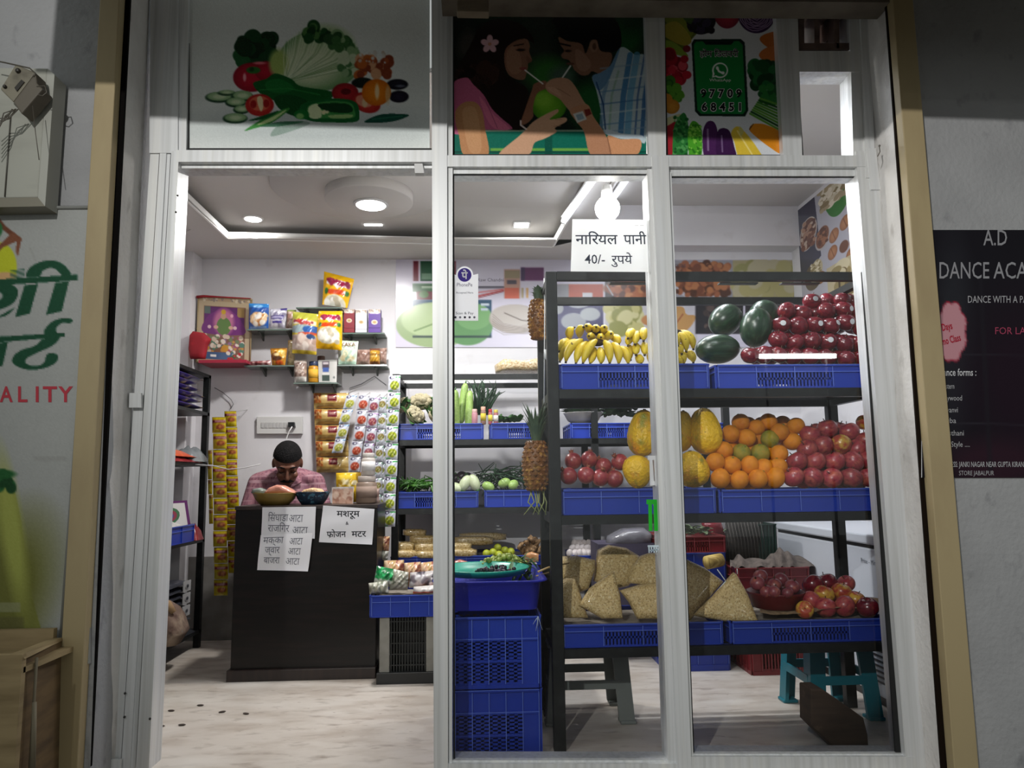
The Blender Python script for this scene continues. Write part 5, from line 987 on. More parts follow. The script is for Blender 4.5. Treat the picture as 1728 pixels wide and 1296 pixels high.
# second shelf: chillies, brinjals, drumsticks
b = MB(); chil = pm('green_chilli', '#3a6a24', .35, layers=[('#2a4f1c', 20, .4, .7), ('#6a9440', 30, .62, .8)])
for i in range(130):
    p = W(704+g.gauss(0, 16), 822-abs(g.gauss(0, 5)), 4.5+g.uniform(-.06, .1)); d = Vector((g.uniform(-1, 1), g.uniform(-.6, .3), g.uniform(-.25, .35))).normalized()*.05; b.tube([p-d, p+Vector((0, 0, .008)), p+d*1.05], [.0055, .0065, .001], 5)
tag(b.build('green_chillies', chil), 'heap of slim green chillies in the blue crate by the middle mullion', 'chillies', kind='stuff')
brin = pm('pale_brinjal_skin', '#b9c39a', .35, layers=[('#d5dabf', (30, 30, 8), .45, .7), ('#8ea06c', 16, .6, .8)]); brind = pm('dark_brinjal_skin', '#2a1c26', .3)
def br_kid(t, r): mb = MB(); mb.lathe([(.5, .78), (.3, 1.0), (.08, 1.1), (.07, 1.25)], 8, fn=lambda a, z: 1+.12*cos(4*a)); mb.build('stem_cap', leafg, t, local=True)
BR = round_proto('brinjal', brin, 1, 'brinjal', lambda d: 1-.12*d.z, br_kid); BRD = round_proto('brinjal', brind, 1, 'brinjal', None, br_kid)
for x, y, rx, L, rot, lab in ((770, 824, 9, 13, (.3, 1.9, 0), 'pale brinjal lying low at the middle mullion'), (784, 817, 9, 15, (.2, -2.6, 0), 'pale brinjal tilted in the middle of the crate'), (801, 816, 9, 15, (.2, 2.75, 0), 'pale brinjal tilted against the crate end')): k = mpp(4.46); put(BR, W(x, y, 4.46), rot, (rx*k, rx*k, L*k), lab)
for x, y, lab in ((768, 808, 'small dark brinjal by the middle mullion behind the pale ones'), (779, 804, 'small dark brinjal topping the back of the heap'), (789, 806, 'small dark brinjal behind the two tilted pale ones'), (775, 812, 'small dark brinjal tucked low behind the pale ones')): k = 9*mpp(4.58); put(BRD, W(x, y, 4.58), (rg.uniform(-1, 1), rg.uniform(-1, 1), 0), k, lab)
b = MB()
for i in range(90):
    p = W(852+g.gauss(0, 22), 815-abs(g.gauss(0, 10)), 4.52+g.uniform(-.08, .12)); d = Vector((g.uniform(-1, 1), g.uniform(-.5, .3), g.uniform(-.15, .6))).normalized()*g.uniform(.05, .11); b.tube([p-d, p+Vector((0, 0, .012)), p+d], [.003, .004, .002], 5)
tag(b.build('green_beans', leafd), 'tangle of long dark green beans behind the large pineapple', 'beans', kind='stuff')
CU = round_proto('cucumber', gour, 1, 'cucumber', None, None)
for x, y, lab in ((824, 821, 'short green cucumber at the crate end under the beans'), (851, 815, 'short green cucumber in the middle of the beans'), (866, 818, 'short green cucumber by the large pineapple')): k = mpp(4.44); put(CU, W(x, y, 4.44), (0, 1.2, rg.uniform(0, 3)), (8*k, 8*k, 11*k), lab)
# steel bowl of dark greens
c = W(986, 712, 4.46); t = thing('greens_bowl', 'white-rimmed bowl heaped with dark green leaves behind the fruit rack', 'bowl', c); R = 33*mpp(4.5)
b = MB('#a5a2a0'); b.lathe([(R*.5, .0), (R*.8, .02), (R, .065), (R*1.03, .068), (R*.97, .064), (R*.7, .02), (0, .012)], 30, (c.x, c.y+.05, c.z-.01)); b.build('bowl_body', SATIN, t)
b = MB()
for i in range(90): a, s = g.uniform(0, 2*pi), sqrt(g.random())*R*.85; leaf(b, (c.x+s*cos(a), c.y+.05+s*sin(a), c.z+.06), (cos(a), sin(a), g.uniform(.4, 1.6)), g.uniform(.04, .065), .014)
tag(b.build('leaf_heap', leafd, t), kind='stuff')
b = MB()
for i in range(120): p = W(1040+g.gauss(0, 15), 705-abs(g.gauss(0, 13)), 4.62+g.uniform(-.1, .1)); leaf(b, p, (g.uniform(-1, 1), g.uniform(-1, .3), g.uniform(.1, 1)), g.uniform(.05, .09), .022)
tag(b.build('dark_greens', leafd), 'heap of dark leafy greens beside the white-rimmed bowl', 'greens', kind='stuff')
# lowest vegetable shelf: grain packets, limes, ginger, garlic
gpk = pm('grain_packet_film', '#b8a070', .25, coat=.8, rand=.08, layers=[('#94793f', 110, .48, .6), ('#d8c698', 90, .58, .7)], bump=(120, .5, .004))
for i, (x, y, w, h, Y, lab) in enumerate(((684, 934, 40, 14, 4.46, 'grain packet lowest at the rack post'), (721, 935, 42, 13, 4.46, 'grain packet lowest at the middle mullion'), (682, 922, 36, 17, 4.5, 'plump grain packet second up at the rack post'), (720, 923, 42, 16, 4.5, 'plump grain packet second up at the middle mullion'), (714, 910, 46, 15, 4.55, 'grain packet on top of the two plump ones'), (700, 898, 40, 12, 4.6, 'dim grain packet at the top back of the stack'),
        (782, 932, 46, 14, 4.46, 'grain packet low just past the middle mullion'), (776, 921, 40, 14, 4.5, 'grain packet second up just past the middle mullion'), (798, 912, 70, 16, 4.6, 'long slack packet lying back behind the limes'), (815, 905, 80, 14, 4.68, 'long grey packet furthest back on the lowest vegetable shelf'))):
    mb = MB(); puffy(mb, dens([(x-w/2, y-h*.35), (x-w*.3, y-h/2), (x+w*.3, y-h/2), (x+w/2, y-h*.3), (x+w/2, y+h*.35), (x+w*.3, y+h/2), (x-w*.3, y+h/2), (x-w/2, y+h*.35)], 2), pxmap(Y), .12); tag(mb.build('grain_packet', gpk), lab, 'packet', 'grain packets on the lowest vegetable shelf')
LIM = round_proto('lime', pm('lime_peel', '#a9b42c', .4, rand=.1, layers=[('#c2b83a', 20, .5, .8)], bump=(400, .2, .002)), 1, 'lime', None, orange_kid)
for x, y, Y, lab in ((821, 934, 4.46, 'lime nearest the grain packets'), (832, 932, 4.46, 'yellowish lime second along the crate front'), (840, 924, 4.52, 'lime topping the lime heap'), (842, 936, 4.45, 'small lime low at the crate front'), (852, 929, 4.49, 'lime high beside the top one'), (862, 931, 4.47, 'lime at the far end by the ginger'), (847, 931, 4.54, 'lime tucked behind the small low one')): k = 6.6*mpp(Y); put(LIM, W(x, y, Y), (rg.uniform(-1, 1), rg.uniform(-1, 1), 0), k, lab)
ging = pm('ginger_skin', '#8a6a48', .8, rand=.1, layers=[('#a5845c', 40, .5, .7), ('#5c4430', 30, .55, .8)]); b = MB()
for i in range(34):
    p = W(894+g.gauss(0, 8), 925+g.uniform(-16, 8), 4.5+g.uniform(-.06, .08)); M = Euler((g.uniform(0, 3), g.uniform(0, 3), g.uniform(0, 3))).to_matrix(); b.ell(p, (.030, .013, .012), nu=8, nv=6, M=M); b.ell(p+Vector((g.uniform(-.015, .015), -.005, .008)), (.014, .01, .01), nu=7, nv=5, M=M)
tag(b.build('ginger_roots', ging), 'knobbly heap of ginger roots beside the limes', 'ginger', kind='stuff')
garl = round_proto('garlic_bulb', pm('garlic_skin', '#cfc6c2', .6, rand=.08, layers=[('#a98f9a', (50, 50, 6), .5, .75)]), 1, 'garlic', lambda d: 1+.05*cos(7*atan2(d.y, d.x))*(1-d.z*d.z)+.25*max(0, d.z)**6, None)
for i in range(16):
    r_, q = divmod(i, 6); k = 6.5*mpp(4.5); put(garl, W(962+q*8+r_*4, 934-r_*8, 4.46+r_*.05), (rg.uniform(-.6, .6), rg.uniform(-.6, .6), 0), k, f'white garlic bulb, {ORD[q]} from left in the {("front", "middle", "back")[r_]} row by the rack post')
garl['group'] = ''
# puffed snack bag on top of the rack
mb = MB(); puffy(mb, dens([(834, 618), (848, 608), (880, 611), (908, 607), (926, 612), (928, 628), (900, 630), (860, 629), (836, 630)], 3), pxmap(4.56), .22); tag(mb.build('puffed_snack_bag', pm('puffed_snack_film', '#c9b490', .35, coat=.5, layers=[('#a68a5c', 90, .46, .6), ('#b06a44', 60, .6, .74), ('#dccdae', 70, .58, .7)], bump=(90, .6, .006))), 'long clear bag of puffed snacks lying on top of the vegetable rack', 'bag')
# things in the dim space behind the fruit rack
mb = MB('#6c6a70'); puffy(mb, dens([(1025, 905), (1050, 892), (1085, 890), (1098, 900), (1096, 918), (1060, 922), (1022, 920)], 2), pxmap(4.2), .2); tag(mb.build('plastic_bag', GLOSSY), 'crumpled grey plastic bag behind the puffed grain bags', 'bag')
b = MB('#3c3450'); a, c = W(1010, 935, 4.1), W(1105, 917, 4.1); b.box(a.x, c.x, 4.1, 4.38, a.z-.3, c.z); tag(b.build('cardboard_box', pm('purple_grey_card', '#4c4658', .7, layers=[('#3a3644', 8, .4, .7)])), 'purplish grey box under the crumpled plastic bag', 'box')
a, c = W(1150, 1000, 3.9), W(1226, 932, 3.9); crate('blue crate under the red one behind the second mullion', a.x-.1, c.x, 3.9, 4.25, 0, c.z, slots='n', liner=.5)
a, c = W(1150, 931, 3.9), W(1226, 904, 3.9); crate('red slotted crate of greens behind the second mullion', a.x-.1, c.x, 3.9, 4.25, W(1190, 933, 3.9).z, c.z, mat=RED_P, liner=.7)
b = MB()
for i in range(50): p = W(1165+g.gauss(0, 18), 902-abs(g.gauss(0, 6)), 4.05+g.uniform(-.08, .1)); leaf(b, p, (g.uniform(-1, 1), g.uniform(-1, .3), g.uniform(.1, .8)), g.uniform(.04, .07), .02)
tag(b.build('leafy_greens', pm('dull_green_leaf', '#5c6a4c', .6, layers=[('#3c4a34', 20, .45, .7)])), 'dull leafy greens lying in the red crate', 'greens', kind='stuff')
b = MB('#6a1a24'); k = pxmap(4.2); puffy(b, dens([(1184, 882), (1215, 880), (1224, 905), (1190, 903)], 2), k, .08); tag(b.build('red_bag', GLOSSY), 'dark red bag behind the red slotted crate', 'bag')
# net sack
b = MB('#2f2c2a'); k = pxmap(4.02); puffy(b, dens([(1226, 876), (1284, 876), (1282, 948), (1226, 948)], 3), k, .14); t = b.build('net_sack', MATTE); tag(t, 'dark sack in pale diagonal netting leaning behind the burlap', 'sack')
b = MB('#6f6a64'); k = pxmap(3.945)
for i in range(12): b.tube([k(1222+i*5.5, 878), k(1229+i*5.5, 912), k(1232+i*5.5, 946)], .0009, 4)
b.build('netting', SATIN, t)
a, c = W(1282, 1010, 3.95), W(1312, 884, 3.95); crate('dark green crate standing between net sack and white freezer', a.x, c.x, 3.95, 4.3, 0, c.z, mat=DKGREEN_P, nb=5)
# burlap heap, red tub, yellow roll
z0 = W(1290, 975, 3.78).z; a, c = W(1243, 985, 3.78), W(1368, 957, 3.78); crate('wide dark red crate under the grey sacking', a.x, c.x, 3.78, 4.13, z0-.10, c.z, mat=RED_P, slots='n', liner=.6)
mat_ = pm('brown_block_board', '#4a3d33', .7); a2, c2_ = W(1262, 1000, 3.78), W(1364, 1000, 3.78); crate('dark red slotted crate on the floor under the sacking crate', a2.x, c2_.x, 3.79, 4.12, 0, z0-.103, mat=RED_P, nb=6)
b = MB(); rows_ = []
for j in range(11):
    v = j/10; rows_.append([W(1232+i*3.05, 958-(24*math.exp(-((i-29)/11)**2)+13*math.exp(-((i-6)/7)**2)+6)*sin(pi*v)**.7*(1-.10*sin(i*.55+j*.5)), 3.80+.28*v)+Vector((0, 0, .009*sin(i*.9+j*.45+2*sin(i*.23)))) for i in range(48)])
b.grid(rows_); tag(b.build('sacking', pm('grey_sacking', '#5f554f', .95, layers=[('#443c38', 30, .45, .7)], bump=(60, .5, .01))), 'rumpled grey-brown sacking heaped on the wide red crate', 'cloth')
a = W(1202, 946, 3.83); b = MB(); b.tube([a+Vector((-.03, 0, -.01)), a+Vector((.055, .03, .0))], .034, 18); tag(b.build('yellow_roll', pm('yellow_weave', '#c2a85c', .7, layers=[('#8f7434', (8, 90, 8), .45, .6)])), 'short yellow woven roll beside the grey sacking', 'roll')
# freezer
FX = 1.74; z1 = WX(1490, 905, FX).z; y0_, y1_ = 2.95, WX(1310, 882, FX).y
t = thing('chest_freezer', 'long white chest freezer against the side wall behind the fruit rack', 'freezer', ((FX+XR)/2, (y0_+y1_)/2, 0)); frm = pm('freezer_white', '#c6cad2', .35)
b = MB(); b.box(FX, XR-.01, y0_, y1_, .04, z1-.06); b.build('freezer_body', frm, t, bevel=.01)
b = MB(); b.box(FX-.012, XR-.01, y0_-.005, y1_+.005, z1-.045, z1); b.build('lid', frm, t, bevel=.008)
b = MB('#22242a'); b.box(FX+.004, XR-.02, y0_+.01, y1_-.01, z1-.062, z1-.044); b.build('lid_seal', SATIN, t)
b = MB('#1a1c20'); b.box(FX+.02, XR-.03, y0_+.02, y1_-.02, 0, .042); b.build('plinth', SATIN, t)
for i in range(9): b = MB('#2c3036'); z = .10+i*.022; b.box(FX-.002, FX+.004, 3.08, 3.30, z, z+.009); b.build('vent_slit', SATIN, t)
mb = MB(); write(mb, 'Prise - Mini', lambda x, y: Vector((FX-.001, 3.34-x, .60-y)), 0, 0, .03, '#5a5f6a', width=.13, lift=Vector((-.0006, 0, 0))); mb.build('freezer_badge', PAPER, t)
# stools, crates and block on the floor under the rack
def stool(label, x0, x1, y0, y1, h, mat):
    cx, cy = (x0+x1)/2, (y0+y1)/2; t = thing('plastic_stool', label, 'stool', (cx, cy, 0)); i_ = .045
    mb = MB(); n = 5; mb.box(x0+.01, x1-.01, y0+.01, y1-.01, h-.03, h); mb.build('seat', mat, t, bevel=.012)
    for sx, xa in ((1, x0), (-1, x1)):
        for sy, ya in ((1, y0), (-1, y1)):
            mb = MB(); tp = Vector((xa+sx*i_*.45, ya+sy*i_*.45, h-.02)); bt = Vector((xa, ya, .012))
            A, Bv = Vector((.032*sx, 0, 0)), Vector((0, .032*sy, 0))
            vs = [bt, bt+A*2, bt+A*2+Bv*.5, bt+A*.5+Bv*.5, bt+A*.5+Bv*2, bt+Bv*2, tp, tp+A*2, tp+A*2+Bv*.5, tp+A*.5+Bv*.5, tp+A*.5+Bv*2, tp+Bv*2]
            mb.add(vs, [(0, 1, 2, 3, 4, 5), (11, 10, 9, 8, 7, 6)]+[(i, i+6, (i+1) % 6+6, (i+1) % 6) for i in range(6)]); lg = mb.build('leg', mat, t)
            mb = MB(); mb.box(min(xa-.006*sx, xa+.06*sx), max(xa-.006*sx, xa+.06*sx), min(ya-.006*sy, ya+.06*sy), max(ya-.006*sy, ya+.06*sy), 0, .014); mb.build('foot', mat, lg, bevel=.004)
    for (z, hh) in ((h*.42, .035),):
        f = i_*.45*z/h
        for ya in (y0+f, y1-f-.008): mb = MB(); mb.box(x0+f+.03, x1-f-.03, ya, ya+.008, z, z+hh); mb.build('brace', mat, t)
        for xa in (x0+f, x1-f-.008): mb = MB(); mb.box(xa, xa+.008, y0+f+.03, y1-f-.03, z, z+hh); mb.build('brace', mat, t)
    return t
a = Z(1072, 1222, 0); stool('dark grey plastic stool on the floor under the rack by its tall post', a.x-.36, a.x, a.y, a.y+.30, SH[2]-.04, GREY_P)
a, c = Z(1325, 1190, 0), Z(1478, 1208, 0); stool('teal plastic stool on the floor under the bowl of onions', a.x+.01, c.x, 3.08, 3.40, SH[2]-.03, TEAL_P)
b = MB(); k = pxmap(2.74); b.prism([(1368, 1163), (1388, 1163), (1440, 1199), (1458, 1212), (1465, 1240), (1467, 1271), (1416, 1271), (1369, 1224)], k, Vector((0, .10, 0))); tag(b.build('wood_log', pm('rough_brown_wood', '#4c3a2e', .85, layers=[('#382a20', (6, 6, 30), .4, .7), ('#6a5444', 14, .62, .85)], bump=(30, .5)), bevel=.006), 'rough brown wooden chunk leaning on the floor just inside the glass', 'log')
# stacked blue crates, tub and teal basin just inside the glass
BX0, BX1 = W(735, 1000, 2.78).x, W(912, 1000, 2.78).x; BY = 2.75; hz = W(800, 1040, BY).z/2
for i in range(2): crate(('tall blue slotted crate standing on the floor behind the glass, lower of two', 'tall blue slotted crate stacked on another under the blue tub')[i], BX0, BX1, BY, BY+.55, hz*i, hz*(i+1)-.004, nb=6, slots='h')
NB = pm('deep_blue_tub', '#22289c', .3)
zb, zt = W(800, 1034, BY).z+.004, W(800, 981, BY).z; t = thing('blue_tub', 'smooth blue plastic tub on the stacked crates behind the glass', 'tub', ((BX0+BX1)/2, BY+.27, zb))
b = MB()
def rrect(x0, x1, y0, y1, r, z, n=5):
    o = []
    for cx, cy, a0 in ((x1-r, y1-r, 0), (x0+r, y1-r, pi/2), (x0+r, y0+r, pi), (x1-r, y0+r, 3*pi/2)): o += [Vector((cx+r*cos(a0+pi/2*k/n), cy+r*sin(a0+pi/2*k/n), z)) for k in range(n+1)]
    return o
x0, x1, y0, y1 = BX0, BX1+.01, BY-.005, BY+.54
L = [rrect(x0+.02, x1-.02, y0+.02, y1-.02, .04, zb), rrect(x0+.008, x1-.008, y0+.006, y1-.006, .045, zt-.012), rrect(x0-.012, x1+.016, y0-.012, y1+.012, .05, zt-.004), rrect(x0-.012, x1+.016, y0-.012, y1+.012, .05, zt), rrect(x0+.008, x1-.006, y0+.008, y1-.008, .045, zt-.001), rrect(x0+.026, x1-.026, y0+.026, y1-.026, .04, zb+.008)]
b.grid(L, closed=True); b.add([p for p in L[-1]], [tuple(range(len(L[-1])))]); b.add([p for p in L[0]], [tuple(range(len(L[0])-1, -1, -1))]); b.build('tub_body', NB, t)
b = MB('#b9c6d6'); p = W(908, 1040, BY-.01)
for i in range(6): b.tube([p, p+Vector((g.uniform(-.02, .015), -.004, g.uniform(-.05, -.02)))], .001, 4)
b.build('string_knot', SATIN, t)
c = W(815, 975, 2.93); R = W(893, 965, 2.93).x-c.x; t = thing('teal_basin', 'shallow teal plastic basin of black grapes set on the blue tub', 'basin', (c.x, c.y, zt))
b = MB(); b.lathe([(R*.88, zt+.002), (R*.96, zt+.016), (R*1.02, zt+.025), (R*1.0, zt+.028), (R*.95, zt+.024), (R*.86, zt+.007), (0, zt+.006)], 44, (c.x, c.y+.03, 0)); b.build('basin_body', pm('turquoise_plastic', '#189a82', .3), t)
gp = pm('black_grape_skin', '#241a26', .3, layers=[('#4a3a50', 30, .5, .8)]); gg = pm('green_fruit_skin', '#9aa84a', .4, layers=[('#7c9038', 16, .45, .7), ('#b7bd70', 24, .6, .8)])
b = MB()
for i in range(70): p = W(838+g.gauss(0, 13), 966-abs(g.gauss(0, 4)), 2.90+g.uniform(-.03, .05)); b.ell(p, .0085, nu=8, nv=6)
tag(b.build('black_grapes', gp), 'heap of small black grapes in the teal basin', 'grapes', kind='stuff')
b = MB()
for i in range(150):
    x = 812+g.random()*76; p = W(x, 956-(18*sin(pi*(x-806)/90))*g.random()-2, 3.19+g.uniform(-.06, .08)); b.ell(p, .011, nu=8, nv=6)
tag(b.build('green_grapes', gg), 'heap of green grapes behind the teal basin', 'grapes', kind='stuff')
b = MB()
for i in range(60): p = W(880+g.gauss(0, 11), 950+g.uniform(-10, 22), 3.1+g.uniform(-.05, .04)); leaf(b, p, (g.uniform(-.5, 1), g.uniform(-1, .2), g.uniform(-.6, .6)), g.uniform(.03, .06), .008)
tag(b.build('grape_stalks', leafg), 'feathery green stalks hanging at the tub corner', 'stalks', kind='stuff')
b = MB('#b59a64'); b.tube([W(908, 965, 2.9), W(925, 958, 2.95), W(960, 950, 3.0)], .004, 5); b.tube([W(905, 972, 2.9), W(926, 966, 2.95)], .003, 5); tag(b.build('dry_stick', SATIN), 'dry yellowish stalk poking past the rack post above the tub', 'stick')
for i, (x, y, w, h, Y, col, lab) in enumerate(((838, 954, 36, 16, 3.45, '#b98a80', 'pinkish packet behind the black grapes'), (776, 953, 26, 18, 3.5, '#b06a5c', 'reddish packet in the tub by the middle mullion'), (897, 940, 24, 18, 3.9, '#c08a5c', 'orange-brown packet beneath the ginger'), (896, 953, 20, 10, 3.85, '#cdbfae', 'pale packet below the orange-brown one'))):
    mb = MB(col); puffy(mb, dens([(x-w/2, y-h*.3), (x, y-h/2), (x+w/2, y-h*.3), (x+w/2, y+h*.4), (x, y+h/2), (x-w/2, y+h*.4)], 3), pxmap(Y), .06); tag(mb.build('snack_packet', GLOSSY), lab, 'packet')
b = MB(); a, c = W(770, 975, 3.35), W(905, 955, 3.35); b.box(a.x, c.x+.04, 3.34, 4.0, 0, a.z-.02); tag(b.build('wooden_stand', mat_), 'dark low stand behind the blue tub carrying loose packets', 'stand')

b = MB('#b3161c'); k = pxmap(3.06); puffy(b, dens([(1098, 683), (1106, 680), (1112, 690), (1110, 712), (1099, 706)], 2), k, .02); tag(b.build('red_ribbon', SATIN), 'bright red ribbon end above the tall mottled papaya at the mullion', 'ribbon')
# ============================================================ counter, wall shelves, packets
cw = pm('dark_wood_veneer', '#0c0908', .32, spec=.3, coat=.08, layers=[('#1a1210', (4, 4, 40), .45, .7)]); cw2 = pm('dark_wood_edge', '#241a17', .4, layers=[('#31241f', (30, 4, 4), .45, .7)])
CYF = 3.945; a, c = W(389, 1118, CYF), W(634, 1108, CYF); CX0, CX1 = a.x, c.x; CZ = W(500, 853, CYF).z
t = thing('shop_counter', 'dark glossy wooden cash counter with papers taped on its front', 'counter', ((CX0+CX1)/2, CYF+.2, 0))
b = MB(); b.box(CX0, CX1, CYF, CYF+.35, .05, CZ-.02); b.build('counter_body', cw, t, bevel=.002)
b = MB(); b.box(CX0-.004, CX1+.004, CYF-.006, CYF+.36, CZ-.02, CZ); b.build('counter_top', cw2, t, bevel=.003)
b = MB(); b.box(CX0-.012, CX1+.004, CYF-.025, CYF+.35, 0, .055); b.build('plinth', cw2, t, bevel=.003)

def packet(label, quad, Y, paint, t=.03, name='snack_packet', cat='packet', group=None, res=26, flat=False, mat=GLOSSY, parent=None, yf=None):
    """filled packet: photo quad (clockwise from the top left) at depth Y, painted front, bulged between flat sealed ends"""
    w = math.hypot(quad[1][0]-quad[0][0], quad[1][1]-quad[0][1]); h = math.hypot(quad[3][0]-quad[0][0], quad[3][1]-quad[0][1])
    c = Cv(0, 0, 100, 100*h/w, res); paint(c); H_ = 100*h/w; mb = MB()
    def base(u, v):
        a = [quad[0][k]+(quad[1][k]-quad[0][k])*u for k in (0, 1)]; d = [quad[3][k]+(quad[2][k]-quad[3][k])*u for k in (0, 1)]; return W(a[0]+(d[0]-a[0])*v, a[1]+(d[1]-a[1])*v, Y if yf is None else yf(v))
    def sh(u, v): return 0 if flat else (1-abs(2*u-1)**3)*(1-abs(2*v-1)**3.2)
    c.onto(mb, lambda x, y: base(x/100, y/H_)+Vector((0, -t*(sh(x/100, y/H_)*(1+.12*sin(x*.21+y*.13))+.03), 0)))
    bk = lin(np.clip(c.a.mean((0, 1)), 0, 1)); n = 8
    mb.grid([[base(i/n, j/n)+Vector((0, t*.8*sh(i/n, j/n)+.001, 0)) for i in range(n, -1, -1)] for j in range(n+1)], tuple(bk))
    E_ = [(0, i/12) for i in range(13)]+[(i/12, 1) for i in range(1, 13)]+[(1, 1-i/12) for i in range(1, 13)]+[(1-i/12, 0) for i in range(1, 12)]
    mb.grid([[base(u, v)+Vector((0, -t*.03, 0)) for u, v in E_], [base(u, v)+Vector((0, .001, 0)) for u, v in E_]], tuple(bk), closed=True)
    o = mb.build(name, mat, parent)
    return o if parent is not None else tag(o, label, cat, group)
def P_blue(c): c.a[:] = c.hx('#1c4f9c'); c.rect(0, 0, 100, 22, '#2f7fc4'); c.ell(50, 18, 22, 9, '#7fb6e0'); c.ell(52, 82, 40, 34, '#c99a6a'); c.blobs(20, 60, 85, 108, ['#e2c49a', '#b8783c', '#e9e2d6'], 22, 9, 2); c.ell(52, 72, 16, 12, '#f0ede6'); c.rect(10, 116, 90, 128, '#dfe4ec', .5)
def P_silver(c): c.a[:] = c.hx('#a9a5b4'); c.rect(0, 0, 100, 14, '#3d3478'); c.blobs(0, 16, 100, 100, ['#c9c7d0', '#8d88a0', '#dedde4'], 26, 14, 4); c.rect(14, 42, 88, 62, '#3b3078'); c.rect(20, 46, 80, 57, '#d9d6e6', .7); c.rect(26, 72, 82, 84, '#4a3f8a')
def P_pink(c): c.a[:] = c.hx('#b9988a'); c.blobs(0, 0, 100, 200, ['#cdb3a4', '#a07a6c', '#d9c6b4'], 20, 18, 5); c.rect(0, 0, 100, 22, '#8f9a54')
def P_bigl(c):
    c.a[:] = c.hx('#c2ae34'); c.rect(0, 0, 100, 30, '#a8a83c'); c.rect(8, 34, 94, 50, '#d8cfc0'); c.blobs(10, 36, 92, 48, ['#b03a34', '#8f2a2c'], 16, 6, 3); c.poly([(0, 60), (50, 52), (100, 58), (100, 84), (50, 88), (0, 80)], '#8fa0a4'); c.poly([(50, 62), (100, 54), (100, 80), (60, 84)], '#2f5a9c'); c.poly([(30, 84), (100, 78), (100, 86), (50, 92)], '#b84a30')
    c.rect(0, 92, 100, 200, '#b8a49a'); c.blobs(4, 96, 96, 150, ['#c9b7ac', '#a58f86', '#ddd0c6'], 24, 12, 7); c.ell(78, 96, 15, 10, '#25406a'); c.rect(0, 148, 100, 200, '#b8a02c')
def P_yel(c):
    c.a[:] = c.hx('#e2ac10'); c.rect(0, 0, 100, 16, '#d9a80c'); c.poly([(15, 22), (90, 20), (94, 40), (60, 44), (54, 52), (42, 42), (14, 40)], '#e9e0e0', sm=False); c.blobs(18, 25, 88, 38, ['#9c2448', '#7d1c3c'], 22, 6, 5); c.poly([(16, 58), (84, 52), (86, 66), (20, 70)], '#c9441c'); c.ell(16, 62, 7, 10, '#2f6a30'); c.ell(88, 60, 7, 9, '#2f6a30')
    c.ell(50, 104, 42, 34, '#d6d0bc'); c.blobs(20, 80, 84, 132, ['#e9e6da', '#b9b09a', '#f2f0ea'], 26, 9, 6)
def P_box(col): return lambda c: (c.mix(np.ones((c.h, c.w)), col), c.rect(0, 0, 100, 34, '#b9a898'), c.blobs(0, 4, 100, 28, ['#d9cfc4', '#8f7d70'], 20, 9, 3), c.rect(12, 28, 88, 40, '#e0dcd8', .6), c.ell(50, 108, 26, 20, '#c9bfb0'), c.ell(50, 108, 15, 11, '#a98a54'), c.rect(0, 176, 100, 200, '#cfc8c4'))
def P_kaka(c): c.a[:] = c.hx('#cfd9cc'); c.rect(0, 0, 100, 8, '#a9b8a4'); c.ell(50, 80, 44, 34, '#bcd0bf'); c.blobs(16, 62, 84, 100, ['#d9cfae', '#c2b890', '#8fae98'], 22, 9, 5); c.rect(0, 102, 100, 140, '#a9c4b0')
def P_brown(c): c.a[:] = c.hx('#8d6f64'); c.blobs(0, 0, 100, 140, ['#a3877c', '#7a5c52', '#b89d92'], 50, 9, 4)
def P_wafer(c): c.a[:] = c.hx('#b98a2c'); c.rect(0, 0, 100, 26, '#6b4436'); c.rect(0, 58, 100, 72, '#8a5f1e'); c.rect(18, 78, 82, 92, '#dcc48a', .6); c.rect(0, 130, 100, 160, '#7a4a24')
def P_crunch(c): c.a[:] = c.hx('#c08428'); c.rect(0, 0, 100, 10, '#8a5a1c'); c.blobs(14, 18, 88, 52, ['#d9a43a', '#7c4a1c', '#e2c06a'], 26, 9, 3); c.ell(46, 62, 32, 13, '#54301a'); c.ell(60, 84, 26, 12, '#cf5a24'); c.ell(44, 40, 18, 8, '#e9d6a0')
def P_beige(c): c.a[:] = c.hx('#c2a878'); c.blobs(0, 0, 100, 320, ['#d6c094', '#a98c5c'], 18, 22, 3)
def P_red(c): c.a[:] = c.hx('#7c3a3a'); c.blobs(0, 0, 100, 30, ['#a35a58', '#5c2428', '#c9a8a4'], 40, 5, 3)
def P_dark(c): c.a[:] = c.hx('#8a766c'); c.rect(0, 0, 100, 30, '#a89c94'); c.blobs(4, 34, 96, 120, ['#6f5a52', '#a89488', '#c2b4aa'], 30, 12, 5); c.rect(0, 130, 100, 200, '#c9c6c0')
def P_whitebox(c): c.a[:] = c.hx('#b9b8b4'); c.rect(0, 0, 100, 10, '#8d8c88'); c.rect(22, 8, 58, 46, '#4a3f4a'); c.rect(26, 12, 54, 24, '#b9b0b4'); c.rect(24, 40, 56, 62, '#3f5a9c'); c.rect(22, 68, 58, 76, '#d0d0cc'); c.rect(20, 78, 60, 108, '#3c4a44'); c.ell(84, 90, 6, 6, '#6a6c6c')
YS = 4.80
glsh = glassmat('shelf_glass', (.72, .80, .77), .9); brk = pm('shelf_bracket', '#5c605c', .5, metal=.3)
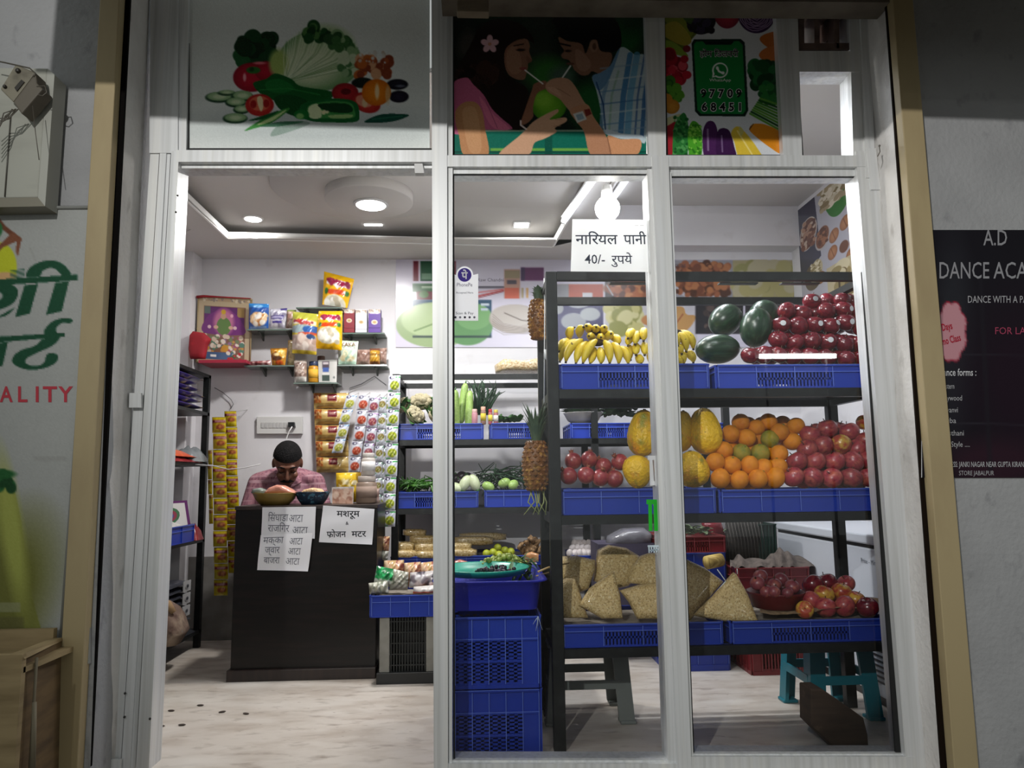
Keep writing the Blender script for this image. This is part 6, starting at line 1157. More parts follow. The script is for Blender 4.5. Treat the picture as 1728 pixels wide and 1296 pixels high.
def wshelf(label, x0, x1, y, bx, glass=True, dep=.15):
    a, c = W(x0, y, YS), W(x1, y, YS); t = thing('wall_shelf', label, 'shelf', ((a.x+c.x)/2, YS+.07, a.z), 'glass shelves on the back wall'); mb = MB('#8b958e'); mb.box(a.x, c.x, YS-.01, YB, a.z-.008, a.z); mb.build('shelf_glass', pm('green_glass_plate', '#7d8f86', .15, trans=.35, spec=.6), t)
    for x in bx:
        p = W(x, y, YS+.05); mb = MB(); mb.box(p.x-.006, p.x+.006, YS+.03, YB, p.z-.022, p.z-.008); mb.add([(p.x-.005, YS+.05, p.z-.02), (p.x+.005, YS+.05, p.z-.02), (p.x+.005, YB, p.z-.06), (p.x-.005, YB, p.z-.06), (p.x-.005, YB, p.z-.02), (p.x+.005, YB, p.z-.02)], [(0, 1, 2, 3), (0, 3, 4), (1, 5, 2), (0, 4, 5, 1)]); mb.build('bracket', brk, t)
wshelf('glass wall shelf under the blue and silver packets', 417, 497, 556, (438, 486)); wshelf('glass wall shelf under the orange snack packet', 412, 497, 617, (442, 488)); wshelf('glass wall shelf behind the two tall yellow packets', 500, 577, 519, (516, 568)); wshelf('glass wall shelf under the three slim boxes', 576, 649, 562, (589, 632))
wshelf('glass wall shelf under the pale green pouch', 570, 653, 616, (592, 634)); wshelf('lowest glass wall shelf under the honey jar', 496, 570, 646, (524, 562))
packet('blue snack packet with nuts on it beside the framed picture', [(420, 512), (454, 513), (453, 554), (420, 556)], YS, P_blue, .035)
packet('silver and purple snack packet next to the blue one', [(456, 522), (485, 520), (480, 553), (454, 553)], YS, P_silver, .03)
packet('pinkish transparent packet squeezed beside the tall yellow packet', [(484, 523), (500, 523), (497, 555), (482, 554)], YS+.03, P_pink, .02, res=14)
packet('tall yellow, blue and clear packet hanging down before the shelves', [(494, 526), (537, 530), (534, 599), (493, 596)], YS-.05, P_bigl, .05, res=34)
packet('yellow packet with a white window beside the tall blue-banded one', [(538, 525), (578, 525), (577, 591), (531, 588)], YS-.05, P_yel, .05, res=34)
packet('yellow packet leaning highest on top of the wall shelves', [(547, 458), (598, 471), (586, 520), (544, 514)], YS+.02, P_yel, .04, res=34)
for lab, x0, x1, col in (('slim dark red box, nearest the yellow packets, of three', 580.5, 598, '#7d1f2c'), ('slim white box between the red and purple boxes', 600, 619, '#c9c9d2'), ('slim purple box at the shelf end', 622, 642, '#4f2a86')):
    packet(lab, [(x0, 522), (x1, 522), (x1, 553), (x0, 553)] if col[1] != 'c' else [(x0, 523), (x1, 523), (x1, 555), (x0, 555)], YS+.02, P_box(col), .05, flat=True, res=22, name='box', cat='box', mat=SATIN)
    a, c = W(x0+.3, 521.8, YS+.02), W(x1-.3, 561, YS+.02); b = MB(col); b.box(a.x, c.x, YS+.021, YS+.08, c.z+.001, a.z); b.build('box_body', SATIN, None)
for o in [o for o in COL.objects if o.name.startswith('box_body') and o.parent is None]:
    bx = min((q for q in COL.objects if q.get('category') == 'box' and q.name.startswith('box') and q.type == 'MESH'), key=lambda q: (q.location-o.location).length); d = o.location-bx.location; o.parent = bx; o.location = d
packet('pale green pouch with brown lettering on the end wall shelf', [(570, 574), (605, 576), (601, 615), (571, 615)], YS+.01, P_kaka, .03, name='pouch')
mb = MB(); write(mb, 'KAKA', pxmap(YS-.024), 576, 584, 8, '#7a5c3a', width=24, bold=.02); tag(mb.build('pouch_lettering', PAPER, next(o for o in COL.objects if o.name == 'pouch')))
packet('brown clear packet between the pale pouch and the wafers', [(602, 590), (625, 590), (625, 615), (601, 615)], YS+.04, P_brown, .03, res=16)
packet('yellow-labelled wafer packet at the end of the wall shelf', [(624, 588), (641, 588), (641, 615), (624, 615)], YS, P_wafer, .03, res=18, name='wafer_packet')
packet('brown wafer packet behind the yellow-labelled one', [(636, 588), (653, 587), (652, 614), (638, 614)], YS+.06, P_brown, .03, res=14, name='wafer_packet')
packet('brown and white packet on the lowest shelf by the honey jar', [(496, 608), (518, 607), (517, 644), (497, 645)], YS, P_dark, .03, res=20)
jar('honey jar with a dark blue lid on the lowest wall shelf', 518, 536.5, 609, 645, YS-.01, '#b9821c', '#24304f', lab_='#d6a63a')
jar('small jar with brown lid behind the honey jar', 532, 548, 600, 645, YS+.06, '#8d7a6a', '#5f4236')
packet('white carton with dark printed band on the lowest wall shelf', [(537, 608), (569, 607), (568, 645), (538, 645)], YS+.01, P_whitebox, .05, flat=True, res=30, name='carton', cat='box', mat=SATIN)
packet('orange snack packet standing on the middle glass shelf', [(456, 588), (485, 587), (481, 617), (459, 617)], YS, P_crunch, .03)
packet('slim beige packet behind the orange snack packet', [(486, 574), (498, 573), (497, 616), (485, 616)], YS+.03, P_beige, .02, res=12)
packet('flat dark red packets strip lying before the orange snack packet', [(423, 610), (457, 608), (457, 616), (424, 616)], YS, P_red, .02, res=24)
# framed devotional picture with red cloth, on its own shelf
c = Cv(335, 500, 425, 610, 130, '#b3a184'); g = random.Random(4)
c.rect(335, 500, 425, 507, '#a88f72'); c.blobs(340, 502, 420, 506, ['#8a7d70', '#c2b49c'], 30, 2, 4); c.rect(345, 515, 415, 604, '#7a5a4a'); c.rect(346, 516, 413, 561, '#5c2c63'); c.rect(346, 516, 356, 528, '#5c6a64'); c.rect(401, 516, 413, 532, '#94784a')
c.poly([(346, 560), (350, 535), (364, 524), (378, 517), (394, 524), (408, 538), (412, 560)], '#6d2f70'); c.ell(379, 541, 17, 22, '#b06a8c', soft=.4); c.ell(379, 548, 12, 15, '#5d7a44'); c.ell(378, 531, 4.5, 5.5, '#b98f74'); c.ell(378, 524, 4, 4, '#b9952e'); c.ell(366, 550, 4, 3, '#c9a08c'); c.ell(391, 550, 4, 3, '#c9a08c'); c.ell(355, 550, 3, 3, '#d0b0b4'); c.ell(398, 550, 3, 3, '#d0b0b4'); c.ell(392, 530, 2.5, 3, '#d6a0b0')
c.blobs(347, 563, 412, 592, ['#a0526a', '#6f7a5a', '#c9b8a4', '#8a6a8c', '#547a6a', '#b98a4a', '#d9cfc0'], 90, 3, 6); c.ell(382, 585, 6, 6, '#c28f34'); c.rect(346, 592, 398, 604, '#4a6488'); c.rect(358, 596, 368, 600, '#e9e9e4'); c.blobs(384, 592, 410, 604, ['#b03038', '#d9d2c4', '#4a5a3a'], 16, 3, 8)
mpF = lambda x, y: W(x+(y-500)*-.03, y+(x-335)*.06, 4.86)
fr = thing('framed_picture', 'framed devotional picture with purple and green figure on the wall by the corner', 'picture', mpF(380, 610))
mb = MB('#8d7452'); c.onto(mb, mpF); mb.build('picture_print', VINYL, fr)
b = MB('#9c8a68'); q = [mpF(335, 500), mpF(425, 500), mpF(425, 611), mpF(335, 611)]
for i in range(4): b.tube([q[i], q[(i+1) % 4]], .006, 6)
D = Vector((0, .01, 0)); e_ = Vector((0, .001, 0)); b.add([p+e_ for p in q]+[p+D for p in q], [(0, 1, 2, 3), (7, 6, 5, 4), (0, 4, 5, 1), (1, 5, 6, 2), (2, 6, 7, 3), (3, 7, 4, 0)]); b.build('picture_frame', SATIN, fr)
redc = pm('red_cloth', '#8f1722', .8, layers=[('#b3202c', 20, .5, .8)]); b = MB(); b.tube([mpF(333, 502)+Vector((0, -.01, 0)), mpF(345, 500)+Vector((0, -.012, 0)), mpF(375, 499.5)+Vector((0, -.01, 0)), mpF(424, 499)+Vector((0, -.01, 0))], [.010, .008, .005, .003], 6); b.build('red_garland', redc, fr)
b = MB(); puffy(b, dens([(321, 566), (327, 559), (345, 562), (356, 572), (350, 584), (346, 606), (322, 606), (319, 590)], 3), pxmap(4.74), .07); tag(b.build('red_cloth_bundle', redc), 'bright red cloth bundle before the framed picture', 'cloth')
b = MB('#9c1f38'); a, c_ = W(337, 608, 4.74), W(417, 612, 4.74); b.box(a.x, c_.x, 4.72, YB, a.z-.02, a.z); tag(b.build('picture_shelf', SATIN), 'narrow shelf edged in crimson cloth under the framed picture', 'shelf')
b = MB('#4b4f50'); p = W(303, 497, 4.6)
# switchboard with plug and wire
t = thing('switchboard', 'white electric switchboard on the back wall above the seated man', 'switchboard', W(471, 718, 4.93)); b = MB('#c9c8c6'); k = pxmap(4.925); b.prism([(433, 703), (510, 703), (510, 732), (433, 732)], k, Vector((0, .025, 0))); b.build('switch_plate', SATIN, t, bevel=.002)
for i in range(8): b = MB('#b4b3b2'); x = 441+i*6.2; b.prism([(x, 713), (x+4.6, 713), (x+4.6, 722), (x, 722)], k, Vector((0, -.004, 0))); b.build('switch', SATIN, t)
b = MB('#1d1e20'); b.prism([(488, 713), (498, 713), (499, 721), (488, 721)], k, Vector((0, -.03, 0))); tag(b.build('charger_plug', SATIN), 'black charger plugged in the white switchboard', 'plug')
b = MB('#d9d9d9'); k = pxmap(4.86); b.tube([k(493, 720), k(488, 728), k(484, 738), k(482, 752), k(480, 775)], .004, 6); tag(b.build('charger_wire', SATIN), 'white charger wire hanging behind the seated man', 'wire')
b = MB('#c9c9c9'); k = pxmap(4.55); b.tube([k(300, 782), k(330, 784), k(360, 786), k(385, 792), k(410, 790), k(440, 783)], .003, 5); tag(b.build('thin_wire', SATIN), 'thin pale wire strung across the yellow noodle strips', 'wire')
b = MB('#7d7d80'); k = pxmap(4.93); b.tube([k(362, 654), k(376, 662), k(390, 674), k(394, 682), k(389, 690)], .003, 5); tag(b.build('hook_wire', SATIN), 'grey hook wire holding the yellow noodle strips', 'wire')
b = MB('#6d6d70'); k = pxmap(4.92); b.tube([k(590, 655), k(610, 648), k(632, 635), k(652, 650)], .003, 5); b.tube([k(590, 655), k(588, 668)], .002, 5); tag(b.build('hanger_wire', SATIN), 'grey wire on the wall from which the sachet strips hang', 'wire')

# ------------------------------------------------------------ strips of sachets
def strip(name, label, top, bot, w, n, Y, paint, group=None, cat='sachets', res=15, dx=0, t=.014):
    e = thing(name, label, cat, W(top[0], top[1], Y), group)
    for i in range(n):
        a = (top[0]+(bot[0]-top[0])*i/n, top[1]+(bot[1]-top[1])*i/n); c = (top[0]+(bot[0]-top[0])*(i+.97)/n, top[1]+(bot[1]-top[1])*(i+.97)/n); s = .7*sin(i*1.7+top[0])
        packet('', [(a[0]-w/2+s, a[1]), (a[0]+w/2+s, a[1]-.4), (c[0]+w/2+s, c[1]-.4), (c[0]-w/2+s, c[1])], Y-.004*(i % 2), paint, t, 'sachet', parent=e, res=res)
    b = MB('#8a8a88'); p = W(top[0], top[1]+2, Y); b.tube([p, Vector((p.x+.02, YB, p.z+.04))], .0015, 4); b.build('hanger', SATIN, e)
    return e
def P_nood(c): c.a[:] = c.hx('#b3a010'); c.rect(0, 0, 100, 12, '#8f7d14'); c.rect(6, 24, 98, 44, '#6a1c2c'); c.rect(26, 29, 84, 38, '#c9b4b0', .7); c.ell(60, 72, 30, 19, '#8a4a26'); c.blobs(42, 60, 80, 84, ['#b0682e', '#7a3420', '#c2904a'], 9, 6, 3)
def P_foG(ball, band): return lambda c: (c.mix(np.ones((c.h, c.w)), '#c9ccd6'), c.ell(30, 20, 20, 14, '#2c2440'), c.ell(32, 20, 9, 8, '#c9ccd6'), c.rect(54, 10, 98, 22, band), c.ell(54, 84, 36, 36, ball), c.ell(46, 74, 18, 16, ball, al=.5), c.blobs(30, 64, 80, 104, ['#d6d0a0', '#70803a'] if band[1] in '23' else ['#e0b090', '#8a3a2a'], 8, 6, 4), c.rect(0, 122, 40, 134, band, .6))
strip('noodle_strip', 'long strip of yellow noodle packs hanging nearest the steel shelf', (370, 704), (373, 1006), 23, 11, 4.62, P_nood, 'noodle pack strips'); strip('noodle_strip', 'strip of yellow noodle packs hanging half behind the counter', (389, 694), (395, 968), 20, 10, 4.68, P_nood, 'noodle pack strips')
strip('noodle_strip', 'narrow edge-on noodle strip in the gloom beside the steel shelf', (354, 760), (356, 885), 7, 5, 4.70, P_nood, 'noodle pack strips', res=8)
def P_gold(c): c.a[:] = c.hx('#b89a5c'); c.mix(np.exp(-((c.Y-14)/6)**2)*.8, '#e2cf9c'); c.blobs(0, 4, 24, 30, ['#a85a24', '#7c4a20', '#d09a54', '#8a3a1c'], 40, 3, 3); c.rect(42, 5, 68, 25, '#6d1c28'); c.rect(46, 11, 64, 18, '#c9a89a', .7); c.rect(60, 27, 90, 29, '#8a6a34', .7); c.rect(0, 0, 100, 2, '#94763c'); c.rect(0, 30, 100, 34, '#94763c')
t = thing('gold_packet_strip', 'hanging strip of five gold pillow packs with maroon labels on the wall', 'packets', W(559, 663, 4.9))
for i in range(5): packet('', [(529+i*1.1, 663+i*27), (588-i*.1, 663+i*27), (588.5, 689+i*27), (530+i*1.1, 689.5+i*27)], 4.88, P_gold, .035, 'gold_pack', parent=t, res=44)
strip('sachet_strip', 'tilted strip of pale blue sachets hanging over the gold packs', (594, 667), (568, 765), 18, 4, 4.80, P_foG('#a9a848', '#2f6a9c'), 'hanging sachet strips')
strip('sachet_strip', 'strip of white sachets with red round sweets beside the tilted blue strip', (615, 667), (597, 797), 19, 5, 4.83, P_foG('#b04a34', '#6a6472'), 'hanging sachet strips')
strip('sachet_strip', 'strip of white and purple sachets between red and green ones', (633, 671), (617, 800), 18, 5, 4.85, P_foG('#8f4a5c', '#7c3f8a'), 'hanging sachet strips')
strip('sachet_strip', 'strip of white sachets with green and brown print behind the jars', (646, 670), (634, 862), 15, 7, 4.87, P_foG('#8a7a44', '#2f7a4a'), 'hanging sachet strips')
strip('sachet_strip', 'grey-green sachet strip mostly hidden behind the long green one', (652, 676), (638, 890), 13, 8, 4.89, P_foG('#8a8a4c', '#3a6a5a'), 'hanging sachet strips')
strip('sachet_strip', 'long strip of green and white sachets hanging from the vegetable rack corner', (666, 634), (656, 890), 20, 9, 4.36, P_foG('#a3ae30', '#2c8a3a'), 'hanging sachet strips', res=22)

# ------------------------------------------------------------ on the counter
def bowl(name, label, x0, x1, ytop, ybot, Y, mat, foot=.62):
    a, c = W(x0, ytop, Y), W(x1, ytop, Y); zb = CZ+.001; zt = a.z; r = (c.x-a.x)/2; ctr = Vector(((a.x+c.x)/2, Y, 0)); t = thing(name, label, 'bowl', (ctr.x, ctr.y, zb)); mb = MB('#ffffff')
    mb.lathe([(r*foot, zb), (r*.85, zb+(zt-zb)*.45), (r*.98, zt-.004), (r, zt), (r*.96, zt-.002), (r*.82, zb+(zt-zb)*.5), (r*.5, zb+.008), (0, zb+.008)], 36, ctr); mb.build('bowl_body', mat, t); return t
bowl('plate_bowl', 'wide yellow-brown bowl on the counter before the seated man', 427, 502, 832, 851, 4.06, pm('ochre_enamel', '#8a7034', .35, layers=[('#a38a4a', 8, .5, .8)])); bowl('patterned_bowl', 'dark blue patterned bowl on the counter', 498, 557, 830, 851, 4.08, pm('blue_patterned_enamel', '#1d2b3c', .3, layers=[('#3f6a7c', (40, 40, 60), .55, .62), ('#8fa3a8', (70, 70, 90), .66, .7)]))
b = MB('#c98a78'); puffy(b, dens([(446, 833), (455, 823), (468, 818), (480, 819), (492, 825), (504, 833)], 3), pxmap(4.06), .11); tag(b.build('pink_bag', GLOSSY), 'pink clear bag heaped in the yellow-brown bowl', 'bag')
b = MB('#7f8880'); puffy(b, dens([(425, 832), (428, 825), (440, 823), (450, 827), (448, 834)], 3), pxmap(4.04), .08); tag(b.build('plastic_wrap', GLOSSY), 'crumpled grey plastic on the bowl edge beside the pink bag', 'plastic')
b = MB(); g = random.Random(3); puffy(b, dens([(508, 832), (514, 826), (528, 823), (542, 825), (549, 832)], 3), pxmap(4.08), .11); tag(b.build('puffed_rice', pm('puffed_rice', '#cfae86', .7, layers=[('#b08858', 90, .45, .65), ('#e2cba4', 70, .55, .7)], bump=(110, .8, .006))), 'heap of pale puffed rice in the dark patterned bowl', 'puffed rice', kind='stuff')
def P_salmon(c): c.a[:] = c.hx('#b08a78'); c.rect(0, 0, 100, 10, '#c9c2bc'); c.blobs(6, 14, 94, 74, ['#c49a84', '#a0705c', '#d2b4a0'], 40, 10, 3); c.rect(0, 0, 4, 90, '#d9d4d0'); c.rect(96, 0, 100, 90, '#d9d4d0'); c.rect(0, 78, 100, 90, '#cfc9c4')
packet('clear square tub of salmon-coloured sweets on the counter', [(560, 822), (597, 821), (596, 850), (560, 850)], 4.08, P_salmon, .05, flat=True, name='sweet_tub', cat='tub')
jar('clear jar of brown powder on the counter end', 598, 634, 803, 850, 4.06, '#7d6a5c', '#a39890', lab_='#8a766a'); jar('white-labelled jar stacked on the clear brown jar', 608, 632, 764, 802.5, 4.07, '#b4aca4', '#b9b4ae', lab_='#d2d0ce')
def P_royal(c): c.a[:] = c.hx('#c9a41c'); c.blobs(8, 34, 92, 56, ['#d9c68a', '#e2d6b0', '#a8821c'], 24, 7, 4); c.rect(12, 10, 68, 28, '#d6b83a'); c.poly([(80, 6), (100, 4), (98, 50), (88, 40)], '#8a6a14')
packet('yellow packet leaning behind the salmon tub under the sachets', [(567, 798), (609, 797), (606, 847), (568, 849)], 4.22, P_royal, .025, res=30)
mb = MB(); write(mb, 'Royal', pxmap(4.272), 573, 809, 11, '#5c2a24', width=24, bold=.01); tag(mb.build('packet_lettering', PAPER, next(o for o in COL.objects if o.get('label', '').startswith('yellow packet leaning behind'))))
packet('clear packet of brown snacks propped at the counter end', [(604, 826), (640, 824), (640, 850), (606, 850)], 4.24, P_brown, .03, res=18)

# ------------------------------------------------------------ low crate of packets on its stand
LY = 3.80; a, c = W(622, 1043, LY), W(760, 1003, LY); crate('low blue crate of bagged snacks between the counter and the middle mullion', a.x, c.x, LY, LY+.42, a.z, c.z, slots='n', liner=.7)
st = thing('crate_stand', 'dark crate stand with pale side boards under the low blue crate', 'stand', ((a.x+c.x)/2, LY+.2, 0)); zt = a.z-.002
gb = pm('pale_grey_board', '#8d8c84', .8, layers=[('#6d6b64', 8, .45, .75)])
e0, e1, e2, e3 = W(640, 1100, LY+.02).x, W(657, 1100, LY+.02).x, W(719, 1100, LY+.02).x, W(760, 1100, LY+.02).x
for x0, x1 in ((e0, e1), (e2, e3)): b = MB(); b.box(x0, x1, LY+.02, LY+.36, .05, zt); b.build('side_board', gb, st, bevel=.003)
b = MB('#121414'); b.box(e0-.012, e3+.01, LY+.005, LY+.38, 0, .055); b.build('base_board', SATIN, st, bevel=.003)
b = MB('#161a18')
for i in range(13): x = e1+(e2-e1)*(i+.3)/13; b.box(x, x+.006, LY+.035, LY+.04, .055, zt)
for i in range(5): z = .055+(zt-.055)*(i+.5)/5; b.box(e1, e2, LY+.033, LY+.042, z, z+.005)
b.build('lattice_grille', SATIN, st); b = MB('#101211'); b.box(e1, e2, LY+.20, LY+.21, .055, zt); b.build('back_board', SATIN, st)
def P_peas(c): c.a[:] = c.hx('#a9b8ac'); c.blobs(10, 0, 90, 60, ['#1c8a4a', '#2fae62', '#166a38'], 70, 8, 3); c.blobs(0, 60, 100, 110, ['#b8bcae', '#8f9a8c', '#d6dad2'], 30, 10, 4)
def P_clear(c): c.a[:] = c.hx('#a8a698'); c.blobs(0, 0, 100, 90, ['#c9c7ba', '#8a8878', '#d9d8d0', '#6f7464'], 50, 10, 6)
def P_bw(c): c.a[:] = c.hx('#b9b2b0'); c.blobs(0, 0, 100, 40, ['#3a343c', '#d9d6d8', '#7a7078'], 24, 10, 5); c.blobs(0, 44, 100, 80, ['#c9bda4', '#9a8a70'], 30, 7, 6)
def P_or(c): c.a[:] = c.hx('#c9c4c0'); c.rect(0, 16, 100, 40, '#c24a24'); c.rect(60, 0, 100, 14, '#d9d4d0')
def P_meat(c): c.a[:] = c.hx('#a87a5c'); c.blobs(0, 0, 100, 60, ['#c09270', '#8a4a3c', '#b89a6a', '#d0b494'], 50, 9, 7)
for lab, q, Y, p in (('bag of green peas in the low blue crate', [(636, 955), (674, 962), (668, 990), (630, 988)], 3.92, P_peas), ('clear bag of pale grains beside the green peas', [(664, 960), (690, 966), (688, 996), (656, 996)], 3.90, P_clear), ('clear bag at the near corner of the low blue crate', [(622, 984), (654, 980), (656, 1002), (624, 1003)], 3.86, P_clear), ('silver and black snack bag by the middle mullion', [(692, 966), (742, 962), (742, 990), (690, 992)], 3.90, P_bw), ('orange and white packet at the low crate rim', [(698, 990), (745, 986), (745, 1000), (697, 1002)], 3.84, P_or),
        ('brown snack bag at the back of the low crate by the counter', [(648, 946), (682, 945), (680, 990), (646, 990)], 4.06, P_meat), ('brown snack bag at the back middle of the low crate', [(682, 950), (710, 948), (710, 990), (682, 990)], 4.03, P_meat), ('reddish snack bag at the back of the low crate by the mullion', [(708, 950), (742, 946), (742, 992), (708, 994)], 4.06, P_meat), ('dull brown packet beside the rack post above the low crate', [(636, 905), (658, 905), (656, 930), (634, 932)], 4.25, P_meat), ('grey folded packet beneath the dull brown one', [(630, 928), (656, 930), (654, 946), (632, 946)], 4.22, P_clear)):
    packet(lab, q, Y, p, .045, name='snack_bag', cat='bag', res=30)

# ------------------------------------------------------------ steel shelf on the side wall
SX0, SX1 = XL+.01, W(350, 800, 4.76).x; SY0, SY1 = 3.55, 4.76
ss = thing('side_shelf', 'black steel shelf rack along the side wall by the doorway', 'shelf', ((SX0+SX1)/2, (SY0+SY1)/2, 0)); stt = W(356, 634, SY1).z
for y in (SY0, SY1-.035):
    for x in (SX0, SX1-.035): b = MB(); b.box(x, x+.035, y, y+.035, 0, stt); b.build('post', blackm, ss)
SZ = [W(350, y, SY1).z for y in (1060, 908, 782, 697)]+[stt]
for z in SZ: b = MB(); b.box(SX0, SX1, SY0, SY1, z-.02, z); b.build('shelf', blackm, ss)
sp = lambda py, pz: Vector((SX1, py, pz))
pur = pm('purple_print_film', '#2a1f5e', .3, layers=[('#3a2c7a', 14, .45, .7), ('#b9a67c', 8, .54, .58), ('#8d8aa8', 30, .68, .74)])
for i in range(6):
    g = random.Random(i); z = SZ[3]+.02+i*.034; b = MB(); y0 = 4.05+g.uniform(-.03, .03); L = .52+g.uniform(-.04, .06)
    puffy(b, dens([(0, -.02), (L*.2, -.03), (L*.8, -.03), (L, -.015), (L, .015), (L*.8, .03), (L*.2, .03), (0, .02)], 2), lambda u, v: Vector((SX1-.10, y0+u, z-v*.55)), .01)
    mbv = np.array(b.v); mbv[:, 0] = SX1-.075+(mbv[:, 1]*0)+np.where(mbv[:, 2] > z, .03, -.03)*0; 
    b2 = MB(); n = 10; R = [[Vector((SX1-.16+.17*k/n, y0+L*j/12, z+.021*sin(pi*k/n)**.6*sin(pi*(j+.6)/13.2)**.5)) for k in range(n+1)] for j in range(13)]
    b2.grid(R); b2.grid([[Vector((p.x, p.y, 2*z-p.z)) for p in r][::-1] for r in R]); tag(b2.build('flour_packet', pur), f'purple and cream packet, {ORD[i]} from the bottom of the stack on the side shelf', 'packet', 'purple packets stacked on the side shelf')
orf = pm('orange_film', '#c2441c', .3, layers=[('#d96a2c', 12, .45, .7), ('#8a2a18', 20, .6, .8)]); redf = pm('red_film', '#7c1f26', .3, layers=[('#a33a3a', 16, .5, .75)])
def slump(name, lab, y0, y1, x0, x1, z, h, mat, seed=1, cat='packet'):
    g = random.Random(seed); n, m_ = 9, 12; R = [[Vector((x0+(x1-x0)*k/n, y0+(y1-y0)*j/m_, z+max(.002, h*(sin(pi*k/n)*sin(pi*j/m_))**.45*g.uniform(.75, 1.05)))) for k in range(n+1)] for j in range(m_+1)]
    b = MB(); b.grid(R); b.grid([[Vector((p.x, p.y, z)) for p in r][::-1] for r in R]); return tag(b.build(name, mat), lab, cat)
slump('snack_packet', 'orange packets bag lying on the side shelf below the purple stack', 4.0, 4.55, SX1-.17, SX1+.01, SZ[2]+.03, .05, orf, 2); slump('snack_packet', 'dark red packet under the orange one on the side shelf', 4.05, 4.62, SX1-.16, SX1+.02, SZ[2], .035, redf, 3); slump('plastic_bag', 'grey clear plastic bag hanging at the end of the side shelf', 4.50, 4.74, SX1-.14, SX1+.02, SZ[2]+.005, .10, pm('grey_clear_film', '#7a7f82', .2), 4, 'bag')
for i in range(3): b = MB('#8d2f3a' if i != 1 else '#c9c0bc'); x = SX1-.14; y = 4.16+i*.055; b.box(x, x+.08, y, y+.04, SZ[4], SZ[4]+.10); b.box(x+.005, x+.085, y+.004, y+.036, SZ[4]+.07, SZ[4]+.085, '#e0dcd8'); tag(b.build('box', SATIN), ('small red and white box on top of the side shelf nearest the doorway', 'small white box between two red ones topping the side shelf', 'small red box on top of the side shelf nearest the corner')[i], 'box')
a = SZ[1]; crate('bright blue crate of papers on the side shelf by the doorway', SX1-.19, SX1+.015, 4.0, 4.56, a, a+.10, slots='n', liner=.5, nb=3)
def flatcard(name, lab, pts, col, inner=None, cat='card', mat=PAPER, dot=None):
    b = MB(col); D = Vector((-.004, 0, 0)); vs = [Vector(p) for p in pts]; b.add(vs+[p+D for p in vs], [(0, 1, 2, 3), (7, 6, 5, 4), (0, 4, 5, 1), (1, 5, 6, 2), (2, 6, 7, 3), (3, 7, 4, 0)])
    e = Vector((.0012, -.0008, 0)); c0 = sum(vs, Vector())/4
    if inner: b.add([c0+(p-c0)*.84+e for p in vs], [(0, 1, 2, 3)], inner)
    if dot:
        u = (vs[1]-vs[0])*.5; v = (vs[3]-vs[0])*.5
        for s, cc in zip((.55, .38, .2), dot): b.add([c0+u*s*cos(q)+v*s*sin(q)+e*(2+(.6-s)*4) for q in np.linspace(0, 2*pi, 14, endpoint=False)], [tuple(range(14))], cc)
    return tag(b.build(name, mat), lab, cat)
flatcard('framed_card', 'purple-bordered white card with a coloured flower in the side shelf', [(SX1-.10, 4.20, a+.24), (SX1-.02, 4.50, a+.24), (SX1-.0, 4.53, a+.07), (SX1-.10, 4.16, a+.07)], '#5c2a5e', '#c9c6c4', dot=('#3f6a4a', '#8a3a4a', '#4a4a8a'))
slump('paper_sheaf', 'white papers lying in the bright blue crate', 4.08, 4.50, SX1-.15, SX1+.0, a+.075, .06, pm('white_paper_sheets', '#b9b6b2', .8, layers=[('#8f8c88', (3, 30, 3), .55, .7)]), 6, 'papers'); slump('paper_sheaf', 'yellowish bundle at the doorway end of the blue crate', 4.0, 4.14, SX1-.15, SX1, a+.08, .05, pm('yellow_stalks', '#8f843c', .8), 7, 'papers'); slump('red_pouch', 'small red pouch at the crate end beside the shelf post', 4.55, 4.66, SX1-.06, SX1+.03, a, .10, redf, 8, 'pouch')
bagm = pm('folded_dark_bags', '#23252e', .5, layers=[('#3a3c48', (3, 3, 40), .45, .6), ('#6d6c72', (8, 8, 60), .66, .74)])
zz = SZ[0]
for i in range(7): slump('folded_bag', f'folded dark bag, {ORD[i]} from the bottom of the pile on the low side shelf', 4.02, 4.60, SX1-.17, SX1-.005, zz+.09+i*.035, .032, bagm, 20+i, 'bag')['group'] = 'folded bags piled on the side shelf'
slump('dark_sack', 'dark sack under the folded bags on the low side shelf', 4.02, 4.66, SX1-.17, SX1, zz, .085, pm('dark_sack_cloth', '#1d1f26', .7, layers=[('#33353e', 9, .5, .75)]), 31, 'sack')
for i in range(3): z = zz+.12+i*.07; flatcard('paper_tag', f'white printed paper tag, {ORD[i]} from the bottom on the folded bags', [(SX1+.004, 4.44, z+.06), (SX1+.004, 4.55, z+.058), (SX1+.004, 4.55, z+.0), (SX1+.004, 4.44, z+.0)], '#b4b3b4', dot=('#b4b3b4', '#6a6a70', '#34343a'), cat='tag')
# green crate with a sack and floor bits near the doorway
a = Z(268, 1140, 0); crate('dark green slotted crate on the floor just inside the doorway', SX1+.005, SX1+.135, 3.45, 3.76, 0, .34, mat=pm('green_crate_plastic', '#1f6a4a', .4), nb=3)
b = MB(); g = random.Random(2); puffy(b, dens([(258, 1018), (276, 1012), (296, 1024), (306, 1040), (314, 1066), (300, 1088), (276, 1092), (258, 1085)], 3), pxmap(4.2), .2); tag(b.build('stuffed_sack', pm('stained_sack', '#7d665a', .85, layers=[('#a38f7c', 8, .45, .6), ('#4a302a', 10, .56, .72), ('#8f9296', 14, .64, .75)], bump=(30, .6, .01))), 'stained bulging sack on the green crate by the doorway', 'sack')
b = MB(); c0 = W(270, 1018, 4.12); b.tube([c0+Vector((-.05, 0, .02)), c0+Vector((0, -.01, .02)), c0+Vector((.04, 0, -.01)), c0+Vector((.07, .01, -.05))], [.022, .026, .024, .014], 10); tag(b.build('cloth_roll', pm('tan_cloth', '#a98a66', .9)), 'tan cloth roll draped over the bulging sack', 'cloth')
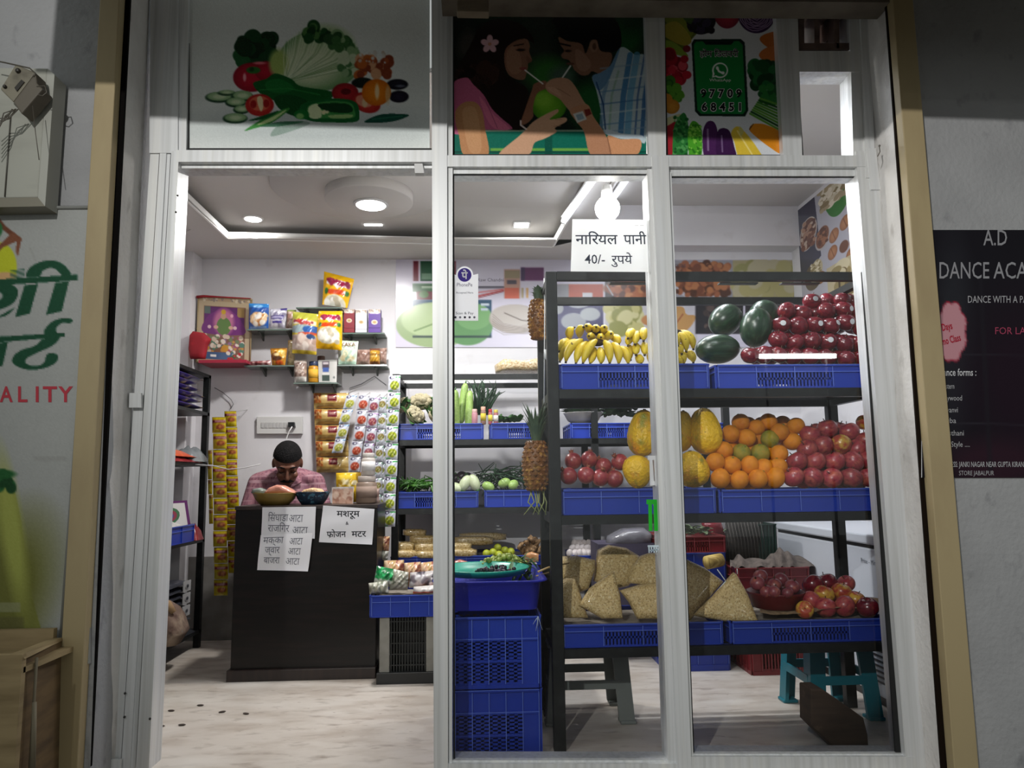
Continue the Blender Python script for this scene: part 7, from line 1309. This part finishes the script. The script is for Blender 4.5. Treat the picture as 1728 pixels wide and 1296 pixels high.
g = random.Random(11); litter = pm('dark_litter', '#4a403a', .9)
for i, (x, y) in enumerate(((289, 1199), (307, 1223), (375, 1201), (272, 1225), (264, 1211), (338, 1190), (415, 1204))):
    b = MB(); p = Z(x, y, .004); b.ell(p, (.016, .006, .004), nu=8, nv=5, M=Euler((0, 0, g.uniform(-.5, .5))).to_matrix()); tag(b.build('litter_scrap', litter), 'small dark scrap of litter on the pale floor by the doorway', 'litter', 'litter scraps on the floor')
# back-wall poster of snacks, side-wall poster of dry fruits
c = Cv(668, 438, 1340, 586, 420, '#c6c2d2'); R_ = c.rect
for x0, x1, k in ((698, 707, '#6a2030'), (710, 731, '#174a30'), (735, 770, '#6a2030')): R_(x0, 441, x1, 475, k)
R_(697, 479, 742, 493, '#2a5a34'); R_(704, 492, 742, 506, '#5f2028'); c.ell(716, 497, 8, 6, '#3f6a34'); R_(712, 483, 740, 487, '#b9c4b4', .7); R_(712, 462, 729, 472, '#8fa58f', .6)
R_(697, 506, 830, 569, '#33506a'); c.ell(735, 548, 66, 38, '#8fa37a'); c.ell(730, 540, 52, 28, '#a3b68c'); c.ell(790, 548, 42, 34, '#5f8a5c'); c.ell(800, 534, 30, 22, '#6f9a68'); c.line([(700, 558), (735, 545), (760, 520)], 2, '#5f7a4c'); R_(697, 566, 830, 569, '#26343c'); R_(812, 512, 826, 516, '#b9c4d0'); R_(812, 520, 824, 524, '#a9b4c4')
R_(805, 483, 853, 487, '#5f5c6a'); c.line([(806, 500), (851, 490)], 2.6, '#b04a4c'); c.line([(806, 494), (851, 488)], 2, '#c96a6a'); c.line([(806, 503), (850, 492)], 1.5, '#8a3a44')
R_(851, 455, 878, 504, '#b08a7c'); R_(852, 457, 878, 470, '#8f8268'); R_(856, 473, 872, 480, '#4a4450'); R_(852, 486, 876, 504, '#c2604c'); R_(879, 452, 918, 474, '#5f2a5c'); R_(879, 452, 886, 474, '#3f2a52'); R_(880, 486, 884, 503, '#a89a7c'); R_(888, 486, 892, 503, '#c9a06a')
c.ell(870, 538, 44, 24, '#a39a94'); c.ell(866, 532, 38, 18, '#b0a9a4')
for i in range(7): c.line([(832, 530+i*4), (850, 546+i*3), (900, 556+i*1)], 1, '#7a706c', .7)
c.line([(852, 528), (880, 540), (910, 544)], 1.6, '#5c5450')
R_(938, 480, 1018, 506, '#b0503a'); R_(938, 480, 960, 506, '#8a8a90'); R_(983, 494, 1000, 505, '#c9c9d0'); R_(1018, 480, 1022, 590, '#cfcbd8'); R_(938, 506, 1018, 508, '#cfcbd8')
R_(938, 508, 1018, 580, '#38345c'); c.ell(968, 542, 21, 14, '#8f9298'); c.ell(996, 530, 17, 11, '#a0a4a8'); c.ell(976, 513, 18, 7, '#9a9ea4'); c.ell(942, 520, 9, 10, '#8d9094')
R_(1021, 470, 1180, 506, '#3a2f30'); c.ell(1090, 487, 72, 17, '#8a4f30'); c.blobs(1034, 474, 1168, 500, ['#a8613a', '#7a3f28', '#b97a4c', '#5c3020'], 150, 5, 4); c.line([(1024, 482), (1034, 498)], 2.5, '#a9a9b2')
R_(1021, 508, 1176, 580, '#b9b6bc'); c.blobs(1026, 520, 1078, 556, ['#a3a060', '#b5ae74', '#8a8a4c', '#c2bc8c'], 44, 9, 5); c.ell(1096, 540, 14, 9, '#b07a4c'); c.poly([(1132, 520), (1152, 518), (1158, 530), (1174, 534), (1160, 556), (1140, 560), (1134, 545)], '#b58a54'); c.line([(1136, 552), (1152, 530)], 2, '#8a4a34')
R_(1132, 440, 1236, 506, '#8f8e96'); c.ell(1186, 474, 52, 33, '#b0b0ba'); c.ell(1186, 472, 47, 29, '#6a3c26'); c.blobs(1142, 446, 1230, 498, ['#94583a', '#6d3c26', '#a86c44', '#4a2818'], 170, 5, 6)
R_(1236, 440, 1340, 506, '#a39a72'); c.blobs(1240, 446, 1338, 500, ['#b0a88a', '#8f8c58', '#a8a06c'], 40, 12, 7)
R_(1173, 508, 1254, 563, '#1f1d24'); c.blobs(1190, 512, 1240, 556, ['#3a302e', '#544440', '#241f22'], 60, 5, 8); R_(1256, 508, 1340, 575, '#24222a'); R_(1254, 507, 1257, 580, '#c6c2d2'); R_(1170, 505, 1340, 508, '#c6c2d2')
mpB = lambda x, y: W(x, y, YB-.006)
panel('wall_poster', 'wide wall poster of papad, snacks and chips photographs behind the racks', 'poster', c, mpB, VINYL, texts=[('Raw Chandni', 806, 475, 8, '#6a6474', dict(width=44)), ('GLORIOUS', 1133, 451, 8, '#4a4450', dict(width=24))])
sq = [(1340, 331), (1456, 297), (1464, 500), (1338, 585)]; Yw = [WX(q[0]+.001, q[1], XR-.005) for q in ((1343, 331), (1456, 297), (1464, 505), (1343, 585))]
c = Cv(1338, 296, 1462, 570, 190, '#aeacb6'); yb = Yw[0].y; yf = Yw[1].y; ztp, zbt = 2.80, W(1338, 580, YB).z
c.poly([(1338, 270), (1386, 290), (1392, 420), (1338, 455)], '#3b3a4c', sm=False); c.ell(1366, 360, 21, 32, '#c6b8b0', rot=14); c.ell(1366, 360, 19, 30, '#6a4234', rot=14); c.blobs(1350, 334, 1382, 386, ['#c2a894', '#7a4a38', '#a87c64', '#5c3428'], 90, 4, 4)
c.poly([(1400, 296), (1446, 296), (1446, 340), (1428, 366), (1410, 352)], '#3f7a3c'); c.blobs(1396, 296, 1440, 336, ['#c9bea4', '#a8987a', '#e0d6c0', '#8a7a5c'], 90, 5, 5); c.ell(1396, 388, 14, 22, '#b0a9a8', rot=12); c.ell(1396, 386, 12, 20, '#7a4a34', rot=12); c.blobs(1388, 372, 1404, 400, ['#9a6444', '#5c3424'], 40, 3, 6)
for x, y in ((1416, 398), (1434, 388), (1446, 404), (1412, 428), (1446, 430), (1440, 452)): c.ell(x, y, 8, 13, '#b07a54', rot=10, c2='#8a5a3c'); c.line([(x-2, y-9), (x+2, y+9)], 1.2, '#7a4c34')
c.ell(1430, 430, 7, 11, '#6a4434'); c.ell(1372, 452, 20, 26, '#5a4c40'); c.ell(1380, 444, 13, 22, '#b5a98c', rot=12); c.blobs(1370, 426, 1390, 462, ['#d6cbae', '#8f805c'], 50, 2.5, 3); c.ell(1388, 462, 10, 12, '#8a5a34'); c.rect(1400, 452, 1470, 580, '#b5a888'); c.blobs(1402, 460, 1462, 560, ['#c9bd9c', '#8f8058', '#6d5c3c'], 40, 9, 5)
for x in (1418, 1440): c.rect(x, 470, x+3, 580, '#4a3c2c')
def mpS(x, y): u = (x-1338)/124; v = (y-296)/274; Yy = yb+(yf-yb)*u**1.25; return Vector((XR-.004, Yy, ztp+.0+(zbt-ztp)*v))
panel('wall_poster', 'tall poster of nuts and dried fruits on the side wall above the freezer', 'poster', c, mpS, VINYL, lift=Vector((-.0012, 0, 0)))
# small wall fan by the doorway
t = thing('wall_fan', 'small grey-white wall fan half hidden by the door jamb', 'fan', (XL+.1, 4.2, 2.30)); c0 = W(306, 362, 4.35); b = MB('#a9a7a4'); M = Matrix.Rotation(radians(90), 3, 'X')
for r in (.035, .06, .085, .11): b.tube([c0+Vector((r*cos(q), -.0, r*sin(q)))for q in np.linspace(0, 2*pi, 25)], .002, 4)
for q in np.linspace(0, 2*pi, 12, endpoint=False): b.tube([c0, c0+Vector((.11*cos(q), 0, .11*sin(q)))], .0015, 4)
b.build('fan_cage', SATIN, t); b = MB('#8d8a88'); b.lathe([(.03, 0), (.03, .08), (.01, .1)], 14, c0, M=Matrix.Rotation(radians(-90), 3, 'X')); b.tube([c0+Vector((0, .08, 0)), Vector((XL, c0.y+.09, c0.z))], .012, 8); b.build('fan_motor', SATIN, t)
for k in range(3):
    q = k*2.094; b = MB('#b4b2b0'); d = Vector((cos(q), 0, sin(q))); n = Vector((-sin(q), 0, cos(q))); b.add([c0+d*.02-n*.012+Vector((0, .01, 0)), c0+d*.095-n*.03+Vector((0, .02, 0)), c0+d*.10+n*.03+Vector((0, .004, 0)), c0+d*.02+n*.012+Vector((0, .008, 0))], [(0, 1, 2, 3)]); b.build('fan_blade', SATIN, t)
# ============================================================ the man seated behind the counter
skin = pm('brown_skin', '#6e4533', .5, sss=.05, layers=[('#5c3728', 12, .5, .8), ('#7d5240', 9, .6, .85)])
PX = W(486, 800, 4.45).x-.047; man = thing('person', 'man in a pinkish shirt seated behind the counter looking down', 'person', (PX, 4.62, 0))
V = lambda x, y, z: Vector((PX+x, 4.62+y, z))
HC = V(.0, -.19, W(486, 783, 4.43).z); HM = Matrix.Rotation(radians(34), 3, 'X')
h = lambda x, y, z: HC+HM @ Vector((x, y, z))
b = MB()
b.ell(h(0, .012, .03), (.077, .097, .092), nu=24, nv=16, M=HM); b.ell(h(0, -.025, -.055), (.058, .068, .066), nu=20, nv=12, M=HM); b.ell(h(0, -.052, -.098), (.026, .026, .022), M=HM)
b.cap(h(0, -.086, .015), h(0, -.112, -.032), .009, .014); b.ell(h(.013, -.096, -.036), .009); b.ell(h(-.013, -.096, -.036), .009); b.cap(h(-.035, -.083, .028), h(.035, -.083, .028), .011, .011)
for s in (1, -1): b.ell(h(s*.079, .015, -.005), (.010, .022, .032), M=HM); b.ell(h(s*.034, -.077, .005), (.015, .013, .010), M=HM); b.ell(h(s*.04, -.06, -.035), (.022, .025, .022), M=HM)
b.cap(h(-.016, -.088, -.071), h(.016, -.088, -.071), .008, .008); b.cap(h(-.013, -.086, -.083), h(.013, -.086, -.083), .008, .008)
b.cap(h(0, .03, -.05), V(0, -.06, 1.0), .052, .060)
b.ell(V(0, 0, .88), (.165, .105, .19), nu=20, nv=14); b.ell(V(0, .04, .66), (.15, .11, .20), nu=20, nv=14); b.ell(V(0, .06, .53), (.17, .14, .12), nu=20, nv=12)
for s in (1, -1):
    S, E_, Wr = V(s*.165, -.01, .985), V(s*.235, -.02, .74), V(s*.09, -.13, .63)
    b.cap(S, E_, .052, .042); b.cap(E_, Wr, .041, .027); b.ell(V(s*.11, -.02, 1.0), (.08, .06, .05))
    hd = V(s*.05, -.185, .625); b.cap(Wr, hd, .026, .030)
    d = (hd-Wr).normalized(); u = Vector((0, 0, 1)); w = d.cross(u)*s
    for k, (of, L) in enumerate(((-.024, .062), (-.008, .072), (.008, .068), (.023, .054))):
        k0 = hd+w*of+d*.02; k1 = k0+d*L*.5+Vector((0, 0, -.012)); k2 = k1+d*L*.3+Vector((0, 0, -.028)); b.cap(k0, k1, .009, .0085); b.cap(k1, k2, .0085, .007)
    t0 = hd-w*.026-d*.02; t1 = t0-w*.022+d*.03; b.cap(t0, t1, .011, .009); b.cap(t1, t1+d*.028+w*.006, .009, .0075)
    HP, K, A = V(s*.09, .03, .53), V(s*.13, -.26 if False else -.20, .54), V(s*.12, -.16, .09)
    b.cap(HP, K, .082, .058); b.cap(K, A, .056, .036); b.cap(A, V(s*.13, -.27, .035), .035, .030); b.ell(V(s*.12, -.14, .035), (.035, .05, .034))
b.build('body', skin, man, remesh=.006, smooth_it=4)
hairm = pm('black_hair', '#0a090a', .8, spec=.2, layers=[('#171415', (60, 60, 20), .5, .7)], bump=(160, .9, .01))
b = MB()
def hairfn(d): return 1+.02*sin(9*d.x+5*d.y)
top = MB(); top.ell((0, 0, 0), 1, nu=28, nv=18)
vs = [Vector(p) for p in top.v]; keep = []
pts = [h(p.x*.083, .018+p.y*.100, .040+p.z*.094) for p in vs]; inn = [h(p.x*.072, .018+p.y*.090, .038+p.z*.085) for p in vs]
ok = lambda p: (p.z > .15 if p.y < -.35 else p.z > (-.35 if p.y > .2 else -.15 if abs(p.x) > .8 else .05))
fs = [f for f in top.f if all(ok(vs[i]) for i in f)]; b.add(pts, fs, None, True); b.build('hair', hairm, man)
b = MB()
b.tube([h(-.036, -.089, -.062), h(-.018, -.100, -.054), h(0, -.104, -.052), h(.018, -.100, -.054), h(.036, -.089, -.062)], [.003, .008, .008, .008, .003], 8); b.build('moustache', hairm, man)
for s in (1, -1):
    b = MB(); b.tube([h(s*.014, -.096, .031), h(s*.034, -.095, .037), h(s*.054, -.080, .030)], [.003, .005, .002], 6); b.build('eyebrow', hairm, man)
    b = MB(); b.tube([h(s*.020, -.090, .002), h(s*.034, -.093, -.001), h(s*.048, -.085, .003)], [.002, .003, .002], 6); b.build('eyelash', hairm, man)
shm = pm('pink_checked_shirt', '#9a6a74', .85, layers=[('#7d4f5e', (70, 70, 4), .5, .56), ('#b08a92', (4, 4, 60), .52, .58), ('#7a5a68', 14, .55, .8)], bump=(18, .5, .01))
b = MB(); b.ell(V(0, 0, .885), (.178, .118, .185), nu=20, nv=14); b.ell(V(0, .03, .66), (.165, .125, .20), nu=20, nv=14); b.ell(V(0, .05, .52), (.18, .14, .10), nu=20, nv=12)
for s in (1, -1): b.cap(V(s*.165, -.01, .985), V(s*.222, -.045, .785), .062, .056); b.ell(V(s*.11, -.015, 1.005), (.09, .068, .052)); b.cap(V(s*.06, -.02, 1.02), V(s*.16, -.01, .99), .058, .060)
b.build('shirt', shm, man, remesh=.008, smooth_it=3)
for s in (1, -1):
    b = MB(); p = [V(s*.02, -.135, .955), V(s*.085, -.115, .99), V(s*.078, -.07, 1.045), V(s*.05, -.03, 1.062), V(s*.04, -.085, 1.03)]; b.add(p+[q+Vector((0, .008, -.006)) for q in p], [(0, 1, 2, 3, 4), (9, 8, 7, 6, 5)]+[(i, i+5, (i+1) % 5+5, (i+1) % 5) for i in range(5)]); b.build('collar', shm, man, bevel=.003)
trm = pm('dark_trousers', '#22242c', .85); b = MB(); b.ell(V(0, .06, .53), (.182, .15, .11), nu=20, nv=12)
for s in (1, -1): HP, K, A = V(s*.09, .03, .53), V(s*.13, -.20, .54), V(s*.12, -.16, .12); b.cap(HP, K, .092, .068); b.cap(K, A, .066, .052)
b.build('trousers', trm, man, remesh=.01, smooth_it=2)
x0, x1 = PX-.16, PX+.16; stool('dull plastic stool under the seated man behind the counter', x0, x1, 4.56, 4.86, .415, GREY_P)

man.rotation_euler.z = radians(14)
